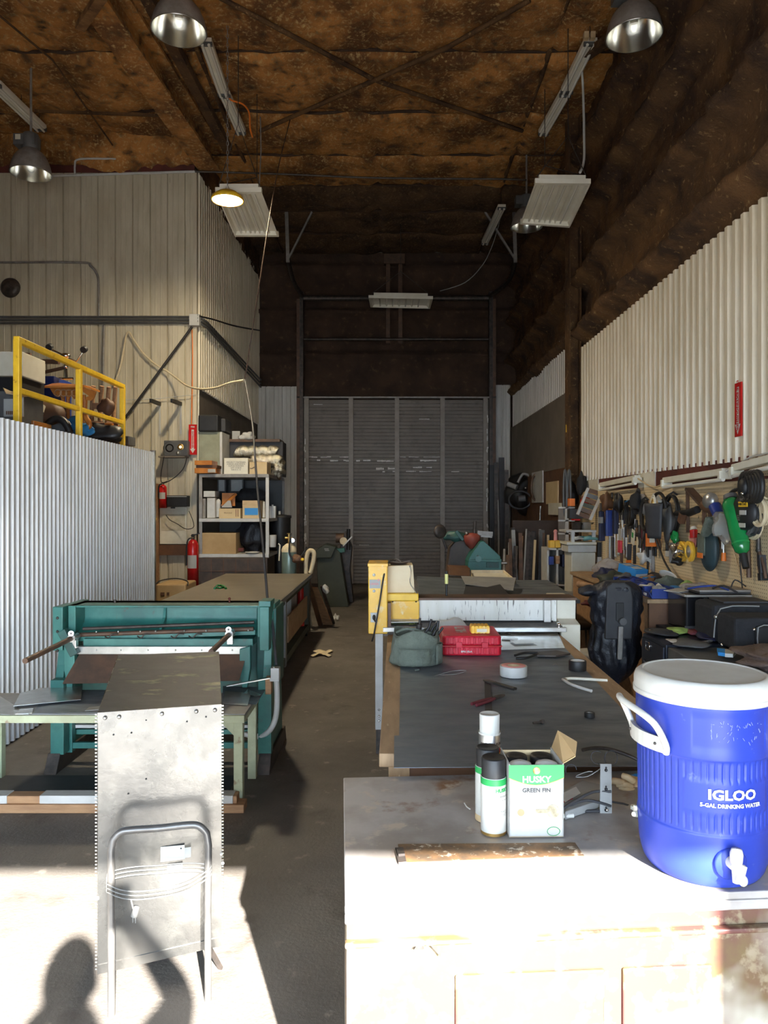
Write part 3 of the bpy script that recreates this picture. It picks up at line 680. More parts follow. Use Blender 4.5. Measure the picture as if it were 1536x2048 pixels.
mb = MB(); mb.tube([P(1152,1552,2.1),P(1172,1544,2.1),P(1185,1543,2.1)],.0013,5,sm=3).tube([P(1151,1554,2.1),P(1175,1553,2.1),P(1200,1538,2.1)],.0013,5,sm=3); obj('scroll', mb, 'grey', t)
props(obj('steel_hoop', MB().tube([P(1165,1500,2.36),P(1190,1496,2.38),P(1222,1499,2.38),P(1262,1513,2.36),P(1290,1528,2.34)], .006, 8, sm=5), 'darksteel'), 'dark curved steel rod arching behind the keyhole bracket', 'rod')
props(obj('paper_sheet', MB().slab([H(1120,1589,.79),H(1152,1573,.79),H(1161,1586,.79),H(1130,1604,.79)],.001), 'lightgrey'), 'pale printed leaflet lying behind the carton on dark papers', 'leaflet')
props(obj('folder', MB().slab([H(1118,1586,.784),H(1165,1560,.784),H(1200,1568,.784),H(1200,1600,.784),H(1130,1624,.784)],.022), 'grey', bevel=.002), 'flat grey folder under the pale leaflet beside the bracket', 'folder')
props(obj('red_tag', MB().slab([H(1118,1592,.787),H(1132,1586,.787),H(1146,1597,.787),H(1124,1606,.787)],.001), 'redenamel'), 'small red card tag lying beside the carton', 'tag')
g = MB(); 
for k, (a, b, c, d) in enumerate(((1226,1562,1250,1568),(1234,1568,1262,1574),(1246,1552,1266,1562),(1240,1576,1266,1582))): g.tube([P(a,b,2.2),P((a+c)/2,(b+d)/2-2,2.19),P(c,d,2.2)], .010, 8, sm=3)
g.lump(P(1268,1566,2.24),(.03,.03,.02),.2); g.ball(P(1222,1563,2.2),.009)
t = thing('work_glove', 'yellow and blue leather work glove beside the cooler', 'glove', P(1250,1580,2.2))
obj('glove_fingers', g, 'woodlight', t); obj('cuff', MB().lump(P(1276,1562,2.27),(.03,.02,.022),.2), 'bluebright', t)
obj('chalk_stick', MB().cyl(H(1124,1632,.77),H(1147,1631,.77),.006,n=12), 'white', None, 'short white chalk marker lying at the foot of the carton', 'marker')
obj('metal_nut', MB().cyl(H(1268,1618,.764),H(1268,1618,.764)+V(0,0,.01),.01,n=6).cyl(H(1272,1632,.764),H(1272,1632,.764)+V(0,0,.02),.008,n=10), 'cream', None, 'cream fitting lying against the left of the cooler', 'fitting')
obj('metal_clip', MB().tube([H(929,1606,.765),H(934,1614,.765),H(940,1618,.765)],.002,5), 'lightgrey', None, 'tiny bright wire clip lying left of the spray cans', 'clip')

# ================================================================ sheet metal bench in the middle
t = thing('work_bench', 'long low bench with worn plywood edges under a grey metal sheet', 'bench', (.5,3.5,0))
obj('bench_top', MB().slab([V(-.036,2.45,.78),V(1.03,2.45,.78),V(1.085,4.72,.78),V(-.015,4.72,.78)],.045), 'ply', t, bevel=.003)
mb = MB(); mb.ab(-.0,.03,2.47,4.7,.62,.735); mb.ab(1.0,1.04,2.47,4.7,.62,.735); mb.ab(0,1.03,2.47,2.5,.62,.735); mb.ab(0,1.03,4.66,4.7,.62,.735); obj('apron', mb, 'wooddark', t)
for x, y in ((.03,2.5),(1.0,2.5),(.03,4.62),(1.02,4.62)): obj('leg', MB().ab(x-.035,x+.035,y-.035,y+.035,0,.735), 'ply', t)
obj('lower_shelf', MB().ab(.0,1.03,2.4,4.66,.2,.225), 'ply', t)
def sheetobj(pts, z, th, m, label, nm='metal_sheet', cat='metal sheet', **k): return obj(nm, MB().slab([V(p[0],p[1],z) for p in pts], th), m, None, label, cat, **k)
sheetobj([(.03,2.47),(.905,2.47),(1.015,4.40),(.068,4.66)], .7835, .003, 'sheet', 'large grey metal sheet covering the middle bench')
sheetobj([(.012,2.30),(1.03,2.32),(.96,2.8),(.015,2.62)], .7868, .0015, 'sheet', 'grey metal sheet lapped over the near end of the middle bench')
q = [H(1003,1300,.787),H(1000,1252,.787),H(1108,1249,.787),H(1130,1296,.787)]
sheetobj([(p.x,p.y) for p in q], .7875, .0015, 'galvscrap', 'shiny galvanised sheet beside the red case near the shear bed')
random.seed(9)
for k, (a, b, wd, rt, lab) in enumerate(((1012,1262,.055,.3,'tip-left bright offcut nearest the red case'),(1030,1266,.06,.5,'bright offcut right of the one touching the red case'),(1020,1278,.05,-.3,'bright offcut lying below the pair by the red case'),(1046,1285,.07,.2,'long bright offcut nearest the folding rule'),(1040,1262,.05,.9,'skewed bright offcut under the roller edge'))):
    q = H(a,b,.79); sheetobj([(q.x+wd*(math.cos(rt)*i-math.sin(rt)*j*.55), q.y+wd*(math.sin(rt)*i+math.cos(rt)*j*.9)) for i, j in ((-1,-1),(1,-1),(.9,1),(-1,.8))], .7905+k*.0018, .0012, 'galvscrap' if k%2 else 'sheetlight', lab, 'metal_offcut', 'offcut', group='bright metal offcuts by the red case')
# red tool case
a = H(885,1312,.786); b = H(1003,1312,.786); wd = (b-a).length; ang = math.atan2(b.y-a.y,b.x-a.x)-.02
t = thing('tool_case', 'bright red hard plastic power tool case on the bench', 'tool case', (a+b)/2+V(0,.17,0), ang)
T = Matrix.Translation((a+b)/2+V(0,.0,0))@Matrix.Rotation(ang,4,'Z')
for nm, z0, z1, ins in (('case_base',0,.052,0),('case_lid',.056,.108,.004)):
    mb = MB(); pr = [(-wd/2+.012,0),(-wd/2,.02),(-wd/2,.34),(-wd/2+.03,.36),(wd/2-.03,.36),(wd/2,.34),(wd/2,.02),(wd/2-.012,0)]
    mb.prism(pr, V(0,0,z0), V(1,0,0), V(0,1,0), z1-z0)
    obj(nm, mb.tf(T), 'red', t, bevel=.010)
mb = MB()
for i in range(10):
    x = -wd/2+.035+(wd-.07)*i/9; mb.box((x,.003,.081),(.012,.014,.038)); mb.box((x,.003,.028),(.012,.014,.034))
obj('grip_rib', mb.tf(T), 'red', t, bevel=.003)
obj('seam', MB().box((0,.17,.054),(wd+.004,.35,.006)).tf(T), 'redenamel', t)
for x in (-.07,.07): obj('latch', MB().box((x,-.004,.060),(.035,.008,.03)).tf(T), 'red', t, bevel=.002)
lettering('HILTI', .078, lambda x, y, d: T@V(-.045-y,.20+x,.1090+d), 'lightgrey', t, wide=1.1, bold=.003)
lettering('SFH 15-A', .013, lambda x, y, d: T@V(-.03+x,-.0045-d,.024+y), 'white', t, wide=1.2, bold=.0006)
# yellow meter on the case
m0 = P(959,1252,4.12); t = thing('yellow_meter', 'small yellow plastic gauge box resting on the red case', 'gauge', (m0.x,m0.y,.896))
T = Matrix.Translation((m0.x,m0.y,.896)); mb = MB()
for k in range(5): mb.box((-.04+.02*k,0,.022),(.017,.085,.044))
mb.box((0,0,.02),(.104,.08,.036)); obj('case', mb.tf(T), 'machyellow', t, bevel=.003); obj('display', MB().box((.008,-.0435,.018),(.055,.003,.018)).tf(T), 'cream', t)
# tool bag
a = H(833,1335,.786); t = thing('tool_bag', 'grey-green canvas tool bag with pliers sticking out', 'bag', a+V(0,.12,0))
mb = MB(); cx, cy, cz = a.x, a.y+.11, .787
def bagf(u, v):
    an = 2*PI*u; rr = 1+.08*noise.noise(V(3*math.cos(an),3*math.sin(an),v*2+4)); 
    rx = .135*(1-.18*v)*rr; ry = .11*(1-.1*v)*rr
    if v < .08: k = .9+1.2*v; rx *= k; ry *= k
    return V(cx+rx*math.cos(an), cy+ry*math.sin(an), cz+.165*v+(.018*math.sin(3*an) if v > .9 else 0))
mb.grid(bagf, 40, 14); obj('canvas_body', mb, 'canvas', t, solid=.006)
obj('pocket', MB().grid(lambda u, v: V(cx+.10+.035*math.sin(PI*u)*1.0, cy-.09+.11*u, cz+.01+.10*v), 8, 4), 'canvas', t, solid=.005)
obj('pocket', MB().grid(lambda u, v: V(cx-.09+.16*u, cy-.115-.012*math.sin(PI*u), cz+.008+.085*v), 8, 4), 'canvas', t, solid=.005)
obj('base_panel', MB().lathe([(.0,.002),(.115,.002)], (cx,cy,cz), n=24), 'canvas', t)
obj('carry_strap', MB().tube([V(cx-.10,cy-.02,cz+.16),V(cx-.05,cy-.05,cz+.185),V(cx+.02,cy-.02,cz+.17),V(cx+.09,cy,cz+.15)],.007,6,sm=4), 'canvas', t)
def pliers(name, label, p0, p1, m='black', w_=.022, group=None, head='darksteel', open_=.018, up=V(0,0,1)):
    """p0 = handle ends, p1 = jaw tip."""
    p0 = Vector(p0); p1 = Vector(p1); d = (p1-p0); L = d.length; d.normalize(); s = d.cross(up).normalized()
    t = thing(name, label, 'pliers', p0.lerp(p1,.5), 0, group); pv = p0+d*L*.66
    for k in (-1, 1):
        obj('handle', MB().tube([p0+s*k*open_, p0.lerp(pv,.5)+s*k*open_*1.1, pv+s*k*.004], .0065, 8, sm=4), m, t)
    mb = MB(); mb.cyl(pv-up*.006, pv+up*.006, .011, n=12)
    for k in (-1, 1): mb.tube([pv+s*k*.004, p0.lerp(p1,.85)+s*k*.007, p1+s*k*.002], [.007,.007,.006,.006,.005,.004,.003], 6, sm=2)
    obj('jaw', mb, head, t); return t
b0 = V(cx+.03,cy-.01,cz+.10)
pliers('pliers','upright black-handled pliers at the right end of the canvas bag', b0+V(.07,.02,.12), b0+V(.03,0,-.04), up=V(0,1,0))
pliers('pliers','slanting dark pliers leaning left over the canvas bag rim', b0+V(.055,-.03,.085), b0+V(-.02,-.03,-.04), up=V(0,1,0))
pliers('tin_snips','black snips pointing right from the bag toward the red case', b0+V(.10,.04,.09), b0+V(.02,.02,.0), up=V(0,1,0))
obj('drill_chuck', MB().cyl(b0+V(-.02,.03,.03), b0+V(-.01,.02,.10),.018,.014,n=14).cyl(b0+V(-.01,.02,.1),b0+V(-.008,.018,.13),.006), 'darksteel', None, 'dark round tool end standing in the canvas bag', 'tool')
obj('scrap_cloth', MB().lump(V((905-VX)/F*4.62,4.62,.845),(.10,.05,.055),.3,3), 'lightgrey', None, 'pale crumpled rag behind the red case', 'rag')
# tapes
def tape(name, label, c, ro, ri, h, m, core='cardlight', group=None):
    t = thing(name, label, 'tape', c, 0, group); c = Vector(c)
    obj('tape_roll', MB().lathe([(ri,.0),(ro,.0),(ro,h),(ri,h),(ri,0)], c, n=40), m, t, bevel=.001); obj('core', MB().lathe([(ri-.003,.001),(ri,.001),(ri,h-.001),(ri-.003,h-.001),(ri-.003,.001)], c, n=40), core, t); return t
q = H(1027,1351,.787); t = tape('duct_tape','wide roll of silver duct tape on the grey sheet',q,.065,.038,.048,'lightgrey')
obj('paper_disc', MB().lathe([(.030,.0485),(.058,.0485),(.058,.0492),(.030,.0492)], q, n=32), 'pink', t, label='faded red and white paper disc')
tape('black_tape','roll of black tape near the right edge of the sheet',H(1155,1340,.787),.043,.034,.048,'black','white')
tape('electrical_tape','tiny roll of black tape beside the cooler handle',H(1179,1434,.787),.020,.012,.018,'black','grey')
# hand tools on the sheet
pliers('locking_pliers','black folding crimpers lying above the maroon-handled pliers', H(1030,1378,.797), H(968,1360,.797), m='black', open_=.006)
pliers('lineman_pliers','maroon-handled pliers lying across the grey steel rule', H(948,1409,.797), H(1008,1390,.797), m='maroon', open_=.012)
obj('steel_rule', MB().slab([H(969,1361,.789),H(981,1361,.789),H(985,1425,.789),H(970,1425,.789)],.0015), 'charcoal', None, 'narrow dark steel rule lying under the crossed pliers', 'rule')
t = thing('tin_snips','long black tin snips lying near the right of the bench','snips',H(1085,1308,.79))
obj('handle', MB().tube([H(1030,1311,.795),H(1048,1306,.797),H(1075,1306,.797)],.007,8,sm=4), 'black', t)
obj('handle', MB().tube([H(1032,1317,.795),H(1052,1316,.797),H(1076,1308,.797)],.007,8,sm=4), 'black', t)
obj('blade', MB().slab([H(1074,1303,.80),H(1112,1300,.80),H(1141,1306,.80),H(1112,1311,.80),H(1074,1310,.80)],.010), 'darksteel', t, bevel=.002)
t = thing('snips','open cream-handled snips lying by the black tape roll','snips',H(1160,1365,.79))
obj('handle', MB().tube([H(1128,1358,.796),H(1150,1357,.798),H(1215,1361,.796)],.007,8,sm=4), 'cream', t)
obj('handle', MB().tube([H(1128,1360,.796),H(1145,1370,.798),H(1183,1382,.796)],.007,8,sm=4), 'lightgrey', t)
obj('pivot', MB().ball(H(1129,1359,.796),(.014,.02,.008)), 'steel', t)
obj('bolt', MB().cyl(H(1066,1446,.791),H(1082,1444,.791),.004,n=8).cyl(H(1082,1444,.787),H(1086,1443,.795),.008,n=8), 'darksteel', None, 'lone dark bolt lying on the sheet left of the tiny tape', 'bolt')
obj('metal_shard', MB().slab([H(829,1339,.789),H(839,1338,.789),H(838,1341,.789),H(830,1342,.789)],.002), 'chrome', None, 'bright sliver of metal in front of the canvas bag', 'offcut')
obj('wire_curl', MB().tube([H(1105,1330,.79),H(1112,1328,.79),H(1119,1331,.79)],.0012,5,sm=3), 'chrome', None, 'thin curl of wire left of the black tape', 'wire')
obj('wire_loop', MB().tube([H(868,1352,.79),H(905,1342,.79),H(933,1341,.79),H(912,1348,.79),H(880,1350,.79)],.0015,5,sm=4), 'grey', None, 'thin grey wire loop in front of the canvas bag', 'wire')
# ================================================================ sheet metal box on a tube frame
A = P(195,1425,2.43); B = P(443,1408,2.53); Cc = P(438,1303,3.08); D = P(236,1310,3.02)
zb = .075
t = thing('duct_box', 'tall scuffed sheet metal duct box with a tarnished top', 'duct box', V((A.x+B.x)/2,(A.y+Cc.y)/2,0))
obj('top_sheet', MB().slab([A,B,Cc,D],.0015), 'cartop', t, label='dark tarnished top with dull yellow smears')
Ab = V(A.x,A.y,zb); Bb = V(B.x,B.y,zb+.035)
def fr(u, v): return Ab.lerp(Bb,u).lerp(A.lerp(B,u),v)
nf = (B-A).cross(V(0,0,1)).normalized()
obj('front_sheet', MB().slab([Ab,Bb,B,A],.002,-nf), 'scuffsteel', t)
obj('side_sheet', MB().slab([Bb,V(Cc.x,Cc.y,zb+.03),Cc,B],.002,(-1,0,0)), 'scuffsteel', t); obj('side_sheet', MB().slab([Ab,V(D.x,D.y,zb),D,A],.002,(1,0,0)), 'scuffsteel', t)
obj('back_sheet', MB().slab([V(Cc.x,Cc.y,zb+.03),V(D.x,D.y,zb),D,Cc],.002,(0,-1,0)), 'scuffsteel', t)
dz = V(0,0,1)
fl = MB().slab([A+nf*.003-dz*.034,B+nf*.003-dz*.034,B+nf*.003,A+nf*.003],.0025,-nf); obj('top_flange', fl, 'scuffsteel', t)
obj('bottom_flange', MB().slab([Ab+nf*.003-dz*.012,Bb+nf*.003-dz*.012,Bb+nf*.003+dz*.018,Ab+nf*.003+dz*.018],.0025,-nf), 'scuffsteel', t)
for u in (.06,.17,.51,.79,.945): obj('screw', MB().ball(A.lerp(B,u)+nf*.004-dz*.018, .0075, 10, 6), 'steel', t)
for k, (px,py) in enumerate(((290,1440),(372,1450),(411,1443),(226,1465),(261,1464),(290,1562),(255,1588))):
    u = (px-195)/248; q = fr(u, 1-(py-1418)/(1935-1418)); obj('drilled_hole', MB().lathe([(.0,0),(.0032,0),(.003,.001)], q+nf*.0008, nf, 8), 'black', t)
for u in (0,1):                         # toothed seam edges
    mb = MB(); n = 74
    for i in range(n):
        q = fr(u, (i+.5)/n)+nf*.001+(B-A).normalized()*(.004 if u else -.004); mb.box(q, (.006,.004,.0045))
    obj('seam_teeth', mb, 'steel', t)
for u, v, m in ((.0,.28,'white'),(1.01,.33,'white'),(1.0,.37,'white')): obj('rivet', MB().ball(fr(u,v),.006,8,6), m, t)
# hand truck frame in front
def q_(px,py,d): return P(px,py,d)
t = thing('hand_truck', 'bent steel tube handle frame standing against the duct box, cord wound round it', 'hand truck', V(-.73,2.35,0))
Lb = H(223,2030,.0); Rb = H(416,2000,.0)
pts = [Lb+V(0,0,.0), V(Lb.x-.002,Lb.y+.004,.30), P(222,1700,2.33), P(226,1680,2.335), P(240,1665,2.34), P(262,1660,2.345), P(320,1656,2.37), P(375,1650,2.39), P(398,1652,2.395), P(413,1666,2.4), P(417,1690,2.4), V(Rb.x-.001,Rb.y,.30), Rb]
obj('tube_handle', MB().tube([pts[0],pts[1],pts[2]]+smooth_path(pts[3:10],4)+[pts[10],pts[11],pts[12]], .0115, 12), 'tubeframe', t)
obj('support_leg', MB().bar(V(-.585,2.56,0),V(-.60,2.46,.13),.012,.012), 'darksteel', t)
# electric cord wound round the frame
t = thing('power_cord', 'pale grey extension cord looped around the tube handle with its plug hanging', 'cord', V(-.73,2.3,.5))
cyc = P(318,1745,2.35)
for k in range(3):
    pts = []
    for i in range(28):
        a = 2*PI*i/28; px = 318+105*math.cos(a); fr_ = math.sin(a) > 0
        yy = (1731+k*8 if not fr_ else 1778+k*8)+(-9 if not fr_ else 0)*abs(math.cos(a))*.5+ (px-318)/210*(-34 if fr_ else -16) - (28*abs(math.cos(a))**3 if fr_ else -12*abs(math.cos(a))**3)
        d = 2.36+.03*(-1 if fr_ else 1)*abs(math.sin(a))**.5+(px-318)/210*.07
        pts.append(P(px, yy, d)+V(0,0,.0))
    obj('cord_loop', MB().tube(pts, .0022, 6, closed=True, sm=2), 'cordgrey', t)
obj('cord_end', MB().tube([P(262,1800,2.32),P(268,1822,2.31),P(272,1828,2.31)],.003,6,sm=3), 'cordgrey', t)
obj('plug', MB().cyl(P(273,1815,2.31),P(268,1832,2.31),.009,.011,n=12).box(P(266,1840,2.31),(.003,.003,.016)).box(P(271,1841,2.312),(.003,.003,.016)), 'cordgrey', t)
t = thing('paper_tag', 'white cardboard tag taped to the front of the duct box', 'tag', P(345,1710,2.45))
obj('card', MB().slab([P(321,1724,2.478),P(370,1718,2.49),P(369,1690,2.49),P(321,1694,2.478)],.001,(0,1,0)), 'paper', t)
obj('tape', MB().slab([P(369,1716,2.49),P(382,1714,2.49),P(382,1694,2.49),P(369,1696,2.49)],.001,(0,1,0)), 'clear', t)
obj('punched_hole', MB().lathe([(0,0),(.0028,0)],P(362,1697,2.486),(0,-1,0),8), 'black', t)
obj('tape', MB().slab([P(335,1741,2.478),P(365,1738,2.486),P(365,1728,2.486),P(335,1731,2.478)],.001,(0,1,0)), 'paper', t)

# ================================================================ the photographer behind the camera
def person():
    X0 = -.02; Y0 = -.50
    t = thing('person', 'standing person in dark clothes holding a phone up with the right hand, casting the shadow', 'person', (X0,Y0,0))
    me = bpy.data.meshes.new('body'); sk = []
    def v(x,y,z,r): sk.append((V(X0+x,Y0+y,z),r)); return len(sk)-1
    E = []
    def ch(*ids):
        for a, b in zip(ids[:-1], ids[1:]): E.append((a,b))
    pel = v(0,0,.95,.135); wa = v(0,0,1.10,.13); che = v(0,0,1.28,.145); upc = v(0,0,1.40,.12); nk = v(0,.01,1.49,.055); nh = v(0,.02,1.56,.05)
    ch(pel,wa,che,upc,nk,nh)
    for s in (-1,1):
        hp = v(s*.10,0,.88,.09); kn = v(s*.12,.02,.49,.062); an = v(s*.13,-.02,.09,.042); toe = v(s*.14,.14,.04,.04)
        ch(pel,hp,kn,an,toe)
    # left arm hangs, right arm raised to the phone
    sl = v(-.19,0,1.40,.06); el = v(-.25,-.03,1.12,.045); wl = v(-.25,.08,.88,.03); hl = v(-.25,.11,.81,.03); ch(upc,sl,el,wl,hl)
    sr = v(.19,0,1.40,.07); er = v(.30,.26,1.47,.062); wr = v(.09,.42,1.60,.036); hr = v(.05,.435,1.64,.030); ch(upc,sr,er,wr,hr)
    for s_, h in ((-1,hl),(1,hr)):
        base = sk[h][0]
        for k in range(5):
            if s_ < 0: p1 = base+V(.0,-.025+.016*k,-.045); p2 = p1+V(.01,.004,-.035)
            else: p1 = base+V(.012-.0*k,.012,-.02+.018*k)-V(.0,.0,0); p2 = p1+V(-.028,.012,.006)
            if k == 4: p1 = base+(V(.015,.03,-.02) if s_ < 0 else V(-.03,.0,.02)); p2 = p1+(V(.005,.01,-.03) if s_ < 0 else V(-.004,.012,.02))
            a = v(*(p1-V(X0,Y0,0)),.010); b = v(*(p2-V(X0,Y0,0)),.008); E.append((h,a)); E.append((a,b))
    vs = [((p.x-X0),(p.y-Y0),p.z*.93) for p, r in sk]
    me.from_pydata(vs, E, []); o = bpy.data.objects.new('body', me); C.objects.link(o); o.parent = t
    m = o.modifiers.new('skin','SKIN'); sv = me.skin_vertices[0].data if me.skin_vertices else None
    if sv is None:
        bpy.context.view_layer.objects.active = o; 
        import bmesh; bm = bmesh.new(); bm.from_mesh(me); bm.verts.layers.skin.verify(); bm.to_mesh(me); bm.free(); sv = me.skin_vertices[0].data
    for i, (p, r) in enumerate(sk): sv[i].radius = (r*(1.25 if i in (0,1,2,3) else 1), r*(.8 if i in (0,1,2,3) else 1)); 
    for i in range(len(sv)): sv[i].use_root = (i == 0)
    m2 = o.modifiers.new('s','SUBSURF'); m2.levels = 1; m2.render_levels = 1; me.materials.append(M['charcoal'])
    hc = V(X0,Y0+.05,1.53)
    mb = MB(); mb.ball(hc,(.078,.098,.118),24,16)
    for i, q in enumerate(mb.v):
        d = q-hc
        if d.z < -.03: q.x = hc.x+d.x*(1+.9*(d.z+.03)*3); q.y = q.y+.012
    mb.ball(hc+V(0,.10,-.015),(.013,.022,.022),10,8); mb.ball(hc+V(-.08,-.005,-.005),(.012,.022,.03),8,8); mb.ball(hc+V(.08,-.005,-.005),(.012,.022,.03),8,8)
    mb.cyl(hc-V(0,.01,.19),hc-V(0,0,.07),.05,.052,n=16)
    hd = obj('head', mb, 'skin', t)
    obj('hair', MB().ball(hc+V(0,-.016,.022),(.086,.10,.112),24,16), 'wooddark', hd)
    obj('hood', MB().ball(hc+V(0,-.05,-.13),(.125,.10,.10),20,12), 'charcoal', t)
    obj('mouth', MB().ball(hc+V(0,.098,-.062),(.024,.008,.006),12,6), 'pink', hd)
    for s in (-1,1): obj('eye', MB().ball(hc+V(s*.03,.088,.005),(.013,.008,.008),10,6), 'white', hd)
person()
props(obj('phone', MB().box((-.004,-.035,1.565),(.074,.009,.150)), 'blackgloss', bevel=.003), 'black phone held upright at eye level in the right hand', 'phone')

# ================================================================ low work table
z0 = .49
t = thing('low_table', 'low pale green steel table holding sheet offcuts beside the duct box', 'table', (-1.5,4.2,0))
obj('table_top', MB().ab(-2.35,-.775,3.95,4.39,z0-.018,z0), 'grey', t)
obj('front_rail', MB().ab(-2.35,-.775,3.935,3.965,z0-.045,z0-.005), 'palegreen', t, bevel=.002); obj('side_rail', MB().ab(-.805,-.775,3.96,4.38,z0-.045,z0-.01), 'palegreen', t)
for x, y in ((-.81,3.97),(-2.3,3.97),(-.81,4.36),(-2.3,4.36)): obj('leg', MB().ab(x-.024,x+.024,y-.024,y+.024,0,z0-.02), 'palegreen', t, bevel=.002)
obj('gusset', MB().prism([(0,0),(-.07,0),(0,-.07)], (-.834,3.95,z0-.045), (1,0,0), (0,0,1), -.004), 'palegreen', t)
props(obj('timber_skid', MB().ab(-2.4,-.76,3.85,3.94,.0,.045), 'wood', bevel=.004), 'long reddish timber skid lying under the low table legs', 'timber')
t = thing('timber_packer', 'taped timber packing strip lying on top of the skid', 'timber', (-1.5,3.93,.045))
obj('board', MB().ab(-2.4,-.80,3.865,3.935,.045,.085), 'wood', t, bevel=.004)
for x0, x1 in ((-2.4,-2.0),(-1.83,-1.52),(-1.45,-1.2),(-.93,-.82)): obj('tape_wrap', MB().ab(x0,x1,3.861,3.939,.0455,.088), 'lightgrey', t, bevel=.003)
def zp(pts, z): return [H(px,py,z) for px,py in pts]
for nm, pts, z, m, lab in (
  ('metal_sheet',[(0,1428),(60,1430),(0,1392)],.4915,'sheetlight','grey sheet corner at the far left edge of the low table'),
  ('metal_sheet',[(66,1427),(199,1425),(215,1380),(96,1379)],.4925,'sheet','wide dull grey sheet under the shiny one on the low table'),
  ('metal_sheet',[(27,1412),(162,1399),(164,1372),(80,1376),(40,1386)],.505,'galvscrap','shiny rectangular sheet reflecting ribs on the low table'),
  ('metal_sheet',[(170,1421),(198,1419),(200,1412),(178,1414)],.4935,'sheetlight','narrow pale strip of sheet touching the duct box'),
  ('metal_sheet',[(30,1428),(64,1426),(67,1416),(40,1418)],.4935,'galvscrap','small bright sheet scrap at the left table edge'),
  ('metal_sheet',[(445,1401),(512,1409),(534,1374),(446,1372)],.492,'sheet','grey sheet on the right end of the low table'),
  ('metal_sheet',[(446,1407),(495,1411),(502,1386),(450,1382)],.4955,'sheetlight','pale square offcut on the right end of the low table'),
  ('metal_sheet',[(488,1386),(512,1393),(523,1389),(496,1378)],.4985,'galvscrap','tilted bright offcut at the right corner of the low table')):
    obj(nm, MB().slab(zp(pts,z),.0015), m, None, lab, 'metal sheet')
obj('floor_shade_sheet', MB().ab(-2.4,-.9,4.0,4.38,.001,.006), 'charcoal', None, 'dark sheet painted as the floor shade under the low table', 'painted shade')  # dark sheet laid in for the shade under the table

# ================================================================ teal foot shear
t = thing('sheet_metal_shear', 'teal power shear with two long gauge rods sticking out', 'shear', (-1.4,4.65,0))
y0 = 4.50; XA = -2.03; XB = -.76
def SX(px, d=4.52): return (px-VX)/F*d
def SZ(py, d=4.52): return EYE+(VY-py)/F*d
for s, x in ((0,SX(108)),(1,SX(518))):   # side frames
    mb = MB(); w_ = .055
    xo = x; prof = [(4.48,.10),(5.02,.10),(5.0,.35),(4.92,.62),(4.92,.98),(4.70,.98),(4.62,.9),(4.56,.62),(4.50,.45),(4.48,.30)]
    mb.prism([(a,b) for a,b in prof], (xo+(.02 if s else .0),0,0), (0,1,0), (0,0,1), .05)
    obj('side_frame', mb, 'teal', t, bevel=.004)
    obj('foot', MB().prism([(4.40,0),(5.10,0),(5.06,.10),(4.46,.11)], (xo-.01+(.02 if s else 0),0,0), (0,1,0), (0,0,1), .075), 'darksteel', t, bevel=.004)
    obj('front_post', MB().ab(xo+.005,xo+.085,4.46,4.53,.10,.55), 'teal', t, bevel=.003)
top = SZ(1213)
# upper housing: recessed panel with rim
mb = MB(); xa, xb = SX(132), SX(528)
mb.ab(xa,xb,4.56,4.80,top-.012,top); mb.ab(xa,xb,4.70,4.80,top-.19,top); mb.ab(xa,xa+.045,4.55,4.72,top-.16,top); mb.ab(xb-.045,xb,4.55,4.72,top-.19,top)
obj('beam_housing', mb, 'teal', t, bevel=.003)
mb = MB(); mb.grid(lambda u, v: V(xa+.04+(xb-xa-.08)*u, 4.692-.13*max(0,(v-.45)/.55)**2, top-.012-.17*v), 4, 14); obj('curved_panel', mb, 'teal', t)
obj('panel_rib', MB().prism([(4.58,top-.155),(4.70,top-.175),(4.70,top-.02),(4.685,top-.02),(4.66,top-.09)], (SX(314)-.008,0,0), (0,1,0), (0,0,1), .016), 'teal', t)
for px0, px1, nm in ((108,128,'side_column'),(520,539,'side_column')):
    obj(nm, MB().ab(SX(px0),SX(px1),4.50,4.68,SZ(1300),top+.0), 'teal', t, bevel=.004)
obj('side_column_cap', MB().ab(SX(520)-.005,SX(539)+.01,4.50,4.66,top,top+.035), 'teal', t, bevel=.004)
obj('side_cover', MB().ab(SX(505),SX(545),4.66,5.0,.45,top-.03), 'tealdark', t, bevel=.006)
for k, py in enumerate((1235,1262,1288,1300)): obj('bolt', MB().ball(V(SX(118),4.50,SZ(py)),.009,8,6), 'darksteel', t)
obj('gauge_shaft', MB().cyl(V(SX(165),4.53,SZ(1258)),V(SX(508),4.53,SZ(1245)),.010,n=12), 'darksteel', t)
obj('gauge_shaft', MB().cyl(V(SX(150),4.56,SZ(1272)),V(SX(505),4.56,SZ(1260)),.014,n=12), 'brownsteel', t)
obj('hold_down_bar', MB().prism([(SX(150),SZ(1272)),(SX(508),SZ(1262)),(SX(508),SZ(1272)),(SX(150),SZ(1285))], (0,4.56,0), (1,0,0), (0,0,1), -.03), 'teal', t, bevel=.002)
obj('hold_down_bar', MB().prism([(SX(160),SZ(1286)),(SX(505),SZ(1278)),(SX(505),SZ(1290)),(SX(160),SZ(1296))], (0,4.55,0), (1,0,0), (0,0,1), -.03), 'darksteel', t, bevel=.002)
obj('ram_beam', MB().ab(SX(165),SX(505),4.53,4.66,SZ(1293),SZ(1278)), 'teal', t, bevel=.003)
for px in (192,236,280,311,368,412,496): obj('bolt', MB().ball(V(SX(px),4.525,SZ(1264+(px-190)*-.01)),.0065,8,6), 'steel', t)
for px in (210,275,342,378): obj('spring_clip', MB().tube([V(SX(px),4.52,SZ(1272)),V(SX(px+9),4.50,SZ(1275)),V(SX(px+17),4.50,SZ(1267)),V(SX(px+26),4.52,SZ(1268))],.004,6,sm=3), 'darksteel', t)
obj('blade', MB().ab(SX(155),SX(500),4.50,4.54,SZ(1307),SZ(1292)), 'sheetlight', t, bevel=.001)
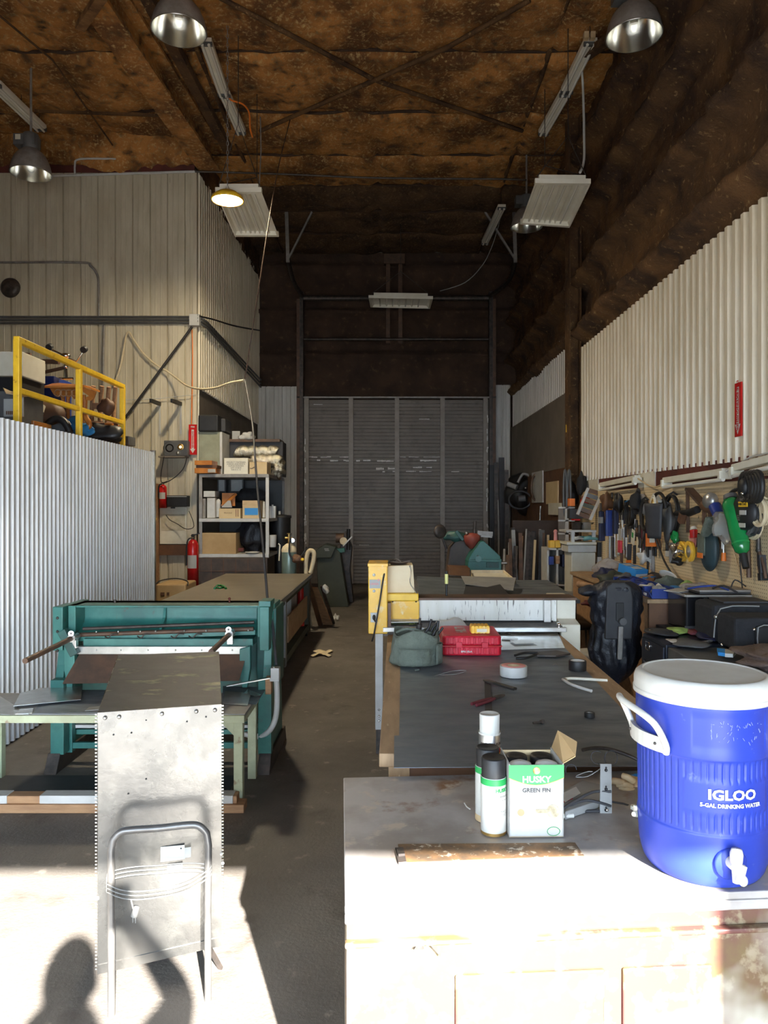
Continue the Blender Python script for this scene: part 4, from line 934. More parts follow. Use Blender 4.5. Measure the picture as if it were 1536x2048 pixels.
for px in (196,244,298,353,405,466): obj('blade_bolt', MB().ball(V(SX(px),4.50,SZ(1299)),.005,8,6), 'steel', t)
mb = MB(); mb.slab([V(SX(160),4.52,SZ(1306)),V(SX(495),4.52,SZ(1302)),V(SX(486),4.40,SZ(1360,4.42)),V(SX(142),4.40,SZ(1366,4.42))],.004,(0,1,-.4)); obj('scrap_chute', mb, 'brownsteel', t, label='rust brown sloping chute sheet under the blade')
obj('back_frame_plate', MB().ab(SX(135),SX(505),4.74,4.77,.35,.80), 'tealdark', t)
for s, x in ((0,SX(143)),(1,SX(493))):
    mb = MB(); sx = 1 if s == 0 else -1
    mb.prism([(x-.03*sx,SZ(1290)),(x+.035*sx,SZ(1296)),(x+.035*sx,SZ(1330)),(x+.02*sx,SZ(1372)),(x-.012*sx,SZ(1372)),(x-.03*sx,SZ(1335))], (0,4.48,0), (1,0,0), (0,0,1), -.05 )
    obj('ram_link', mb, 'teal', t, bevel=.004)
obj('rod_bracket', MB().bar(V(SX(132),4.47,SZ(1258)),V(SX(158),4.47,SZ(1306)),.05,.05), 'tealdark', t, bevel=.004)
for (cx_, cy_, ex, ey, ed) in ((144,1276,50,1322,3.95),(459,1268,422,1304,4.05)):
    mb = MB(); c_ = P(cx_,cy_,4.44); mb.cyl(c_+V(0,.06,.0), c_-V(0,.012,0), .024, n=18); mb.cyl(P(cx_-2,cy_-9,4.5), P(cx_-2,cy_-9,4.42), .016, n=14); mb.box(c_+V(0,.03,-.04),(.036,.04,.05))
    g = obj('gauge_clamp', mb, 'galvscrap', t, bevel=.002); obj('clamp_bolt', MB().cyl(P(cx_-2,cy_-9,4.42),P(cx_-2,cy_-9,4.41),.007,n=6), 'darksteel', g)
    obj('gauge_rod', MB().cyl(c_+V(0,.04,0), P(ex,ey,ed), .0155, n=14), 'brownsteel', t, label='brown round rod with a coppery cut end')
for z, h, y_, m in ((SZ(1462,4.6),.045,4.72,'tealdark'),(SZ(1453,4.6),.02,4.60,'lightgrey'),(SZ(1487,4.6),.036,4.56,'teal'),(SZ(1466,4.6),.03,4.62,'teal')):
    obj('cross_rail', MB().ab(SX(122),SX(512),y_,y_+.03,z-h/2,z+h/2), m, t, bevel=.002)
obj('treadle_link', MB().ab(SX(125),SX(140),4.55,4.6,SZ(1500,4.6),SZ(1440,4.6)), 'teal', t, bevel=.003); obj('treadle_link', MB().ab(SX(497),SX(511),4.55,4.6,SZ(1500,4.6),SZ(1440,4.6)), 'teal', t, bevel=.003)
obj('spring', MB().tube([V(SX(504)+.012*math.cos(i*.9),4.5+.012*math.sin(i*.9),SZ(1400)-.0042*i) for i in range(60)],.0025,5), 'steel', t)
obj('oil_cup', MB().cyl(V(SX(446),4.7,top),V(SX(446),4.7,top+.022),.006,n=8).ball(V(SX(446),4.7,top+.025),.009), 'redprimer', t); obj('oil_cup', MB().cyl(V(SX(208),4.7,top),V(SX(208),4.7,top+.02),.008,n=8), 'darksteel', t)
# electric box and conduit
t = thing('switch_box', 'grey metal electrical box on the right side of the shear', 'electrical box', P(550,1345,4.4))
obj('box_body', MB().box(P(551,1346,4.42),(.05,.06,.07)).box(P(550,1358,4.42),(.055,.05,.02)), 'lightgrey', t, bevel=.003)
obj('cover_screw', MB().ball(P(548,1335,4.385),.005), 'chrome', t)
props(obj('flexible_conduit', MB().tube(smooth_path([P(553,1362,4.42),P(554,1400,4.42),P(551,1436,4.44),P(538,1462,4.46),P(515,1473,4.48),P(490,1468,4.5)],8),.017,10), 'lightgrey'), 'ribbed grey flexible conduit curving down beside the shear', 'conduit')
props(obj('wood_block', MB().box(P(538,1370,4.46),(.035,.06,.10)), 'wood', bevel=.003), 'orange-brown wood block fixed beside the electrical box', 'wood block')
props(obj('steel_angle', MB().bar(P(453,1372,4.38),P(540,1356,4.42),.02,.006), 'sheetlight'), 'thin steel strip bridging the low table and the switch box', 'steel strip')
# drop cord from the ceiling to the box
t = thing('hanging_power_cord', 'dark power cord dropping from the ceiling to the shear switch box', 'cord', P(530,1100,4.8))
pts = [P(490,762,7.6),P(497,800,7.0),P(505,850,6.4),P(509,900,6.0),P(515,980,5.6),P(524,1070,5.2),P(531,1150,4.9),P(536,1205,4.7),P(545,1250,4.6),P(549,1290,4.5),P(553,1330,4.44)]
obj('cord', MB().tube(pts,.0085,8,sm=6), 'charcoal', t); 

# ================================================================ long table behind the shear
t = thing('long_table', 'long tan-topped table running behind the teal shear', 'table', (-1.5,7.2,0))
obj('table_top', MB().ab(-2.04,-.98,5.45,9.2,.732,.76), 'tantop', t, bevel=.002)
obj('top_edge', MB().ab(-.988,-.972,5.45,9.2,.715,.758), 'sheetlight', t)
obj('side_rail', MB().ab(-1.03,-1.0,5.45,9.2,.66,.732), 'olive', t); obj('side_rail', MB().ab(-2.02,-1.99,5.45,9.2,.66,.732), 'olive', t)
for x in (-1.03,-1.98):
    for y in (5.55,7.1,9.1): obj('leg', MB().ab(x-.035,x+.035,y-.035,y+.035,.06,.732), 'grey' if y == 7.1 else 'olive', t, bevel=.003); obj('caster', MB().cyl((x-.015,y,.03),(x+.015,y,.03),.03,n=14), 'black', t)
obj('lower_shelf', MB().ab(-2.0,-1.0,5.5,9.1,.12,.15), 'olive', t); obj('side_panel', MB().ab(-1.01,-.995,7.25,8.9,.26,.52), 'ply', t, label='dull wooden side board between the right legs')
obj('stretcher', MB().ab(-1.05,-1.0,5.5,9.1,.08,.12), 'olive', t)
random.seed(11)
mb = MB(); mb.tube([V(-1.12+random.uniform(0,.14),6.5+random.uniform(-.2,.2),.42+random.uniform(-.14,.14)) for _ in range(34)],.008,6,sm=4)
obj('red_hose_coil', mb, 'maroon', None, 'tangled dark red air hose stored under the long table', 'hose')
obj('storage_box', MB().ab(-1.5,-1.12,8.4,8.9,.15,.60), 'lightgrey', None, 'grey box on the lower shelf near the far end of the long table', 'box', bevel=.004)
obj('storage_box', MB().ab(-1.4,-1.1,7.3,7.7,.15,.36), 'cardlight', None, 'small cardboard box on the lower shelf of the long table', 'box', bevel=.004)
obj('red_bottle', MB().cyl((-1.08,8.95,.15),(-1.08,8.95,.62),.045,.035,n=14), 'redenamel', None, 'red bottle showing under the far end of the long table', 'bottle')
t = thing('green_clamp', 'small green tool lying alone on the long tan table', 'tool', H(441,1173,.765))
obj('green_strap', MB().tube([H(429,1177,.768),H(436,1171,.775),H(447,1172,.778),H(452,1177,.768)],.012,7,sm=4).tube([H(432,1175,.768),H(440,1176,.768),H(448,1174,.768)],.010,6,sm=3), 'green', t)
# timbers leaning on the far table corner
for k, (a, b, w_, m, lab) in enumerate((((617,1165,9.45),(641,1252,9.86),.06,'wooddark','dark plank leaning on the far table corner, inner one'),((613,1170,9.3),(622,1252,9.86),.03,'cream','thin white strip leaning on the table end'),((626,1175,9.5),(656,1249,9.95),.13,'wood','wide orange-brown plank leaning on the table end'),((643,1172,9.6),(667,1247,10.0),.04,'darksteel','dark bar leaning outermost against the table end'))):
    q0, q1 = P(*a), P(*b); q1.z = .0+w_*.3 if False else max(q1.z,.01); obj('leaning_board' if m != 'darksteel' else 'leaning_bar', MB().bar(q1,q0,w_,.02), m, None, lab, 'board')
for k,(px,py,d,lab) in enumerate(((652,1178,9.55,'crumpled white plastic scrap hanging at the end of the planks'),(671,1236,10.3,'white plastic scrap on the floor by the leaning planks'))):
    obj('plastic_scrap', MB().lump(P(px,py,d),(.04,.03,.05),.6,k), 'white', None, lab, 'scrap')
rag = MB(); rc = H(644,1307,.01); rag.grid(lambda u, v: V(rc.x+(u-.5)*.17*(1+.3*math.sin(9*v)), rc.y+(v-.5)*.26*(1+.35*math.sin(7*u+1)), .012+.022*abs(math.sin(5*u+3*v))*math.sin(PI*u)), 18, 14)
obj('rag', rag, 'clothcream', None, 'cream crumpled rag lying alone on the aisle floor', 'rag', solid=.003)
# ================================================================ yellow-ended roller machine behind the bench
t = thing('slitting_machine', 'cream and yellow sheet metal roller machine across the far bench end', 'machine', (.5,5.0,0))
y0 = 4.84
obj('front_beam', MB().ab(-.03,1.09,y0,y0+.10,P(0,1243,y0).z,P(0,1200,y0).z), mat('streaked_cream',(.80,.79,.74),(.70,.68,.60),rough=.4,scale=4,c3=(.16,.15,.13),s3=34,lo3=.60,hi3=.66,stretch=(2.2,1,.25)), t, bevel=.004)
obj('top_plate', MB().ab(-.035,1.22,y0-.01,y0+.20,.985,1.0), 'brownsteel', t, bevel=.002)
obj('roller_bed', MB().slab([V(-.03,4.72,.835),V(1.10,4.72,.835),V(1.07,4.88,.85),V(-.0,4.88,.85)],.02), 'darksteel', t)
obj('bed_edge', MB().ab(-.045,1.12,4.69,4.73,.800,.830), 'galvscrap', t, bevel=.003)
obj('roller', MB().cyl((-.02,4.82,.84),(1.06,4.82,.84),.014,n=14), 'black', t)
obj('end_housing', MB().prism([(4.74,.66),(5.2,.66),(5.2,.99),(4.86,.99),(4.86,.86),(4.74,.84)], (1.095,0,0), (0,1,0), (0,0,1), .125), 'cream', t, bevel=.006)
obj('end_block', MB().ab(1.00,1.045,4.80,4.85,.845,.99), 'sheetlight', t, bevel=.003); obj('wing_nut', MB().ball((1.075,4.71,.845),.014).cyl((1.075,4.71,.80),(1.075,4.71,.86),.008), 'chrome', t)
obj('lower_rail', MB().ab(-.0,1.1,5.0,5.06,.30,.36), 'palegreen', t)
obj('stand_leg', MB().ab(-.095,-.045,4.76,4.83,.16,.80), 'lightgrey', t, label='pale grey upright with bolts', bevel=.003)
for x, y in ((-.07,4.8),(1.1,4.8),(-.07,5.3),(1.1,5.3)): obj('stand_leg', MB().ab(x-.02,x+.02,y-.02,y+.02,0,.80), 'darksteel', t)
obj('frame_top', MB().ab(-.09,1.12,4.78,5.32,.76,.80), 'darksteel', t)
for z in (.22,.25,.29): obj('bolt', MB().ball((-.07,4.755,z),.008), 'chrome', t)
# yellow drive box
bx0, bx1 = (737-VX)/F*4.75, (775-VX)/F*4.75
obj('drive_cover', MB().ab(bx0,bx1,4.70,5.0,P(0,1268,4.7).z,P(0,1128,4.7).z), 'machyellow', t, bevel=.006)
obj('drive_cover_cap', MB().ab(bx0-.004,bx1+.004,4.695,5.0,P(0,1133,4.7).z,P(0,1127,4.7).z), 'machyellow', t, bevel=.002)
obj('side_rail', MB().ab(bx1+.002,bx1+.022,4.72,5.0,.80,.98), 'brownsteel', t)
for py in (1150,1182): obj('screw', MB().lathe([(.001,-.006),(.006,-.005),(.010,0)], P(748,py,4.70), (0,1,0), 14), 'white', t)
obj('warning_sticker', MB().box(P(750,1168,4.697),(.07,.002,.055)), 'paper', t); lettering('LINGA', .018, on(P(749,1168,4.694),(1,0,0),(0,0,1)), 'pink', t, bold=.0008)
obj('sticker_mark', MB().box(P(757,1160,4.695),(.010,.002,.014)), 'pink', t)
s1 = obj('switch_plate', MB().box(P(748,1235,4.697),(.044,.004,.062)), 'lightgrey', t, bevel=.002); obj('switch_lever', MB().ball(P(748,1235,4.685),(.010,.012,.018)).cyl(P(748,1238,4.69),P(750,1243,4.675),.004), 'black', s1)
obj('gearbox_cover', MB().ab(-.035,.185,4.78,5.0,.985,1.035), 'yellow', t, bevel=.006); obj('gearbox', MB().ab(-.03,.19,4.80,4.9,P(0,1240,4.8).z,.985), 'machyellow', t, bevel=.006)
for px in (785, 832): obj('bolt', MB().ball(P(px,1203,4.79),.006), 'black', t)
obj('flag_sticker', MB().box(P(776,1213,4.795),(.028,.003,.022)), 'pink', t)
obj('brush', MB().ab(-.015,.175,4.76,4.80,.83,.86), mat('bristles',(.02,.03,.01),(.20,.22,.05),rough=.9,scale=60,lo=.5,hi=.55), t); obj('white_plate', MB().slab([P(777,1244,4.75),P(838,1243,4.75),P(838,1238,4.8),P(778,1238,4.8)],.006), 'white', t)
# paper wrapped motor cover standing on it
t = thing('wrapped_parcel', 'brown paper wrapped block in clear plastic beside the yellow drive box', 'parcel', P(795,1190,4.9))
mb = MB(); q = [P(758,1190,4.83),P(830,1192,4.83),P(826,1130,4.86),P(758,1133,4.86)]; mb.slab(q,.22,(0,1,0)); obj('paper_wrap', mb, mat('manila_wrap',(.80,.68,.46),(.74,.60,.38),rough=.7,scale=5), t, bevel=.006)
mb = MB(); mb.grid(lambda u, v: P(818+20*v*v*.7+u*10+3*math.sin(8*v+3*u), 1131+60*v, 4.80+.25*u+.02*math.sin(12*v)), 6, 18); obj('plastic_wrap', mb, 'clear', t, solid=.002)
mb = MB(); mb.grid(lambda u, v: P(756+14*u+2*math.sin(9*v), 1133+56*v, 4.815+.012*math.sin(14*v+3*u)), 5, 16); obj('plastic_wrap', mb, 'clear', t, solid=.002)
t = thing('tool_dish', 'small metal dish with tools on top of the paper wrapped block', 'dish', P(793,1130,4.95))
obj('dish', MB().lathe([(.001,0),(.05,.001),(.075,.012)], P(796,1128,4.95), n=24), 'brownsteel', t); 
mb = MB(); mb.tube([P(778,1122,4.9),P(800,1125,4.92),P(820,1122,4.95)],.005,6,sm=3).tube([P(785,1124,4.9),P(792,1117,4.92),P(802,1124,4.95)],.004,6,sm=3); obj('loose_tools', mb, 'steel', t)
for k in range(2): obj('wood_wedge', MB().box(P(757+9*k,1128,4.84+.02*k),(.03,.09,.03),(0,0,.3)), 'woodlight', None, ('pale wood wedge on top left of the yellow drive box','second pale wood wedge leaning right on the yellow drive box')[k], 'wedge', bevel=.002)
props(obj('draped_cord', MB().tube([P(790,1121,4.86),P(778,1124,4.76),P(768,1150,4.70),P(760,1200,4.66),P(754,1235,4.65),P(748,1268,4.66),P(744,1282,4.70)],.0055,8,sm=6), 'rubber'), 'thin black cord draped down the front of the yellow drive box', 'cord')
t = thing('marking_pen', 'upright yellow and black marker tube on the machine beam', 'marker', P(893,1195,4.95))
a = P(893,1196,4.95); obj('lower_tube', MB().cyl(V(a.x,a.y,1.0),V(a.x,a.y,1.08),.008,n=12), 'black', t); obj('upper_tube', MB().cyl(V(a.x,a.y,1.08),V(a.x,a.y,1.145),.012,n=14), mat('lemon',(.80,.78,.30),rough=.5), t); obj('cap', MB().cyl(V(a.x,a.y,1.145),V(a.x,a.y,1.165),.009,n=12), 'black', t)
for k, (px, m, lab) in enumerate(((842,'bluebright','small blue plastic knob lying on the machine beam'),(860,'darksteel','dark screwdriver bit left of the lying file on the beam'))): obj('small_tool', MB().cyl(P(px,1195,4.95),P(px+9,1196,4.95),.010,n=10).tf(Matrix.Identity(4)), m, None, lab, 'tool')
props(obj('file', MB().bar(P(866,1193,4.95),P(884,1196,4.93),.016,.006), 'steelpaint'), 'flat grey file lying left of the upright marker', 'file')

# ================================================================ table and machines further back
t = thing('sheet_table', 'grey sheet-covered table behind the roller machine', 'table', (.75,6.7,0))
obj('table_top', MB().slab([V(.22,6.3,.80),V(1.62,6.3,.80),V(1.62,7.6,.84),V(.22,7.6,.84)],.03), 'sheet', t)
obj('tilted_sheet', MB().slab([P(830,1190,6.2),P(930,1192,6.2),P(926,1157,6.9),P(834,1152,6.9)],.004), 'sheet', t); obj('tilted_sheet', MB().slab([P(926,1192,6.15),P(1022,1194,6.15),P(1000,1168,6.7),P(932,1168,6.7)],.004), 'charcoal', t)
obj('tilted_sheet', MB().slab([P(922,1152,7.0),P(1032,1155,7.0),P(1026,1181,6.5),P(930,1168,6.6)],.004), 'grey', t)
for x, y in ((.27,6.35),(1.57,6.35),(.27,7.55),(1.57,7.55)): obj('leg', MB().ab(x-.025,x+.025,y-.025,y+.025,0,.79), 'darksteel', t)
t = thing('shallow_tray', 'cream shallow tray with low sides on the far sheet table', 'tray', P(985,1152,7.3))
q = [P(942,1157,7.1),P(1032,1160,7.1),P(1008,1140,7.7),P(942,1140,7.7)]
obj('tray_base', MB().slab([p-V(0,0,.03) for p in q],.005), 'cream', t)
for i in range(4): obj('tray_side', MB().slab([q[i],q[(i+1)%4],q[(i+1)%4]-V(0,0,.035),q[i]-V(0,0,.035)],.008,(0,0,0) if False else ((0,1,0),(-1,0,0),(0,-1,0),(1,0,0))[i]), 'clothcream', t)
props(obj('wooden_crate', MB().slab([P(898,1150,7.3),P(940,1152,7.3),P(940,1136,7.4),P(898,1134,7.4)],.3,(0,1,0)), 'wooddark', bevel=.004), 'brown wooden crate between the tilted sheets and the green machine', 'crate')
d = 8.4
t = thing('green_machine', 'sea-green cast iron bending machine on the far bench', 'machine', P(970,1140,8.5))
poly = [(936,1142),(1003,1142),(1003,1124),(1000,1112),(968,1082),(960,1084),(943,1108),(936,1122)]
def pp(poly, d): o = P(VX,VY,d); return [((x-VX)/F*d,(VY-y)/F*d) for x, y in poly], o
pl, o = pp(poly, d); obj('casting', MB().prism(pl, o, (1,0,0), (0,0,1), -.32), 'teal', t, bevel=.008)
obj('ribbed_band', MB().box(P(970,1121,8.38),(.37,.03,.03)), 'teal', t, bevel=.004); obj('boss', MB().cyl(P(957,1118,8.42),P(957,1118,8.34),.035,n=18), 'teal', t)
obj('bolt', MB().ball(P(956,1113,8.36),.014), 'steel', t); obj('panel_rib', MB().box(P(985,1130,8.38),(.14,.02,.06)), 'tealdark', t, bevel=.004)
obj('shaft', MB().cyl(P(1000,1126,8.5),P(1014,1126,8.5),.016,n=10), 'steel', t)
t = thing('dark_press', 'dark brown press with a round handwheel and a red-brown hopper', 'machine', P(910,1150,8.6))
pl, o = pp([(893,1148),(940,1148),(944,1100),(930,1080),(912,1082),(900,1096)], 8.75); obj('press_body', MB().prism(pl, o, (1,0,0), (0,0,1), -.3), mat('dark_brown_iron',(.10,.075,.062),(.07,.055,.048),rough=.6,scale=8), t, bevel=.01)
hw = P(880,1063,8.7); obj('handwheel', MB().lathe([(.02,-.02),(.07,-.025),(.085,0),(.07,.025),(.02,.02)], hw, (.5,-1,.1), 24, cap=True), 'darksteel', t); obj('wheel_arm', MB().cyl(hw,P(893,1098,8.7),.012,n=8), 'darksteel', t)
obj('hopper', MB().lathe([(.03,-.10),(.07,-.06),(.095,0),(.095,.05),(.06,.075),(.001,.085)], P(944,1080,8.6), n=22), mat('red_oxide',(.28,.055,.035),(.2,.04,.03),rough=.5,scale=7), t)
obj('lever', MB().cyl(P(949,1068,8.6),P(950,1042,8.6),.017,n=10), 'darksteel', t)
obj('upper_arm', MB().lump(P(908,1072,8.8),(.13,.08,.07),.3,2).bar(P(912,1062,8.6),P(926,1080,8.6),.03,.03), 'tealdark', t)
obj('side_arm', MB().bar(P(955,1065,8.7),P(985,1068,8.7),.05,.05).bar(P(962,1072,8.6),P(984,1074,8.6),.02,.02), 'steelpaint', t); obj('grip_end', MB().ball(P(933,1066,8.55),.018), 'steel', t)
obj('pedestal', MB().prism([(.70,.70),(1.20,.70),(1.15,0),(.75,0)], (0,8.8,0), (1,0,0), (0,0,1), -.3), 'darksteel', t)
# pedestal machines by the roll door
t = thing('pedestal_machine', 'tall olive grey pedestal machine in front of the roll door', 'machine', P(660,1212,11.8))
pl, o = pp([(640,1214),(697,1214),(690,1170),(680,1105),(672,1097),(640,1097),(634,1110),(634,1150)], 11.72); obj('pedestal', MB().prism(pl, o, (1,0,0), (0,0,1), -.35), 'olive', t, bevel=.01)
pl, o = pp([(630,1116),(662,1116),(672,1094),(650,1088),(632,1100)], 11.65); obj('head', MB().prism(pl, o, (1,0,0), (0,0,1), -.4), 'olive', t, bevel=.01)
obj('name_plate', MB().box(P(653,1098,11.63),(.07,.004,.013)).box(P(654,1101,11.63),(.07,.004,.01)), 'paper', t)
obj('arm', MB().bar(P(640,1105,11.8),P(690,1100,11.8),.12,.07), 'tealdark', t, bevel=.008)
t = thing('belt_sander', 'dark narrow floor machine with a pale guard beside the olive pedestal', 'machine', P(697,1203,12.3))
pl, o = pp([(683,1205),(707,1205),(700,1140),(704,1094),(690,1062),(684,1080),(676,1110)], 12.28); obj('body', MB().prism(pl, o, (1,0,0), (0,0,1), -.25), 'darksteel', t, bevel=.01)
obj('guard_disc', MB().cyl(P(687,1082,11.9),P(687,1082,11.84),.06,n=18), 'clothcream', t); obj('white_rod', MB().bar(P(686,1092,11.83),P(704,1073,11.83),.02,.02), 'white', t)
obj('motor', MB().cyl(P(672,1076,12.1),P(688,1076,12.1),.08,n=16), 'brownsteel', t); obj('upright', MB().cyl(P(697,1100,12.2),P(697,1058,12.2),.03,n=10), 'black', t)

# ================================================================ corner shelving rack
t = thing('shelving_rack', 'grey steel shelving rack standing in the left back corner', 'shelving', (-2.14,10.7,0))
rx0, rx1, ry0, ry1 = (399-VX)/F*10.1, (538-VX)/F*10.1, 10.08, 11.55
rx0 = max(rx0, XL+.06)
zq = lambda y: 0 if y > 11 else P(0,1108,10.08).z-.05
for x, y, m in ((rx0+.02,ry0,'steelpaint'),(rx1-.02,ry0,'lightgrey'),(rx0+.02,ry1,'steelpaint'),(rx1-.02,ry1,'steelpaint')):
    obj('post', MB().ab(x-.022,x+.022,y-.003,y+.003,zq(y),2.02).ab(x+(.016 if x > -2 else -.022),x+(.022 if x > -2 else -.016),y,y+.04,zq(y),2.02), m, t)
ZT, ZM, ZL = P(0,948,10.08).z, P(0,1037,10.08).z, P(0,1108,10.08).z
for z, y1 in ((ZT,ry1),(ZM,ry1-.3),(ZL,ry1-.3)): obj('shelf', MB().ab(rx0,rx1,ry0-.01,y1,z-.045,z), 'lightgrey' if z < ZT else 'steelpaint', t, bevel=.002)
obj('back_panel', MB().ab(rx0,rx1,ry1-.25,ry1-.23,ZL,ZT), 'black', t)
props(obj('dark_brick_cabinet', MB().ab(rx0-.02,rx1,9.96,10.6,0.0,ZL-.05), mat('dark_brick_tiles',(.05,.035,.028),(.08,.055,.04),rough=.6,scale=9), bevel=.004), 'dark brown low cabinet under the shelving rack', 'cabinet')
g = bpy.data.objects.get('dark_brick_cabinet'); g.name = 'low_cabinet'; 
for k in range(5):
    x = rx0+.03+.165*k; obj('tile_joint', MB().ab(x-.004,x+.004,9.952,9.962,.3,ZL-.06), 'wooddark', g)
obj('tile_joint', MB().ab(rx0,rx1,9.952,9.962,.72,.728), 'wooddark', g)
def shelf_box(px0,px1,py0,py1,d,m,nm,label,cat='box',dep=.3,bev=.004,**k):
    a = P(px0,py1,d); b = P(px1,py0,d); return obj(nm, MB().ab(a.x,b.x,d,d+dep,a.z,b.z), m, None, label, cat, bevel=bev, **k)
dd = 10.12
for k, (x0,x1,y0,y1,lab) in enumerate(((389,424,921,930,'upper reddish wooden picture frame lying on the rack top'),(389,432,936,946.5,'lower reddish wooden frame with a white tag on the rack top'))): o = shelf_box(x0,x1,y0,y1,10.02+.02*k,'woodorange','picture_frame',lab,'frame',.4)
shelf_box(392,434,930,936,10.06,'wooddark','picture_frame','dark wooden strip between the two reddish frames','frame',.35)
obj('price_tag', MB().ab(P(416,0,10.03).x,P(431,0,10.03).x,10.025,10.035,P(0,945,10.03).z,P(0,938,10.03).z), 'paper', o)
t = thing('glass_cabinet', 'pale green glass fronted cabinet under the black monitor', 'cabinet', P(420,946,10.4))
a, b = P(397,946,10.35), P(440,864,10.35); obj('body', MB().ab(a.x,b.x,10.35,10.8,ZT,b.z), mat('pale_green_glass',(.32,.34,.25),(.26,.27,.2),rough=.15), t); obj('edge_post', MB().ab(b.x-.0,b.x+.035,10.33,10.8,ZT,b.z), 'lightgrey', t, bevel=.004)
t = thing('monitor', 'black boxy monitor on top of the pale glass cabinet', 'monitor', P(418,862,10.4))
a, b = P(396,863,10.3), P(436,829,10.3); obj('screen_housing', MB().ab(a.x,b.x,10.3,10.7,a.z,b.z), 'black', t, bevel=.02); obj('back_shell', MB().ab(a.x+.1,b.x+.06,10.5,10.9,a.z+.02,b.z-.03), 'charcoal', t, bevel=.02)
shelf_box(449,566,883,953,10.9,'charcoal','equipment_case','long dark grey case behind the foil ducts on the rack top','case',.35,.01)
shelf_box(445,560,878,884,10.85,'brownsteel','folded_tarp','flat brown folded cover over the long dark case','tarp',.4,.006)
shelf_box(464,480,862,879,10.9,'paper','picture_frame','small white framed picture standing on the long case','picture frame',.02)
obj('cloth_bundle', MB().lump(P(494,873,10.9),(.10,.08,.06),.4,5), 'lightgrey', None, 'pale crumpled cloth beside the small framed picture', 'cloth')
for k,(px0,px1,py,r,lab) in enumerate(((472,554,903,.075,'upper roll of crinkled foil duct on the rack'),(500,560,921,.075,'lower roll of crinkled foil duct on the rack'))):
    mb = MB(); n = 26; pts = [P(px0+(px1-px0)*i/n,py+2*math.sin(i),10.65-.1*k) for i in range(n+1)]; mb.tube(pts,[r*(1+.06*(i%2)) for i in range(n+1)],18); obj('foil_duct', mb, 'foil', None, lab, 'duct', 'foil ducts on the rack')
obj('foil_duct', MB().lump(P(556,936,10.6),(.10,.12,.12),.5,2,24,16,5), 'foil', None, 'crushed end of foil duct at the right of the rack top', 'duct')
t = thing('archive_box', 'white box with handwritten black lines on the rack top', 'box', P(472,946,10.12))
a, b = P(448,947,10.12), P(496,916,10.12); obj('box_body', MB().ab(a.x,b.x,10.12,10.5,ZT,b.z), 'cream', t, bevel=.004)
lettering('SPECIALTY FASTENERS\nSCREWS AND RIVETS\nCLIPS & WASHERS\nQTY 24 BOX\nSIZE 8 X 1/2', .026, on(P(472,932,10.117),(1,0,0),(0,0,1)), 'charcoal', t)
t = thing('carton', 'small cardboard carton with a wavy black mark on the rack top', 'box', P(515,946,10.12))
a, b = P(499,947,10.12), P(534,924,10.12); obj('box_body', MB().ab(a.x,b.x,10.12,10.45,ZT,b.z), 'cardlight', t, bevel=.003); obj('ink_mark', MB().tube([P(500,936,10.115),P(504,937,10.115),P(508,934,10.115),P(513,937,10.115)],.004,5,sm=3), 'black', t)
# middle shelf
dm = 10.2
for k,(x0,x1,y0,y1,lab,m) in enumerate(((398,404,997,1036,'thin grey binder leftmost on the middle shelf','grey'),(405,411,997,1036,'second thin grey binder on the middle shelf','steelpaint'),(414,430,996,1036,'wide grey document box on the middle shelf','lightgrey'))): shelf_box(x0,x1,y0,y1,dm,m,'file_box',lab,'file box',.28,.003,group='grey file boxes on the middle shelf')
shelf_box(407,430,982,994,dm,'lightgrey','metal_cash_box','small grey metal box lying over the file boxes','box',.25,.004)
t = thing('open_carton', 'open cardboard carton with a wood offcut and white card in it', 'box', P(460,1036,10.15))
a, b = P(438,1035,10.15), P(481,1017,10.15); obj('box_body', MB().ab(a.x,b.x,10.15,10.5,ZM,b.z), 'cardlight', t, bevel=.003); lettering('FRAGILE', .03, on(P(456,1026,10.147),(1,0,0),(0,0,1)), 'wooddark', t)
for px in (472,476): obj('red_stripe', MB().box(P(px,1026,10.147),(.008,.003,.10)), 'redprimer', t)
obj('wood_offcut', MB().bar(P(444,1012,10.2),P(472,988,10.3),.06,.03).ab(P(444,0,10.3).x,P(470,0,10.3).x,10.3,10.33,P(0,1012,10.3).z,P(0,986,10.3).z), 'woodorange', None, 'reddish wood offcut leaning in the open carton', 'offcut')
pl, o = pp([(442,1015),(464,1015),(461,1001),(456,1001)], 10.17); obj('white_card', MB().prism(pl, o, (1,0,0), (0,0,1), -.01), 'paper', None, 'white triangular card in front of the wood offcut', 'card')
t = thing('carton', 'cardboard carton with a blue label on the middle shelf', 'box', P(502,1036,10.15))
a, b = P(485,1035,10.15), P(519,1001,10.15); obj('box_body', MB().ab(a.x,b.x,10.15,10.5,ZM,b.z), 'cardlight', t, bevel=.003); obj('blue_label', MB().ab(a.x+.03,b.x-.02,10.145,10.15,P(0,1030,10.15).z,P(0,1016,10.15).z), 'bluebright', t)
obj('carton_lid', MB().ab(a.x,b.x,10.147,10.15,P(0,1012,10.15).z,b.z), 'woodlight', t)
for k,(x0,x1,lab) in enumerate(((435,452,'dim framed picture at the back of the rack, left one'),(460,487,'dim framed picture at the back of the rack, right one'))):
    t = thing('picture_frame', lab, 'picture frame', P((x0+x1)/2,990,11.0)); a, b = P(x0,985,11.0), P(x1,957,11.0); obj('frame', MB().ab(a.x,b.x,11.0,11.03,a.z,b.z), 'black', t); obj('picture', MB().ab(a.x+.02,b.x-.02,10.99,11.0,a.z+.02,b.z-.02), 'grey', t)
obj('dark_bag', MB().lump(P(500,992,10.7),(.22,.12,.10),.3,8), 'blackcloth', None, 'dark soft bag behind the blue labelled carton', 'bag')
t = thing('white_tin', 'white rectangular tin at the right end of the middle shelf', 'tin', P(548,1034,10.5)); a, b = P(538,1034,10.45), P(549,1012,10.45)
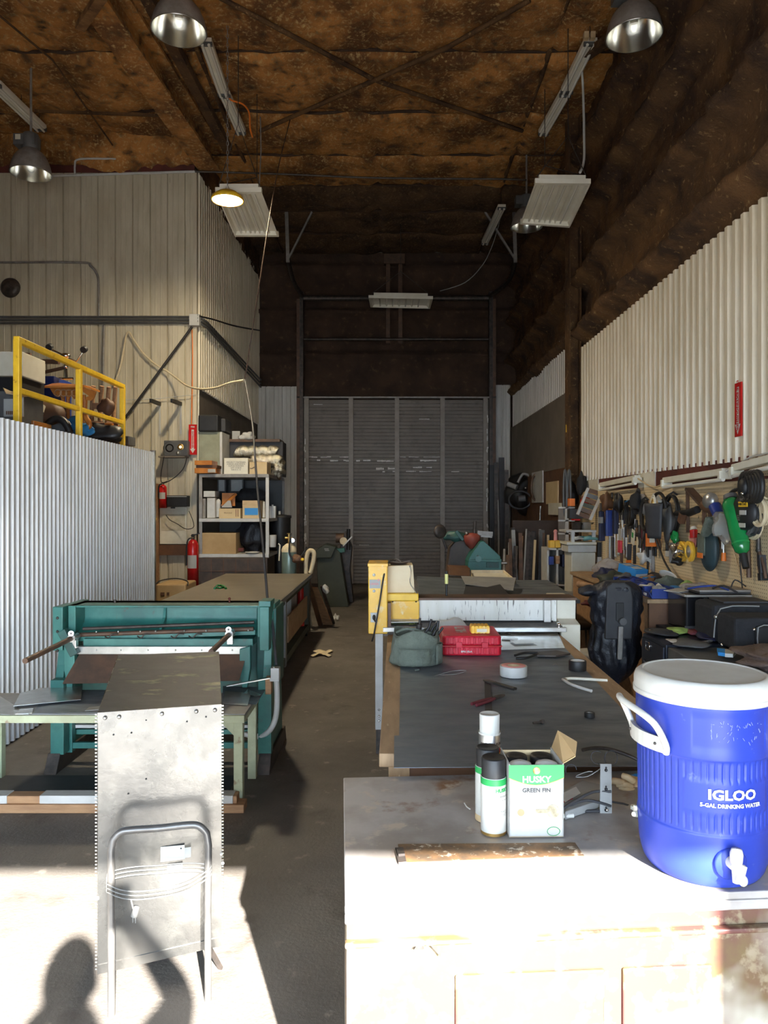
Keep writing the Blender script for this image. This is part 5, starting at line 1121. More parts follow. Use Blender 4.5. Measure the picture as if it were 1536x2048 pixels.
obj('tin_body', MB().ab(a.x,a.x+.10,10.4,10.5,ZM,b.z), 'lightgrey', t, bevel=.004); obj('spout', MB().cyl((a.x+.05,10.45,b.z),(a.x+.05,10.45,b.z+.02),.015,n=10), 'white', t)
obj('bottle', MB().cyl(P(528,1035,10.3),P(528,1003,10.3),.025,.015,n=12), 'white', None, 'slim white bottle left of the white tin', 'bottle')
obj('bottle', MB().ball(P(437,1005,10.3),(.035,.035,.05)).cyl(P(437,1034,10.3),P(437,1008,10.3),.03,n=12), 'lightgrey', None, 'round grey bottle right of the file boxes', 'bottle')
# bottom shelf
a, b = P(396,1108,10.1), P(472,1066,10.1); t = thing('cardboard_box', 'large plain tan cardboard box on the bottom shelf', 'box', P(434,1108,10.3)); obj('box_body', MB().ab(a.x,b.x,10.1,10.6,ZL,b.z), 'card', t, bevel=.004); obj('tape_seam', MB().ab(a.x,b.x,10.097,10.10,b.z-.012,b.z-.004), 'cardlight', t)
obj('bin_bag', MB().lump(P(502,1070,10.5),(.21,.2,.22),.3,4,30,20,3), 'bag', None, 'bulging black rubbish bag on the bottom shelf', 'bag')
obj('plate', MB().lathe([(.001,0),(.08,.0),(.11,.02),(.10,.022)], V(P(505,0,10.15).x,10.15,ZL+.005), n=28), 'white', None, 'white plate on the edge of the bottom shelf', 'plate')
shelf_box(476,487,1096,1103,10.1,'redprimer','small_box','small red box with a white label right of the cardboard box','box',.05)
obj('paint_pot', MB().cyl(P(545,1094,10.2),P(545,1070,10.2),.05,.06,n=16), 'lightgrey', None, 'white printed pot on the right end of the bottom shelf', 'pot')
obj('dust_bin', MB().cyl((P(560,0,11.0).x,11.0,0),(P(560,0,11.0).x,11.0,1.42),.13,.16,n=20).lathe([(.17,1.42),(.17,1.46),(.001,1.48)],(P(560,0,11.0).x,11.0,0)), 'black', None, 'tall black bin standing right of the shelving rack', 'bin')
obj('spray_bottle', MB().cyl(P(559,1025,10.9)-V(0,0,.03),P(559,1025,10.9)+V(0,0,.02),.02,n=10), 'white', None, 'white bottle cap standing on the black bin', 'bottle')
# gas cylinder etc.
gx = P(578,0,9.5).x; t = thing('gas_cylinder', 'green gas cylinder with a brass valve behind the long table', 'gas cylinder', (gx,9.5,0))
obj('cylinder', MB().lathe([(.001,0),(.095,0),(.095,1.0),(.08,1.06),(.03,1.10)], (gx,9.5,0), n=28), mat('grey_green_tank',(.20,.27,.23),(.16,.22,.19),rough=.3,metal=.2,scale=5), t)
obj('shoulder', MB().lathe([(.096,1.01),(.098,1.04),(.08,1.08),(.03,1.12)], (gx,9.5,0), n=24), 'clothcream', t)
obj('valve', MB().cyl((gx,9.5,1.10),(gx,9.5,1.24),.016,n=12).cyl((gx-.05,9.5,1.19),(gx+.04,9.5,1.19),.013,n=10).lathe([(.001,0),(.028,.0),(.028,.012)],(gx,9.5,1.24),n=14), 'brass', t)
obj('regulator', MB().cyl((gx+.05,9.45,1.16),(gx+.05,9.52,1.16),.03,n=16), 'chrome', t)
obj('hose', MB().tube([V(gx+.03,9.45,1.25),V(gx+.02,9.38,1.1),V(gx+.03,9.36,.98),V(gx+.10,9.36,.92),V(gx+.18,9.38,.98),V(gx+.24,9.4,1.08)],.011,8,sm=5), 'black', t)
obj('yoke', MB().tube([V(gx-.12,9.45,.9),V(gx-.11,9.45,1.10),V(gx-.13,9.45,1.12)],.010,6), 'cream', t)
obj('leather_glove', MB().lump(P(596,1118,9.4),(.08,.06,.05),.4,6), 'wooddark', None, 'brown leather glove hanging on the gas cylinder valve', 'glove')
obj('yellow_torch_tip', MB().ball(P(605,1119,9.35),(.025,.02,.02)), 'yellow', None, 'small yellow fitting beside the brown leather glove', 'fitting')
hp = [P(612,1147,9.4),P(612,1125,9.4),P(616,1105,9.4),P(622,1101,9.4),P(628,1106,9.4),P(627,1122,9.4),P(621,1146,9.4)]
obj('folded_blanket', MB().tube(hp,.028,8,sm=5), 'clothcream', None, 'folded cream welding cloth draped over a stand', 'cloth')
obj('cloth_stand', MB().tube([P(616,1150,9.45),P(617,1122,9.45),P(621,1110,9.45),P(623,1122,9.45),P(620,1148,9.45)],.012,8,sm=4).cyl(V(P(618,0,9.45).x,9.45,0),P(618,1148,9.45),.02), 'darksteel', None, 'dark stand under the folded cream cloth', 'stand')
# ================================================================ things on and before the siding wall
YW = YS-.012
def WS(px, py, off=0.0): return P(px, py, YW-off)
YS_ = YW-.055
t = thing('fire_extinguisher_sign', 'red and white fire extinguisher arrow sign on the wall corner', 'sign', WS(388,910))
a, b = WS(380,910), WS(396,850); obj('plate', MB().ab(a.x,b.x,YS_-.012,YS_-.002,a.z,b.z), 'redenamel', t)
sx = (a.x+b.x)/2; ar = [(-.018,.35),(.018,.35),(.018,.08),(.036,.08),(0,.02),(-.036,.08),(-.018,.08)]
obj('arrow', MB().prism(ar, V(sx,YS_-.0125,a.z), (1,0,0), (0,0,1), .0015), 'white', t)
lettering('FIRE', .03, on(V(sx,YS_-.015,b.z-.035),(1,0,0),(0,0,1)), 'white', t, bold=.001)
lettering('EXTINGUISHER', .034, on(V(sx,YS_-.0155,a.z+.21),(0,0,-1),(1,0,0)), 'redenamel', t, bold=.001)
t = thing('radio', 'grey stereo speaker radio with a lit round dial on a small wall shelf', 'radio', WS(351,912,.15))
a, b = WS(328,912,.16), WS(376,881,.16); obj('radio_body', MB().ab(a.x,b.x,YW-.17,YW-.03,a.z,b.z), 'darkgrey', t, bevel=.01)
obj('speaker_cone', MB().lathe([(.001,.01),(.05,.0),(.082,.008),(.086,-.004)], P(339,896,YW-.172), (0,1,0), 28), 'blackgloss', t)
obj('speaker_surround', MB().lathe([(.02,-.001),(.04,-.003),(.045,.002)], P(361,894,YW-.172), (0,1,0), 24), 'brass', t); obj('dial', MB().lathe([(.0,-.008),(.018,-.004)], P(361,894,YW-.172), (0,1,0), 16), mat('lit_dial',(1,.75,.35),emit=1.2), t)
obj('knob', MB().lathe([(.0,-.02),(.02,-.018),(.026,.0)], P(356,906,YW-.172), (0,1,0), 18), 'steel', t)
props(obj('wall_shelf', MB().ab(WS(326,0).x,WS(378,0).x,YW-.22,YW,WS(0,913,.1).z-.02,WS(0,913,.1).z), 'greypanel'), 'small wooden shelf holding the radio', 'shelf')
def extinguisher(px, d, z0, h, r, label):
    x = P(px,0,d).x; t = thing('fire_extinguisher', label, 'fire extinguisher', (x,d,z0))
    obj('cylinder', MB().lathe([(.001,0),(r,.0),(r,h*.78),(r*.75,h*.86),(r*.3,h*.9)], (x,d,z0), n=24), 'redenamel', t)
    obj('valve_head', MB().cyl((x,d,z0+h*.9),(x,d,z0+h),r*.3,n=10).box((x+r*.4,d,z0+h*.99),(r*1.6,.02,.014),(0,-.3,0)), 'black', t)
    obj('gauge', MB().ball((x,d-r*.3,z0+h*.93),r*.22), 'chrome', t)
    obj('hose', MB().tube([V(x-r*.2,d,z0+h*.93),V(x-r*1.05,d,z0+h*.85),V(x-r*1.15,d,z0+h*.4)],.010,6,sm=4), 'black', t)
    obj('label', MB().grid(lambda u, v: V(x+(r+.001)*math.sin(-.9+1.8*u), d-(r+.001)*math.cos(-.9+1.8*u), z0+h*(.35+.25*v)), 10, 1), 'paper', t); return t
extinguisher(326, 10.28, P(0,1016,10.28).z, .36, .052, 'red fire extinguisher hanging left of the black stereo')
extinguisher(386, 9.95, P(0,1165,9.95).z-.05, .70, .075, 'red fire extinguisher on the floor side of the shelving rack')
t = thing('stereo_player', 'flat black stereo unit above the white wall poster', 'stereo', WS(353,1014)); a, b = WS(334,1013,.15), WS(374,991,.15); obj('case', MB().ab(a.x,b.x,YW-.16,YW,a.z,b.z), 'black', t, bevel=.006); obj('trim_line', MB().ab(a.x,b.x,YW-.164,YW-.16,b.z-.02,b.z-.012), 'lightgrey', t)
t = thing('wall_calendar', 'white wall chart with a greyish creased map panel', 'poster', WS(347,1088)); a, b = WS(320,1088,.05), WS(373,1014,.05); obj('sheet', MB().ab(a.x,b.x,YW-.06,YW-.002,a.z,b.z), 'cream', t, bevel=.004)
obj('printed_map', MB().ab(a.x+.02,b.x-.02,YW-.064,YW-.06,WS(0,1061).z,WS(0,1028).z), mat('map_print',(.42,.38,.27),(.55,.5,.38),rough=.8,scale=14), t)
obj('clip', MB().ab((a.x+b.x)/2-.03,(a.x+b.x)/2+.03,YW-.07,YW-.06,b.z-.02,b.z-.005), 'black', t)
props(obj('wall_board', MB().ab(WS(320,0).x,WS(376,0).x,YW-.06,YW,WS(0,1110).z,WS(0,1089).z), 'wooddark'), 'dark wooden rail under the white wall chart', 'board')
tp_ = props(obj('timber_post', MB().ab(WS(308,0).x,WS(320,0).x,YW-.3,YW-.02,0,WS(0,968).z), 'wood'), 'brown timber post behind the corrugated wall end', 'post')
obj('knob', MB().ball(P(309,1038,YW-.32),.03), 'yellow', tp_, 'yellow knob')
t = thing('carton', 'brown cardboard carton on the floor left of the long table', 'box', (P(342,0,9.4).x,9.4,0)); a, b = P(312,0,9.2), P(372,1168,9.2)
obj('box_body', MB().ab(a.x,b.x,9.2,9.7,0,b.z), 'card', t, bevel=.02); obj('strap', MB().tube([V(a.x,9.2,b.z),V(a.x+.05,9.25,b.z+.04),V((a.x+b.x)/2,9.4,b.z+.05),V(b.x,9.25,b.z+.03),V(b.x+.02,9.2,b.z-.02)],.008,6,sm=4), 'black', t); obj('printed_mark', MB().box(P(325,1188,9.195),(.05,.004,.04)).box(P(336,1188,9.195),(.03,.004,.04)), 'wooddark', t)
for k,(px,lab) in enumerate(((318,'left one of two black shelf brackets on the cream siding'),(360,'right one of two black shelf brackets on the cream siding'))):
    t = thing('shelf_bracket', lab, 'bracket', WS(px,810)); a = WS(px+2,808,.02); obj('bracket_arm', MB().bar(a, P(px-17,801,YW-.45), .03,.05), 'black', t); obj('wall_strip', MB().box(WS(px+2,838,.008),(.02,.012,.42)), 'sidingback', t)
# conduits
def pipe(name, pts, r, m, label, cat='conduit', sm=0, group=None): return obj(name, MB().tube(pts, r, 8, sm=sm), m, None, label, cat, group)
for k,(py,yr,lab) in enumerate(((634,760,'topmost of the three long conduits on the cream siding'),(640,767,'middle one of the three long conduits on the cream siding'),(646,774,'lowest of the three long conduits on the cream siding'))):
    pipe('conduit', [WS(-10,py,.03),WS(386,py,.03),V(XL+.06,YS-.12,WS(0,py).z),V(XL+.12,YS+.2,WS(0,py).z-.02),V(XL+.12,15.0,P(0,yr,15.0).z)], .017, 'darkgrey', lab, group='long conduits around the siding corner')
props(obj('junction_box', MB().box(WS(390,641,.06),(.14,.10,.16)), 'lightgrey', bevel=.006), 'grey junction box where the conduits turn the siding corner', 'junction box')
pipe('conduit', [WS(-10,525,.03),WS(160,525,.03),WS(180,531,.03),WS(192,545,.03),WS(197,565,.03),WS(198,632,.03)], .016, 'steelpaint', 'curved conduit bending down to the three long conduits', sm=4)
pipe('conduit', [WS(210,650,.03),WS(208,662,.03),WS(206,770,.03),WS(205,900,.03)], .015, 'steelpaint', 'thin vertical conduit dropping below the long conduits', sm=3)
pipe('conduit', [WS(92,352,.04),WS(390,343,.04)], .018, 'lightgrey', 'white horizontal pipe along the top of the cream siding')
pipe('conduit', [WS(150,349,.06),WS(150,330,.06),WS(160,318,.06),WS(232,318,.06)], .014, 'lightgrey', 'small bent pipe above the white horizontal pipe', sm=4)
pipe('cable_run', [P(390,343,10.2),P(560,348,10.5),P(760,356,10.6),P(1000,358,10.6),P(1052,360,10.5)], .015, 'darksteel', 'long dark cable run crossing under the ceiling', 'cable', sm=3)
props(obj('wall_fan', MB().lathe([(.001,.0),(.02,-.02),(.10,-.01),(.135,.02),(.14,.04)], WS(18,574,.04), (0,1,0), 28), 'darksteel'), 'round dark fan disc on the upper left siding', 'fan')
pipe('air_hose', [WS(228,770,.05),WS(240,735,.05),WS(247,700,.05),WS(252,672,.05),WS(258,664,.05),WS(268,680,.05),WS(285,705,.05),WS(310,728,.06),WS(335,743,.08),WS(355,758,.2),WS(375,772,.5),P(400,778,9.3),P(430,776,8.7),P(460,766,8.1),P(488,761,7.65)], .013, 'clothcream', 'cream air hose swagged across the siding to the hanging cord', 'hose', sm=4)
pipe('black_rod', [WS(384,654,.08),WS(250,836,.08)], .018, 'rubber', 'straight black cable running diagonally down the siding', 'cable')
pipe('sagging_cable', [P(398,632,10.3),P(430,640,10.9),P(470,652,11.9),P(520,661,13.6)], .012, 'rubber', 'thin black cable sagging past the siding corner', 'cable', sm=4)
pipe('white_strip', [P(397,772,10.36),P(396,925,10.36)], .013, 'cream', 'thin cream pipe standing at the siding corner', 'pipe')
pipe('drop_line', [P(580,240,9.0),P(560,320,8.2),P(545,400,7.7),P(520,560,7.6),P(490,758,7.6)], .006, 'brownsteel', 'thin faded orange cord slanting from ceiling to the hose end', 'cord', sm=4)
pipe('hook_cord', [WS(384,660,.05),WS(385,720,.05),WS(383,850,.05)], .007, 'orange', 'thin orange string down the siding corner', 'string', sm=6)
pipe('thin_wire', [WS(245,800,.05),WS(320,797,.05),WS(392,789,.05)], .005, 'lightgrey', 'thin pale wire crossing the siding above the black brackets', 'wire')
pipe('radio_wire', [P(328,913,10.1),P(322,950,10.15),P(325,966,10.2),P(345,958,10.1),P(366,938,10.1),P(374,915,10.1)], .006, 'rubber', 'black wire looping below the radio shelf', 'wire', sm=4)
pipe('poster_wire', [P(332,1030,10.25),P(340,1040,10.25),P(355,1048,10.25),P(372,1058,10.2),P(388,1052,10.2),P(378,1022,10.2)], .005, 'rubber', 'thin black wire trailing over the wall chart', 'wire', sm=4)
# ================================================================ ceiling lights
def highbay(px, py, d, dia, label, pole_top=None, bulb=True, tilt=0):
    c = P(px, py, d); r = dia/2; t = thing('high_bay_lamp', label, 'pendant lamp', c, 0, 'aluminium high bay lamps')
    pr = [(r,.0),(r*.99,.03),(r*.93,.10),(r*.80,.18),(r*.60,.245),(r*.42,.275),(r*.38,.29)]
    inn = [(a*.985, h-.003) for a, h in reversed(pr)]
    obj('dome_shade', MB().lathe(pr, c, n=44), 'steelpaint', t); obj('reflector', MB().lathe(inn, c, n=44), mat('spun_aluminium',(.85,.84,.78),rough=.22,metal=1), t)
    obj('rim', MB().lathe([(r,-.004),(r+.006,.0),(r,.008),(r-.004,.0)], c, n=44), 'steel', t)
    obj('socket', MB().cyl(c+V(0,0,.12), c+V(0,0,.29), .035, n=16), 'cream', t)
    if bulb: obj('bulb', MB().lathe([(.001,-.0),(.03,.01),(.045,.05),(.04,.10),(.02,.14)], c+V(0,0,.01), n=20), mat('bulb_glass',(.9,.9,.85),rough=.05,trans=.9,alpha=.5), t)
    b = obj('ballast_housing', MB().lathe([(r*.38,.28),(r*.42,.30),(r*.42,.44),(r*.36,.47),(.001,.48)], c, n=24).box(c+V(-r*.2,0,.38),(r*1.1,r*.7,.13)), 'darkgrey', t, bevel=.004)
    obj('pole', MB().cyl(c+V(0,0,.47), V(c.x,c.y,ZC-.04), .014, n=10), 'steelpaint', t)
    return t, c, r
highbay(358,62,6.85,.50,'large dome lamp at the top left with a clear bulb')
highbay(1268,72,6.75,.50,'large dome lamp at the top right')
t, c, r = highbay(62,348,8.75,.46,'dome lamp on a pole in front of the cream siding'); obj('rating_label', MB().box(c+V(-r*.5,-r*.36,.40),(.06,.004,.06)), 'cream', t)
highbay(1053,455,10.9,.45,'dome lamp half hidden behind the right hanging fixture', bulb=False)
# lit LED lamp
c = P(455,400,7.95); t = thing('led_lamp', 'round lit LED lamp glowing warm yellow on a chain', 'pendant lamp', c)
obj('housing', MB().lathe([(.001,.09),(.10,.08),(.165,.03),(.175,.0),(.168,-.012),(.16,.0)], c, n=36), 'yellow', t)
obj('lens', MB().lathe([(.0,-.008),(.158,-.006)], c, n=36), mat('lit_lens',(1,.86,.55),emit=26), t)
obj('hanging_eye', MB().tube([c+V(0,0,.08),c+V(-.02,0,.12),c+V(0,0,.16),c+V(.02,0,.12),c+V(0,0,.085)],.006,6), 'steel', t)
ch = MB(); z = c.z+.16; k = 0
while z < ZC-.03:
    x, y, _ = ((.013,0,0),(0,.013,0),0)[0], ((.013,0,0),(0,.013,0),0)[1], 0
    u = V(.012,0,0) if k%2 else V(0,.012,0); ch.tube([V(c.x,c.y,z)+u, V(c.x,c.y,z+.022)+u*.7+V(0,0,.012), V(c.x,c.y,z+.05)-u*0, V(c.x,c.y,z+.022)-u*.7+V(0,0,.012), V(c.x,c.y,z)-u, V(c.x,c.y,z-.012)], .0032, 4, closed=True); z += .048; k += 1
obj('chain', ch, 'steelpaint', t)
la = bpy.data.lights.new('led_lamp_light','AREA'); la.shape = 'DISK'; la.size = .30; la.energy = 46; la.color = (1,.84,.58); lo = bpy.data.objects.new('led_lamp_light', la); C.objects.link(lo); lo.location = c-V(0,0,.02)
# unlit fluorescent strips under the roof
def strip(p0, p1, w_, label, m='whitegloss', h=.06, tubes=2):
    p0 = Vector(p0); p1 = Vector(p1); t = thing('strip_light', label, 'ceiling light', p0.lerp(p1,.5), 0, 'unlit fluorescent strips under the roof')
    x, y, z_ = frame(p1-p0, (0,0,1)); obj('channel', MB().bar(p0, p1, w_, h, (0,0,1)), m, t, bevel=.004)
    for k in (-1,1): obj('end_socket', MB().bar((p0 if k < 0 else p1)-V(0,0,h*.6), (p0 if k < 0 else p1)-V(0,0,h*.6)+(p1-p0).normalized()*.03*(-k), w_*1.05, .04), 'darkgrey', t)
    for s in ((-1,1) if tubes == 2 else (0,)): obj('tube', MB().cyl(p0-V(0,0,h*.85)+x*s*w_*.27, p1-V(0,0,h*.85)+x*s*w_*.27, .016, n=10), 'tube', t)
    for f in (.04,.55,.96): obj('hanger', MB().tube([p0.lerp(p1,f)+V(0,0,.02), V(p0.lerp(p1,f).x,p0.lerp(p1,f).y,ZC)],.004,5), 'darksteel', t)
    return t
strip(P(411,80,7.9), P(447,185,8.95), .13, 'near half of the left roof strip light')
strip(P(449,186,8.98), P(482,262,9.9), .13, 'far half of the left roof strip light, by the orange cord')
strip(P(1182,80,7.9), P(1133,180,8.88), .14, 'near half of the right roof strip light')
strip(P(1131,184,8.92), P(1086,264,9.9), .13, 'far half of the right roof strip light')
strip(P(-12,165,8.6), P(82,255,9.8), .15, 'strip light at the far left behind the pole lamp')
strip(P(1004,412,12.2), P(970,484,13.9), .13, 'dark strip light near the back right corner')
for k,(px,py) in enumerate(((1172,72),(1185,72))): obj('socket_block', MB().box(P(px,py,7.85),(.05,.06,.07)), 'woodlight', None, ('left tan end block on the right roof strip light','right tan end block on the right roof strip light')[k], 'end block')
# hanging four-lamp fixtures
def troffer(c4, label, hang):
    t = thing('hanging_light_fixture', label, 'light fixture', (Vector(c4[0])+Vector(c4[2]))/2, 0, 'white four-lamp fixtures')
    nl, nr, fr_, fl_ = [Vector(p) for p in c4]; up = V(0,0,1)
    def Q(u, v, h=0): return (nl.lerp(nr,u)).lerp(fl_.lerp(fr_,u), v)+up*h
    # folded reflector: five ridges
    us = [0,.04]; hs = [0,.035]
    prof = [(0,0),(.03,0),(.06,.05)]
    for k in range(4):
        a = .08+.21*k; prof += [(a,.055),(a+.17,.055)]+([(a+.19,.012)] if k < 3 else [])
    prof += [(.94,.05),(.97,0),(1,0)]
    mb = MB(); n = len(prof); vs = [Q(u,.04,h) for u, h in prof]+[Q(u,.96,h) for u, h in prof]; mb.add(vs, [(i,i+1,n+i+1,n+i) for i in range(n-1)])
    obj('reflector', mb, 'whitegloss', t, solid=.002)
    for v0, v1 in ((0,.045),(.955,1)): obj('end_cap', MB().slab([Q(0,v0,0),Q(1,v0,0),Q(1,v1,0),Q(0,v1,0)],.055,(0,0,1)), 'whitegloss', t, bevel=.003)
    obj('housing', MB().slab([Q(.08,.03,.06),Q(.92,.03,.06),Q(.92,.97,.06),Q(.08,.97,.06)],.05,(0,0,1)), 'whitegloss', t, bevel=.005)
    for k in range(4): u = .165+.21*k; obj('tube', MB().cyl(Q(u,.05,.03),Q(u,.95,.03),.013,n=10), 'tube', t)
    for q in hang:
        mb = MB(); q = Vector(q); mb.tube([Q(.06,.05,.10), q, Q(.94,.05,.10)], .006, 5); mb.tube([q, V(q.x,q.y,ZC-.05)], .005, 5); obj('hanging_chain', mb, 'darksteel', t)
    return t
L_ = [P(430,384,8.1),P(523,384,8.1),P(558,474,9.3),P(470,474,9.3)]
troffer(L_, 'left hanging white fixture beside the lit LED lamp', [ (L_[0]+L_[1])/2+V(0,0,.75), (L_[2]+L_[3])/2+V(0,0,.75)])
R_ = [P(1070,366,7.95),P(1182,367,7.95),P(1139,456,9.15),P(1040,449,9.15)]
troffer(R_, 'right hanging white fixture on a forked chain', [ P(1136,272,8.0), (R_[2]+R_[3])/2+V(0,0,.75)])
B_ = [P(737,596,13.6),P(866,598,13.6),P(860,618,14.25),P(741,615,14.25)]
troffer(B_, 'small white fixture hanging before the back wall', [(B_[0]+B_[1])/2+V(0,0,.5)])
pipe('white_flex', [P(1163,120,8.4),P(1166,180,8.4),P(1168,260,8.3),P(1168,320,8.2),P(1160,345,8.05)], .014, 'lightgrey', 'pale flexible lead above the right hanging fixture', 'lead', sm=5)
pipe('thin_cable', [P(1000,440,13.2),P(985,490,13.4),P(965,530,13.5),P(930,565,13.6),P(880,582,13.6)], .008, 'grey', 'thin cable sagging to the small back fixture', 'cable', sm=5)
pipe('orange_flex', [P(445,180,9.0),P(462,200,9.0),P(485,208,9.0),P(498,225,9.0),P(500,255,9.0),P(505,275,9.0)], .010, 'orange', 'short orange lead at the far end of the left roof strip', 'lead', sm=4)
pipe('steel_cable', [P(520,215,9.9),P(522,300,9.9),P(518,380,9.9),P(515,470,9.9)], .008, 'steelpaint', 'thin vertical wire left of the orange cord', 'wire', sm=2)
# v brackets that carried the door track
for k,(xa,xb,lab) in enumerate(((576,624,'left steel angle hanger below the roof near the back'),(1031,970,'right steel angle hanger below the roof near the back'))):
    t = thing('track_hanger', lab, 'hanger', P(xa,525,13.1)); obj('upright', MB().bar(P(xa-3,424,13.1),P(xa,525,13.1),.06,.03), 'steelpaint', t); obj('diagonal', MB().bar(P(xb,424,13.1),P(xa,520,13.1),.045,.03), 'steelpaint', t)
    props(obj('door_track', MB().tube([P(xa,515,13.3), P(xa+(10 if k==0 else -12),560,14.2), P(604 if k==0 else 981,592,14.95)],.04,8,sm=3), 'darksteel'), ('left','right')[k]+' dark sloping door track behind the angle hanger', 'track')

# ================================================================ railing and goods on the mezzanine
t = thing('guard_rail', 'yellow painted guard rail along the mezzanine edge', 'railing', (-2.6,6.2,2.12))
XG = -2.62
def GR(px, py): return P(px, py, XG*F/(px-VX))
zt, zm = 2.77, 2.415; zf = 2.12
for px in (35,158,245): d = XG*F/(px-VX); obj('post', MB().box((XG,d,(zt+zf)/2),(.045,.045,zt-zf)), 'yellow', t, bevel=.006)
d0, d1 = XG*F/(35-VX), XG*F/(245-VX)
obj('top_rail', MB().ab(XG-.022,XG+.022,d0-.02,d1+.02,zt-.022,zt+.022), 'yellow', t, bevel=.006); obj('mid_rail', MB().ab(XG-.018,XG+.018,d0,d1,zm-.02,zm+.02), 'yellow', t, bevel=.005)
def mz(px0,px1,py0,py1,d,m,nm,label,cat='box',dep=.4,bev=.006,zb_=None,**k):
    a = P(px0,py1,d); b = P(px1,py0,d); z0 = a.z if zb_ is None else zb_; return obj(nm, MB().ab(a.x,b.x,d,d+dep,max(z0,2.125),b.z), m, None, label, cat, bevel=bev, **k)
mz(-60,45,703,752,6.0,'cream','styrofoam_box','cream box at the left edge of the mezzanine, above the dark carton')
mz(-60,44,745,790,6.05,'black','black_case','black case under the cream box on the mezzanine','case',.4,.01)
t = thing('bottle_carton', 'opened grey carton with a white bottle print near the left rail post', 'box', V(P(20,0,5.5).x,5.6,2.12))
a, b = P(-40,850,5.55), P(43,782,5.55); obj('box_body', MB().ab(a.x,b.x,5.55,5.9,2.12,b.z), 'darkgrey', t, bevel=.004); obj('flap', MB().slab([P(6,775,5.55),P(45,793,5.55),P(55,792,5.4),P(12,786,5.4)],.006), 'cardlight', t)
pa_, pb_ = P(8,833,5.54), P(27,798,5.54); obj('printed_label', MB().ab(pa_.x,pb_.x,5.535,5.548,pa_.z,pb_.z), 'paper', t)
for k in range(4): obj('bottle_print', MB().ab(P(12+3.6*k,0,5.53).x,P(14+3.6*k,0,5.53).x,5.53,5.536,P(0,829,5.53).z,P(0,822,5.53).z), 'wooddark', t)
obj('red_side', MB().ab(P(38,0,5.54).x,P(46,0,5.54).x,5.53,5.55,P(0,832,5.5).z,P(0,790,5.5).z), 'red', t); obj('white_side', MB().ab(P(44,0,5.54).x,P(48,0,5.54).x,5.527,5.54,P(0,832,5.5).z,P(0,790,5.5).z), 'paper', t)
t = thing('blue_box', 'dark blue box with white sideways lettering behind the rail', 'box', V(P(80,0,7.2).x,7.3,2.12))
a, b = P(57,795,7.2), P(108,752,7.2); obj('box_body', MB().ab(a.x,b.x,7.2,7.6,2.125,b.z), 'bluebin', t, bevel=.004); lettering('BAYY', .15, on(P(66,778,7.195),(.15,0,1),(-1,0,.15)), 'white', t, bold=.004); lettering('drums', .05, on(P(74,775,7.195),(.15,0,1),(-1,0,.15)), 'white', t)
t = thing('drum_hardware', 'chrome drum stand with two black clamp arms', 'stand', V(P(130,0,7.3).x,7.3,2.55))
mb = MB(); mb.cyl(P(133,757,7.3),P(131,730,7.3),.013,n=10).cyl(P(118,757,7.3),P(146,757,7.3),.012,n=8); obj('post', mb, 'chrome', t); obj('joint', MB().ball(P(131,712,7.3),(.05,.04,.03)).ball(P(118,717,7.3),.02).ball(P(132,733,7.3),.022), 'chrome', t)
for k,(a_,b_,c_) in enumerate((((131,712),(105,700),(99,696)),((131,714),(153,723),(168,701)))): obj('clamp_arm', MB().tube([P(*a_,7.3),P(*b_,7.3),P(*c_,7.3)],.009,6), 'chrome', t); obj('clamp_head', MB().cyl(P(*c_,7.3)-V(0,.02,0),P(*c_,7.3)+V(0,.02,.02),.032,n=12), 'black', t)
t = thing('carved_table', 'orange wooden side table with a carved lace apron', 'table', V(P(140,0,6.9).x,6.9,2.12))
obj('table_top', MB().slab([P(88,772,6.6),P(168,770,6.6),P(200,781,6.9),P(180,772,7.4),P(110,765,7.4)],.018), 'woodorange', t)
pl, o = pp([(98,774),(162,774),(160,785),(152,790),(148,798),(142,790),(136,801),(130,790),(124,797),(116,790),(108,790)], 6.68); obj('carved_apron', MB().prism(pl, o, (1,0,0), (0,0,1), -.02), 'woodorange', t)
mb = MB()
for k in range(4):
    c_ = P(116+11*k,786,6.64); x_,y_,z_ = frame((0,1,0)); mb.tube([c_+x_*.03*math.cos(i*.52)+y_*.03*math.sin(i*.52) for i in range(12)],.007,5,closed=True)
obj('carved_ring', mb, 'wood', t)
pl, o = pp([(164,774),(192,783),(188,795),(182,801),(172,800),(172,794),(178,792),(166,784)], 6.7); obj('carved_apron', MB().prism(pl, o, (1,0,0), (0,0,1), -.02), 'woodorange', t)
for px in (126,136,168): obj('leg', MB().cyl(V(P(px,0,6.85).x,6.85,2.12),P(px,790,6.85),.018,n=8), 'woodorange', t)
t = thing('wooden_lyre', 'curved orange wooden scroll bracket right of the carved table', 'ornament', V(P(172,0,6.6).x,6.6,2.12))
obj('scroll_body', MB().tube([P(170,800,6.6),P(169,815,6.6),P(170,832,6.6),P(178,845,6.6),P(178,853,6.6),P(168,858,6.6)],.025,8,sm=5), 'woodorange', t)
def wchair(px0,px1,py0,d,lab):
    t = thing('wooden_chair', lab, 'chair', V(P((px0+px1)/2,0,d).x,d,2.12), 0, 'wooden chairs stacked on the mezzanine')
    for px in (px0,px1): obj('back_post', MB().tube([V(P(px-6,0,d).x,d,2.14),P(px-3,(py0+860)/2,d+.04),P(px,py0,d)],.024,8,sm=4), 'wood', t)
    obj('seat', MB().slab([P(px0-4,842,d),P(px1+2,842,d),P(px1+5,846,d-.4),P(px0-6,846,d-.4)],.03), 'wooddark', t)
    obj('back_rail', MB().bar(P(px0-2,812,d+.02),P(px1-2,812,d+.02),.03,.06), 'wood', t)
    for px in (px0-4,px1+2): obj('leg', MB().cyl(V(P(px,0,d).x,d-.36,2.12),P(px,846,d-.36),.018,n=8), 'wood', t)
wchair(187,204,772,7.6,'wooden chair with the tallest back posts on the mezzanine')
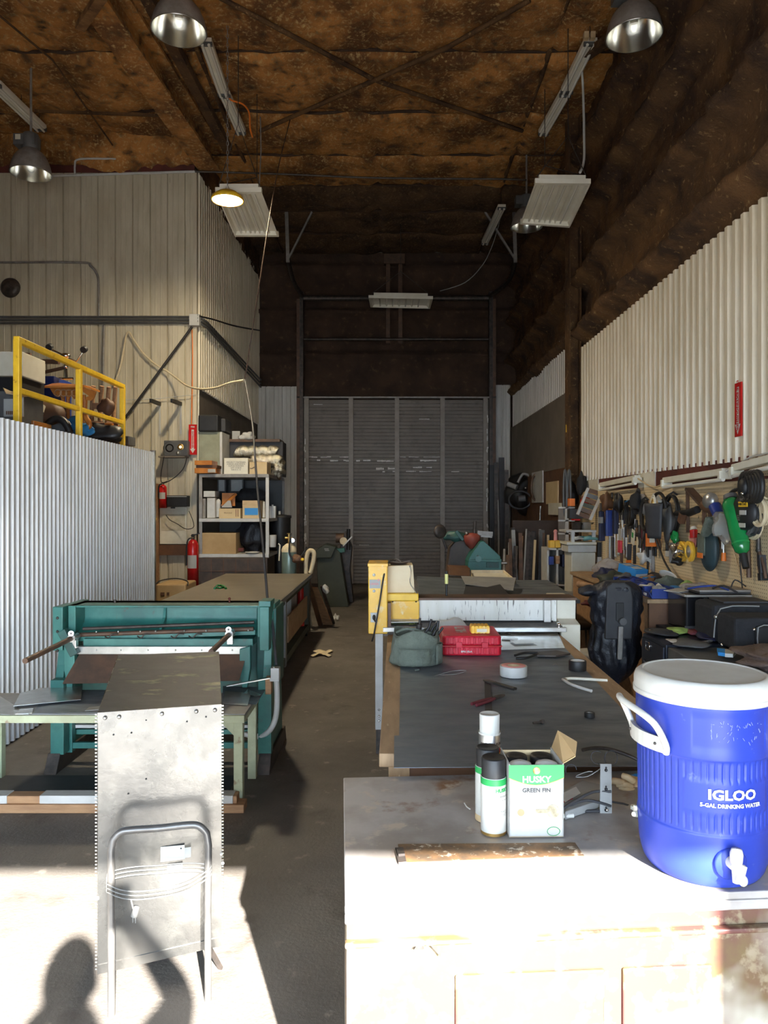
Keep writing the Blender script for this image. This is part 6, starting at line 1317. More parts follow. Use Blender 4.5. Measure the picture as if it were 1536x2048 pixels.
wchair(218,231,774,7.8,'wooden chair nearest the right rail post')
obj('chair_seat_pad', MB().lump(P(212,812,7.5),(.08,.05,.09),.3,2), 'wooddark', None, 'dark round cushion between the wooden chairs', 'cushion')
mz(196,224,846,880,7.35,'woodorange','wooden_box','orange-brown wooden box under the chairs','box',.3); mz(222,258,872,890,8.2-.4,'darkgrey','flat_box','flat grey-green box at the end of the mezzanine','box',.2)
pipe('cable_coil', [P(92,858,6.2),P(97,846,6.2),P(110,838,6.2),P(124,840,6.2),P(134,852,6.2),P(140,866,6.2)], .03, 'black', 'thick black hose coil behind the corrugated edge', 'hose', sm=5)
t = thing('striped_ring', 'black round case with white stripes behind the corrugated edge', 'drum case', V(P(112,0,6.35).x,6.4,2.12))
obj('case_body', MB().cyl(P(112,868,6.4),P(112,868,6.65),.13,n=28), 'black', t)
for r_ in (.115,.135): c_ = P(114,862,6.36); obj('white_stripe', MB().tube([c_+V(r_*math.cos(a),0,r_*.9*math.sin(a)) for a in [PI*.15+PI*.7*i/12 for i in range(13)]],.005,5), 'white', t)
t = thing('rolled_strap', 'white rolled mat tied with dark bands leaning on the mezzanine', 'roll', P(78,845,6.0)); obj('roll', MB().cyl(P(72,850,6.0),P(84,812,6.1),.028,n=14), 'cream', t)
for v_ in (.3,.45,.6): p_ = P(72,850,6.0).lerp(P(84,812,6.1),v_); obj('tie_band', MB().cyl(p_,p_+(P(84,812,6.1)-P(72,850,6.0)).normalized()*.012,.030,n=14), 'black', t)
mz(40,68,841,866,5.7,'woodorange','wooden_box','low wooden box beside the left rail post','box',.3); obj('blue_bag', MB().lump(P(142,852,6.9),(.20,.1,.09),.4,3), 'bluebright', None, 'blue cloth bag behind the middle rail post', 'bag')
obj('blue_bag', MB().lump(P(168,862,6.6),(.07,.06,.05),.4,5), 'bluebright', None, 'small blue cloth bundle right of the middle rail post', 'bag')
obj('sack', MB().lump(P(66,832,6.5),(.25,.2,.14),.4,8), 'wooddark', None, 'heap of dark brown sacking behind the rolled mat', 'sack'); obj('sack', MB().lump(P(200,868,7.0),(.2,.12,.10),.4,9), 'black', None, 'heap of black sacking under the wooden chairs', 'sack')
t = thing('wooden_bed_frame', 'dark wooden frame standing behind the blue box', 'frame', V(P(70,0,8.6).x,8.6,2.12)); obj('post', MB().bar(V(P(48,0,7.7).x,7.7,2.14),P(56,706,7.7),.06,.04), 'wooddark', t); obj('rail', MB().bar(P(56,722,7.7),P(118,724,7.7),.05,.04), 'wooddark', t); obj('rail', MB().bar(P(58,752,7.8),P(130,735,7.8),.03,.03), 'wooddark', t)
# ================================================================ right wall: lights, tools, benches
def wstrip(pxa, pya, pxb, pyb, label):
    a, b = W(pxa,pya,.07), W(pxb,pyb,.07); t = thing('wall_strip_light', label, 'wall light', a.lerp(b,.5), 0, 'unlit strip lights over the pegboard')
    obj('channel', MB().bar(a, b, .05, .060, (1,0,0)), 'cream', t, bevel=.006); obj('tube', MB().cyl(a-V(.02,0,.058),b-V(.02,0,.058),.015,n=12), 'tube', t)
    for p, s in ((a,1),(b,-1)): d_ = (b-a).normalized()*s; obj('end_cap', MB().bar(p-V(0,0,.025), p-V(0,0,.025)+d_*.04,.06,.095,(1,0,0)), 'cream', t, bevel=.006)
    return t
wstrip(1275,955,1203,970,'far strip light over the pegboard'); wstrip(1452,943,1331,961,'middle strip light over the pegboard'); wstrip(1600,902,1470,936,'nearest strip light over the pegboard, cut by the frame')
pipe('electrical_wire', [W(1276,957,.08),W(1292,968,.06),W(1308,974,.06),W(1322,970,.06),W(1331,960,.08)], .007, 'cardlight', 'wire looping between the far and middle strip lights', 'wire', sm=4)
pipe('electrical_wire', [W(1452,943,.08),W(1475,930,.06),W(1500,915,.05),W(1520,910,.05),W(1560,900,.05)], .007, 'lightgrey', 'wire running up to the nearest strip light', 'wire', sm=4)
t = thing('fire_arrow_sign', 'narrow red arrow sign on the right corrugated wall', 'sign', W(1481,820,.03))
a, b = W(1487,765,.028), W(1474,873,.028); yc = (a.y+b.y)/2; ya, yb = a.y, b.y
obj('plate', MB().ab(XR-.045,XR-.035,ya,yb,W(0+1481,873,.03).z,W(1481,765,.03).z), 'redenamel', t)
z0_, z1_ = W(1481,871,.03).z, W(1481,768,.03).z; wy = abs(yb-ya)
obj('arrow', MB().slab([V(XR-.0465,yc+wy*.18,z1_-.02),V(XR-.0465,yc-wy*.18,z1_-.02),V(XR-.0465,yc-wy*.18,z0_+.08),V(XR-.0465,yc-wy*.4,z0_+.08),V(XR-.0465,yc,z0_+.01),V(XR-.0465,yc+wy*.4,z0_+.08),V(XR-.0465,yc+wy*.18,z0_+.08)],.001,(1,0,0)), 'white', t)
lettering('FIRE EXTINGUISHER', .040, on(V(XR-.048,yc,(z0_+z1_)/2+.03),(0,0,-1),(0,-1,0)), 'redenamel', t, bold=.001)

HT = []                                 # every hung tool stands off the board a little
def wt(px, py, off=.03): return W(px, py, off)
def px2m(px, n): d = XR*F/(px-VX); return n*d/F
def hung(nm, label, cat, px, py, group=None): return thing(nm, label, cat, W(px,py,.0), 0, group)
def t_hammer(px, y0, y1, lab, hm='woodlight', head='darksteel', tilt=0, hw=14):
    t = hung('hammer', lab, 'hammer', px, y0); a = wt(px,y0,.05); b = wt(px+tilt,y1,.04)
    obj('handle', MB().cyl(a,b,.012,.017,n=10), hm, t); s = px2m(px,hw); obj('head', MB().cyl(a-V(0,s,0),a+V(0,s,0),.020,n=12).cyl(a+V(0,s,0),a+V(0,s+.03,-.012),.016,.006,n=8), head, t)
def t_driver(px, y0, y1, lab, hm='redenamel', up=False, r=.014, tilt=0):
    t = hung('screwdriver', lab, 'screwdriver', px, y0); a, b = wt(px,y0,.04), wt(px+tilt,y1,.04); m_ = a.lerp(b,.45)
    obj('handle', MB().cyl(a,m_,r,r*.8,n=10), hm, t); obj('shank', MB().cyl(m_,b,r*.35,n=8), 'steel', t)
def t_pliers(px, y0, y1, lab, m='redenamel', w_=5, nm='pliers', tilt=0, jaw='darksteel'):
    t = hung(nm, lab, 'pliers', px, y0); pv = wt(px,y0+(y1-y0)*.32,.04); s = px2m(px,w_)
    obj('jaws', MB().cyl(wt(px,y0,.04),pv,.012,.018,n=8).ball(pv,(.018,.02,.02),10,6), jaw, t)
    for k in (-1,1): e = wt(px+tilt,y1,.04)+V(0,k*s,0); obj('handle', MB().tube([pv,pv.lerp(e,.5)+V(0,k*s*.55,0),e],.011,7,sm=4), m, t)
def t_wrench(px, y0, y1, lab, m='steel', r=.010, tilt=0):
    t = hung('wrench', lab, 'wrench', px, y0); a, b = wt(px,y0,.03), wt(px+tilt,y1,.03)
    obj('shank', MB().bar(a,b,.022,.008,(0,1,0)), m, t, bevel=.002); x_, y_, z_ = frame((1,0,0)); obj('ring_end', MB().tube([b+V(0,.020*math.cos(i*.5236),.020*math.sin(i*.5236)) for i in range(12)],r*.7,6,closed=True), m, t)
    obj('open_jaw', MB().tube([a+V(0,.024*math.cos(PI*.2+i*.35),.024*math.sin(PI*.2+i*.35)+.015) for i in range(-2,9)],r,6), m, t)
def t_coil(px, y0, y1, lab, m='black', r=.012, n=5, w_=14, cat='cord coil', nm='cord_coil', off=.07):
    t = hung(nm, lab, cat, px, y0); random.seed(px)
    for k in range(n):
        a, b = wt(px,y0,off), wt(px,y1,off); c_ = a.lerp(b,.5); hh = (a.z-b.z)/2; s = px2m(px,w_)*XR*F/(px-VX)/3.0
        s = min(s,.16); jx = random.uniform(-.015,.015)
        obj('loop', MB().tube([c_+V(jx+.012*k-.02, s*(1-.06*k)*math.sin(q), hh*(1-.04*k)*math.cos(q)) for q in [2*PI*i/18 for i in range(18)]],r,6,closed=True), m, t)
    obj('tie', MB().tube([wt(px,y0,off)+V(-.03,.02,0),wt(px,y0-1,off)+V(0,0,.02),wt(px,y0,off)+V(.03,-.02,0)],r*.8,5), m, t)
def t_bar(px, y0, y1, lab, m, w_=.03, th=.02, tilt=0, nm='flat_bar', cat='tool', off=.03, grip=None):
    t = hung(nm, lab, cat, px, y0); a, b = wt(px,y0,off), wt(px+tilt,y1,off); obj('blade', MB().bar(a,b,w_,th,(0,1,0)), m, t, bevel=.003)
    if grip: g_ = b+(a-b)*.28; obj('grip', MB().bar(g_,b+(b-a)*.02,w_*1.25,th*1.5,(0,1,0)), grip, t, bevel=.004)
def t_round(px, py, r, lab, m, nm='disc', cat='disc', th=.04, m2=None, off=.05):
    t = hung(nm, lab, cat, px, py); c_ = wt(px,py,off); obj('rim', MB().lathe([(r*.6,-th/2),(r,-th/2),(r,th/2),(r*.6,th/2),(r*.6,-th/2)], c_, (-1,0,0), 28), m, t, bevel=.003); obj('centre', MB().lathe([(.001,th*.3),(r*.6,th*.25),(r*.6,-th*.3)], c_, (-1,0,0), 24), m2 or m, t)
# --- from the column towards the camera
t = hung('slatted_rack', 'tilted slatted rack with white side rails near the column', 'rack', 1180, 1000)
c4 = [P(1176,978,9.0),P(1204,985,8.9),P(1181,1038,8.9),P(1155,1028,9.0)]
obj('side_rail', MB().bar(P(1176,976,8.9),P(1155,1029,8.9),.035,.03), 'white', t); obj('side_rail', MB().bar(P(1205,984,8.8),P(1180,1040,8.8),.035,.03), 'white', t)
for k in range(6): f_ = k/5; obj('slat', MB().bar(P(1176-21*f_,980+46*f_,8.9),P(1203-22*f_,988+48*f_,8.85),.05,.012,(0,1,0)), ('wooddark','darkgrey','wooddark','olive','brownsteel','wooddark')[k], t)
for k,(px,lab) in enumerate(((1120,'left grey loop belt hanging before the column'),(1128,'right grey loop belt hanging before the column'))): obj('drive_belt', MB().tube([V(2.3,P(0,0,9.5).y,P(px,940,9.6).z)+V((px-1128)*.0065+.02*math.sin(q),0,-.30+.30*math.cos(q)) for q in [2*PI*i/20 for i in range(20)]],.016,6,closed=True), 'darkgrey', None, lab, 'belt', 'loop belts by the column')
obj('orange_box', MB().ab(P(1139,0,9.3).x,P(1150,0,9.3).x,9.3,9.4,P(0,1012,9.3).z,P(0,997,9.3).z), 'orange', None, 'small bright orange packet on the white shelf unit', 'packet')
for k,(px,py,rx,ry,rz,m,lab,nm) in enumerate(((1142,985,.10,.1,.16,'black','bulky black tool case hanging left of the slatted rack','tool_pouch'),(1163,968,.06,.08,.14,'blackcloth','black pouch behind the top of the slatted rack','tool_pouch'),(1170,1000,.05,.06,.07,'redenamel','round red cap behind the slatted rack','cap'),(1213,1003,.06,.08,.10,'wooddark','dark brown cluster of grips above the blue sleeves','grip_cluster'),(1236,1005,.05,.07,.09,'black','black tool heads above the blue sleeves','grip_cluster'))):
    obj(nm, MB().lump(P(px,py,XR*F/(px-VX)-.35) if px < 1200 else wt(px,py,.12),(rx,ry,rz),.35,k), m, None, lab, 'pouch')
def sleeve(px, y0, y1, w_, m, lab): a, b = wt(px,y0,.06), wt(px,y1,.06); s = px2m(px,w_)*1.6; t = hung('tool_sleeve', lab, 'tool sleeve', px, y0); obj('sleeve', MB().bar(a,b,.05,s,(1,0,0)), m, t, bevel=.01); return t, a, b
t,a,b = sleeve(1204,1022,1082,8,'navy','dark blue sleeve with a grey label, left of three'); obj('label', MB().box(a.lerp(b,.3)+V(-.03,-.05,0),(.03,.10,.07)), 'grey', t)
sleeve(1218,1020,1072,8,'mid_navy' if 'mid_navy' in M else 'bluebin','bluish dark sleeve, middle of three'); sleeve(1232,1020,1068,6,'navy','narrow dark blue sleeve, right of three')
t_bar(1199,1085,1125,'black level with white end marks under the blue sleeves','black',.05,.03,nm='spirit_level',cat='level',grip='white')
t_bar(1213,1072,1125,'tan wooden rule hanging under the middle blue sleeve','cardlight',.03,.01,nm='wooden_rule',cat='rule'); t_bar(1219,1072,1128,'grey aluminium rule beside the tan rule','grey',.02,.01,nm='metal_rule',cat='rule')
t_wrench(1231,1055,1112,'long bright wrench nearest the blue sleeves'); t_wrench(1237,1050,1108,'long bright wrench second from the blue sleeves'); t_driver(1245,1030,1075,'chrome screwdriver with a white tip by the red packet','white')
t = hung('red_packet', 'red and white hang packet among the wrenches', 'packet', 1240, 1090); a = wt(1240,1082,.07); obj('card', MB().box(a+V(0,0,.07),(.006,.11,.12)), 'paper', t); obj('pouch', MB().box(a-V(0,0,.06),(.02,.11,.13)), 'red', t, bevel=.006)
t = hung('tag_card', 'cream hang card with green print left of the wooden handle', 'card', 1266, 1075); a = wt(1266,1074,.07); obj('card', MB().box(a,(.006,.09,.15),(.25,0,0)), 'cream', t); obj('printed_mark', MB().box(a+V(-.005,0,.02),(.004,.04,.05),(.25,0,0)), 'labelgreen', t)
t_hammer(1275,1070,1108,'hammer with a pale tan handle left of the purple packet','cardlight',tilt=1)
t_bar(1260,1088,1132,'saw with a bright orange lower grip','charcoal',.05,.012,-2,'hand_saw','saw',grip='orange')
for k,(px,y0,y1,m,lab,ti) in enumerate(((1207,988,1016,'wooddark','brown-handled pliers leftmost in the pegboard row',0),(1224,985,1020,'woodorange','orange-brown curved grip pliers over the sleeves',-4),(1240,992,1030,'black','black pliers right of the orange-brown grips',2),(1250,1000,1048,'navy','blue-handled pliers under the pegboard hooks',1),(1256,1010,1058,'black','dark long-nose pliers left of the yellow strap',3),(1262,1040,1085,'darkgrey','grey crimping pliers above the cream hang card',-2),(1285,1030,1078,'maroon','maroon-handled pliers beside the grey cap',2),(1292,1045,1092,'black','black-handled pliers left of the purple packet',0),(1296,1070,1118,'darkgrey','grey long pliers below the purple packet',-3))): t_pliers(px,y0,y1,lab,m,5,tilt=ti)
for k,(px,y0,y1,lab,m) in enumerate(((1213,1030,1070,'thin dark screwdriver behind the left blue sleeve','black'),(1248,1055,1108,'thin chrome driver right of the red packet','steel'),(1253,1075,1115,'white-tipped driver left of the orange saw','white'),(1270,1020,1060,'black driver left of the grey face mask','black'),(1289,1088,1125,'dark driver under the pliers right of the hammer','maroon'),(1301,1100,1140,'short grey driver above the junk tray','grey'))): t_driver(px,y0,y1,lab,m)
TN = [(1202,1006,1050,'black','leftmost dark pair'),(1209,1000,1046,'wooddark','brown-gripped pair above the left sleeve'),(1216,1004,1036,'maroon','maroon pair above the middle sleeve'),(1228,1003,1040,'navy','dark blue pair above the narrow sleeve'),(1234,1008,1062,'black','black pair before the long wrenches'),(1244,1004,1040,'black','black pair below the blue trowel'),(1259,1022,1070,'brownsteel','rusty pair above the orange saw'),(1267,1028,1068,'black','black pair under the black pouch'),(1273,1040,1082,'wooddark','brown pair left of the pale hammer'),(1279,1050,1096,'darksteel','steel pair right of the pale hammer'),(1288,1060,1105,'black','dark pair under the round grey pad'),(1298,1056,1100,'charcoal','dark pair behind the purple packet'),(1309,1070,1112,'black','black pair right of the purple packet'),(1318,1066,1098,'brownsteel','brown pair under the welding helmet')]
for px,y0,y1,m,lab in TN: t_pliers(px,y0,y1,'open-legged cutters hanging on the pegboard, '+lab,m,6,'hand_cutters')
for k,(px,y0,y1,m,lab) in enumerate(((1222,1072,1128,'steel','thin steel rod under the sleeves, left one'),(1226,1074,1122,'darksteel','thin dark rod under the sleeves'),(1243,1100,1130,'brownsteel','brown flat file below the red packet'),(1251,1050,1100,'darksteel','dark flat bar left of the tag card'),(1269,1090,1128,'charcoal','dark flat bar right of the orange saw'),(1283,1090,1130,'steel','grey flat bar below the pale hammer'),(1306,1095,1145,'grey','long grey flat bar near the straight black lead'),(1342,1085,1125,'grey','grey flat bar right of the dark file'))): t_bar(px,y0,y1,lab,m,.03,.012,nm='metal_bar',cat='bar')
t_coil(1262,1004,1052,'small coil of dark cord under the blue trowel','black',.009,3,8); t_coil(1290,1000,1060,'long loop of black strap beside the round grey pad','rubber',.011,3,9); t_coil(1332,1000,1062,'grey canvas strap loop right of the helmet','darkgrey',.012,3,12)
obj('clamp_head', MB().lump(wt(1288,1115,.08),(.05,.07,.06),.5,3), 'lightgrey', None, 'grey wrapped clamp head below the pale hammer', 'clamp'); obj('cap', MB().lump(wt(1338,1045,.08),(.05,.10,.16),.35,3), 'darkgrey', None, 'dark grey cap hanging between helmet and brown upright', 'cap')
pipe('yellow_strap', [wt(1253,1008,.07),wt(1262,1014,.07),wt(1270,1026,.07)], .010, 'clothcream', 'cream folded strap above the tag card', 'strap')
t = hung('chisel_blade', 'blue-grey triangular trowel near the middle of the tool row', 'trowel', 1252, 1000); obj('blade', MB().slab([wt(1246,1004,.05),wt(1258,999,.05),wt(1260,1006,.05)],.006,(1,0,0)), 'bluebright', t); obj('tang', MB().cyl(wt(1256,1003,.05),wt(1262,996,.05),.006), 'steel', t)
t_round(1283,1010,.11,'large grey round sanding pad hanging high','grey','sanding_pad','pad',.03)
obj('tool_pouch', MB().lump(wt(1274,1003,.08),(.05,.09,.11),.35,7), 'blackcloth', None, 'black cloth pouch left of the round sanding pad', 'pouch')
# respirator / welding helmet group
t = hung('welding_helmet', 'black welding helmet with a white strap hanging on the pegboard', 'helmet', 1322, 1020)
c_ = wt(1322,1030,.16); mb = MB(); mb.grid(lambda u, v: c_+V(-.04-.10*math.sin(PI*u)*(1-.3*v), (u-.5)*.30*(1-.25*v), .10-.30*v), 14, 10); obj('shell', mb, 'charcoal', t, solid=.006)
obj('head_band', MB().tube([c_+V(-.02,.16*math.cos(a),.06+.13*math.sin(a)) for a in [PI*i/12 for i in range(13)]],.014,8), 'black', t)
obj('white_strap', MB().bar(wt(1305,1005,.16),wt(1311,988,.14),.05,.03).bar(wt(1311,988,.14),wt(1320,1003,.16),.03,.02), 'white', t)
for r_ in (.05,.035): obj('filter_ring', MB().tube([c_+V(-.07,-.01+r_*math.cos(q),.10+r_*1.4*math.sin(q)) for q in [2*PI*i/16 for i in range(16)]],.008,6,closed=True), 'cream', t)
obj('lens', MB().ball(c_+V(-.07,-.01,.10),(.02,.02,.045),12,8), 'brass', t)
t_coil(1346,990,1068,'large loop of black air hose behind the welding helmet','black',.012,2,20)
t = hung('purple_packet', 'tall purple and orange hang packet under the helmet', 'packet', 1303, 1070); a, b = wt(1303,1040,.08), wt(1303,1093,.08)
obj('upper', MB().bar(a,a.lerp(b,.5),.012,.10,(1,0,0)), 'navy', t); obj('lower', MB().bar(a.lerp(b,.5),b,.03,.10,(1,0,0)), 'orange', t); obj('hanger_tab', MB().bar(a+V(0,0,.05),a,.01,.05,(1,0,0)), 'yellow', t); obj('cream_patch', MB().bar(a.lerp(b,.4),a.lerp(b,.85),.035,.05,(1,0,0)), 'cream', t)
t_bar(1334,1075,1112,'dark file with a cream ferrule left of the yellow reel','charcoal',.025,.02,0,'file','file',grip='cream')
pipe('hanging_cable', [wt(1313,1040,.10),wt(1311,1075,.08),wt(1320,1100,.07),wt(1330,1125,.08),wt(1345,1150,.10)], .009, 'rubber', 'black lead curving down to the junk tray', 'lead', sm=5)
pipe('hanging_cable', [wt(1294,1060,.08),wt(1296,1110,.06),wt(1295,1148,.06)], .011, 'rubber', 'straight black lead hanging left of the purple packet', 'lead', sm=3)
# yellow reels
for k,(px,lab) in enumerate(((1365,'left yellow reel wheel with silver fittings'),(1379,'right yellow reel wheel with a dark centre'))): t_round(px,1103,.085,lab,'machyellow','yellow_reel','reel',.03,'steelpaint' if k else 'chrome',.10)
obj('hose_fitting', MB().lump(wt(1354,1100,.16),(.05,.05,.06),.4,3), 'chrome', None, 'silver hose fitting left of the yellow reel wheels', 'fitting')
obj('hose_fitting', MB().lump(wt(1354,1122,.14),(.05,.05,.03),.4,4), 'black', None, 'black bracket hanging under the left yellow wheel', 'fitting')
obj('green_twine', MB().lump(wt(1350,1076,.1),(.03,.04,.05),.5,6), 'green', None, 'small dark green cord bundle above the yellow wheels', 'cord bundle')
t = hung('framing_square', 'brown steel bracket shaped like an upside down V', 'square', 1377, 978)
obj('upright', MB().bar(wt(1375,980,.04),wt(1376,1065,.04),.03,.006,(0,1,0)), 'brownsteel', t); obj('diagonal', MB().bar(wt(1378,978,.05),wt(1418,1022,.05),.07,.02,(0,1,0)), 'brownsteel', t)
t = hung('cordless_driver', 'black tool held sideways across the brown upright', 'power tool', 1375, 1028); obj('barrel', MB().cyl(wt(1352,1027,.10),wt(1392,1022,.10),.022,n=12).cyl(wt(1378,1026,.1),wt(1395,1019,.1),.030,n=12), 'black', t); obj('grip', MB().bar(wt(1366,1027,.10),wt(1362,1045,.10),.05,.06), 'wooddark', t, bevel=.008)
t = hung('angle_grinder', 'grinder with a grey guard disc at the end of the brown diagonal', 'grinder', 1420, 1005); obj('guard', MB().lathe([(.001,.03),(.05,.025),(.065,0),(.06,-.03)], wt(1419,1002,.12), (-1,-.3,0), 24), 'sheetlight', t); obj('motor_body', MB().cyl(wt(1412,1010,.1),wt(1426,1020,.1),.05,.04,n=14), 'wooddark', t); obj('blue_collar', MB().cyl(wt(1430,1012,.12),wt(1436,1028,.12),.045,.04,n=14), 'bluebin', t)
t = hung('caulk_spatula', 'red and white nozzle bottle above the pink pennant', 'bottle', 1388, 1060); obj('bottle_body', MB().cyl(wt(1387,1060,.08),wt(1388,1076,.08),.03,n=14), 'redenamel', t); obj('cap', MB().cyl(wt(1386,1054,.08),wt(1387,1060,.08),.022,.03,n=12), 'cream', t)
obj('pink_pennant', MB().slab([wt(1376,1072,.07),wt(1392,1070,.07),wt(1390,1100,.07)],.006,(1,0,0)), 'pink', None, 'pink triangular pennant over the yellow wheels', 'pennant')
t_bar(1395,1066,1105,'black and yellow level right of the pink pennant','black',.03,.02,nm='spirit_level',cat='level',grip='yellow')
t_coil(1415,1005,1066,'brown leather strap loop left of the grey glove','wooddark',.012,2,7,'strap','leather_strap')
t = hung('grey_glove', 'grey rubber glove hanging thumb down beside the green tank', 'glove', 1425, 1060); obj('palm', MB().bar(wt(1432,1035,.10),wt(1420,1072,.10),.05,.15,(1,0,0)), 'canvas', t, bevel=.02)
for k in range(5): obj('finger', MB().tube([wt(1432+3*k,1036-1*k,.11),wt(1438+3*k,1042+3*k,.13),wt(1436+2*k,1052+3*k,.12)],.016,7,sm=3), 'canvas', t)
obj('clear_bag', MB().lump(wt(1445,1050,.13),(.06,.10,.12),.4,2), 'clear', None, 'crumpled clear plastic bag left of the green tank', 'plastic bag')
t = hung('green_canister', 'glossy green bottle-shaped tank hanging at a slant', 'canister', 1470, 1060)
a, b = wt(1462,998,.14), wt(1486,1108,.14); x_ = (b-a); L2 = x_.length
obj('tank_body', MB().lathe([(.001,0),(.055,.01),(.066,.04),(.064,.10),(.058,.16),(.060,L2*.6),(.055,L2*.85),(.045,L2*.95),(.02,L2)], a, x_, 28), 'green', t)
obj('cap', MB().cyl(a-x_.normalized()*.03,a,.045,.05,n=18), 'darkgrey', t); obj('nozzle', MB().cyl(b,b+x_.normalized()*.10,.026,.022,n=14), 'black', t); obj('band', MB().lathe([(.0575,L2*.80),(.0575,L2*.83)], a, x_, 24), 'labelgreen', t)
t = hung('reel_pouch', 'dark teal oval pouch with a small orange print', 'pouch', 1415, 1105); c_ = wt(1419,1098,.09)
obj('shell', MB().ball(c_,(.05,.13,.17),22,14), mat('slate_teal',(.025,.05,.06),rough=.5), t); obj('clear_front', MB().box(c_+V(-.05,.03,.03),(.012,.13,.16)), 'canvas', t, bevel=.01); obj('orange_print', MB().box(c_+V(-.06,.03,-.05),(.006,.10,.04)), 'orange', t, bevel=.004)
t_driver(1447,1122,1085,'screwdriver with a salmon pink handle pointing up','orange',r=.020); 
t_driver(1444,1070,1098,'silver and blue driver above the salmon handle','navy',r=.014)
t_driver(1466,1068,1100,'black screwdriver slanting behind the green tank','black',tilt=9,r=.016)
for k,(px,y0,y1,ti,lab) in enumerate(((1468,1105,1150,12,'left thin brown stick below the green tank'),(1476,1108,1152,12,'right thin brown stick below the green tank'))): t_bar(px,y0,y1,lab,'woodlight',.012,.008,ti,'wooden_stick','stick')
t_hammer(1496,1058,1155,'long brown-handled hammer hanging below the cord reel','brownsteel','redprimer',tilt=2,hw=5)
t_pliers(1517,1075,1156,'long grey bolt cutters at the right edge','brownsteel',9,'bolt_cutter',tilt=10); t_bar(1524,1110,1160,'black square tool hanging at the frame edge','charcoal',.05,.03,4,nm='putty_knife',cat='scraper',grip='black')
# cord reel with printed face
t = hung('cord_reel', 'extension cord with a black round printed card face', 'cord reel', 1492, 1025); c_ = wt(1491,1025,.12)
for k in range(6): obj('loop', MB().tube([c_+V(.03+.012*k-.02, .03+(.13+.008*k)*math.sin(q)*.8, (.15+.006*k)*math.cos(q)) for q in [2*PI*i/20 for i in range(20)]],.010,6,closed=True), 'clothcream' if k > 2 else 'darkgrey', t)
obj('card_face', MB().lathe([(.001,.03),(.115,.028),(.12,0)], c_+V(-.0,-.01,0), (-1,-.15,0), 30), 'black', t)
uu = V(0,-1,0); 
obj('yellow_band', MB().box(c_+V(-.033,-.02,.055),(.004,.15,.035)), 'yellow', t); obj('white_panel', MB().box(c_+V(-.033,-.03,-.0),(.004,.09,.03)), 'lightgrey', t); obj('white_foot', MB().box(c_+V(-.033,-.02,-.085),(.004,.09,.03)), 'white', t, bevel=.002)
lettering('POWER CORD', .020, on(c_+V(-.037,-.02,.055),uu,(0,0,1)), 'black', t, bold=.0008); lettering('50 FT', .022, on(c_+V(-.037,-.02,.085),uu,(0,0,1)), 'white', t); lettering('outdoor use\n13 amps\n125 volts', .014, on(c_+V(-.037,.03,-.035),uu,(0,0,1)), 'white', t)
t_coil(1522,998,1052,'big bundle of grey and cream extension cords at the frame edge','clothcream',.010,6,16,off=.10); t_coil(1512,1000,1070,'long loop of dark cord behind the cream cords','charcoal',.010,3,12)
t = hung('coiled_hose', 'thick black ribbed hose coil at the top right of the pegboard', 'hose coil', 1505, 975)
for k in range(5): c_ = wt(1490+6*k,975-.5*k,.14); obj('loop', MB().tube([c_+V(.0,.07*math.cos(q),.095*math.sin(q)) for q in [2*PI*i/20 for i in range(20)]],.018,8,closed=True), 'black', t)
obj('end_cap', MB().ball(wt(1487,974,.16),(.03,.05,.06),14,10), 'black', t); obj('metal_stud', MB().ball(wt(1485,987,.19),.012), 'chrome', t); obj('lead', MB().tube([wt(1455,996,.08),wt(1465,983,.09),wt(1478,979,.12)],.014,7,sm=3), 'black', t)
pipe('pull_wire', [wt(1479,1115,.05),wt(1484,1170,.05),wt(1490,1222,.05)], .0045, 'rubber', 'thin brown wire hanging straight down the lower pegboard', 'wire')
for k in range(7): px = (1216,1258,1300,1352,1397,1440,1499)[k]; py = (992,985,1066,1060,1035,1030,1010)[k]; obj('pegboard_hook', MB().tube([wt(px,py,.01),wt(px,py+1,.06),wt(px,py-3,.07)],.004,5), 'steel', None, ('peg hook above the left pliers','peg hook above the middle tools','peg hook above the purple packet','peg hook above the yellow wheels','peg hook near the cordless tool','peg hook above the grinder collar','peg hook behind the printed cord reel')[k], 'hook')

# --- far right bay by the back door
def fb(px0,px1,py0,py1,d,m,nm,label,cat,dep=.1,bev=.004,**k):
    a, b = P(px0,py1,d), P(px1,py0,d); return obj(nm, MB().ab(a.x,b.x,d,d+dep,a.z,b.z), m, None, label, cat, bevel=bev, **k)
obj('wall_board', MB().ab(XR-.03,XR-.01,12.0,12.9,P(0,1005,12.2).z,P(0,942,12.2).z), 'lightgrey', None, 'pale grey board hanging on the far right wall', 'board'); obj('wall_board', MB().ab(XR-.035,XR-.01,10.9,11.7,P(0,1008,11.0).z,P(0,962,11.0).z), 'cardlight', None, 'tan board hanging nearer the column', 'board')
obj('wall_board', MB().ab(XR-.04,XR-.01,10.7,11.5,P(0,1030,11.0).z,P(0,1006,11.0).z), 'cream', None, 'cream board hanging under the tan board', 'board')
t = thing('hanging_machine_parts', 'cluster of dark engine parts hanging on the far right wall', 'machine parts', V(2.25,13.6,1.7)); obj('dark_shell', MB().lump(P(1040,985,13.6),(.28,.25,.32),.4,4), 'black', t); obj('pipe_arm', MB().tube([P(1036,965,13.3),P(1046,948,13.3),P(1060,952,13.3)],.025,8,sm=4), 'steelpaint', t); obj('grey_tube', MB().cyl(P(1016,968,13.4),P(1034,975,13.3),.05,n=14), 'grey', t)
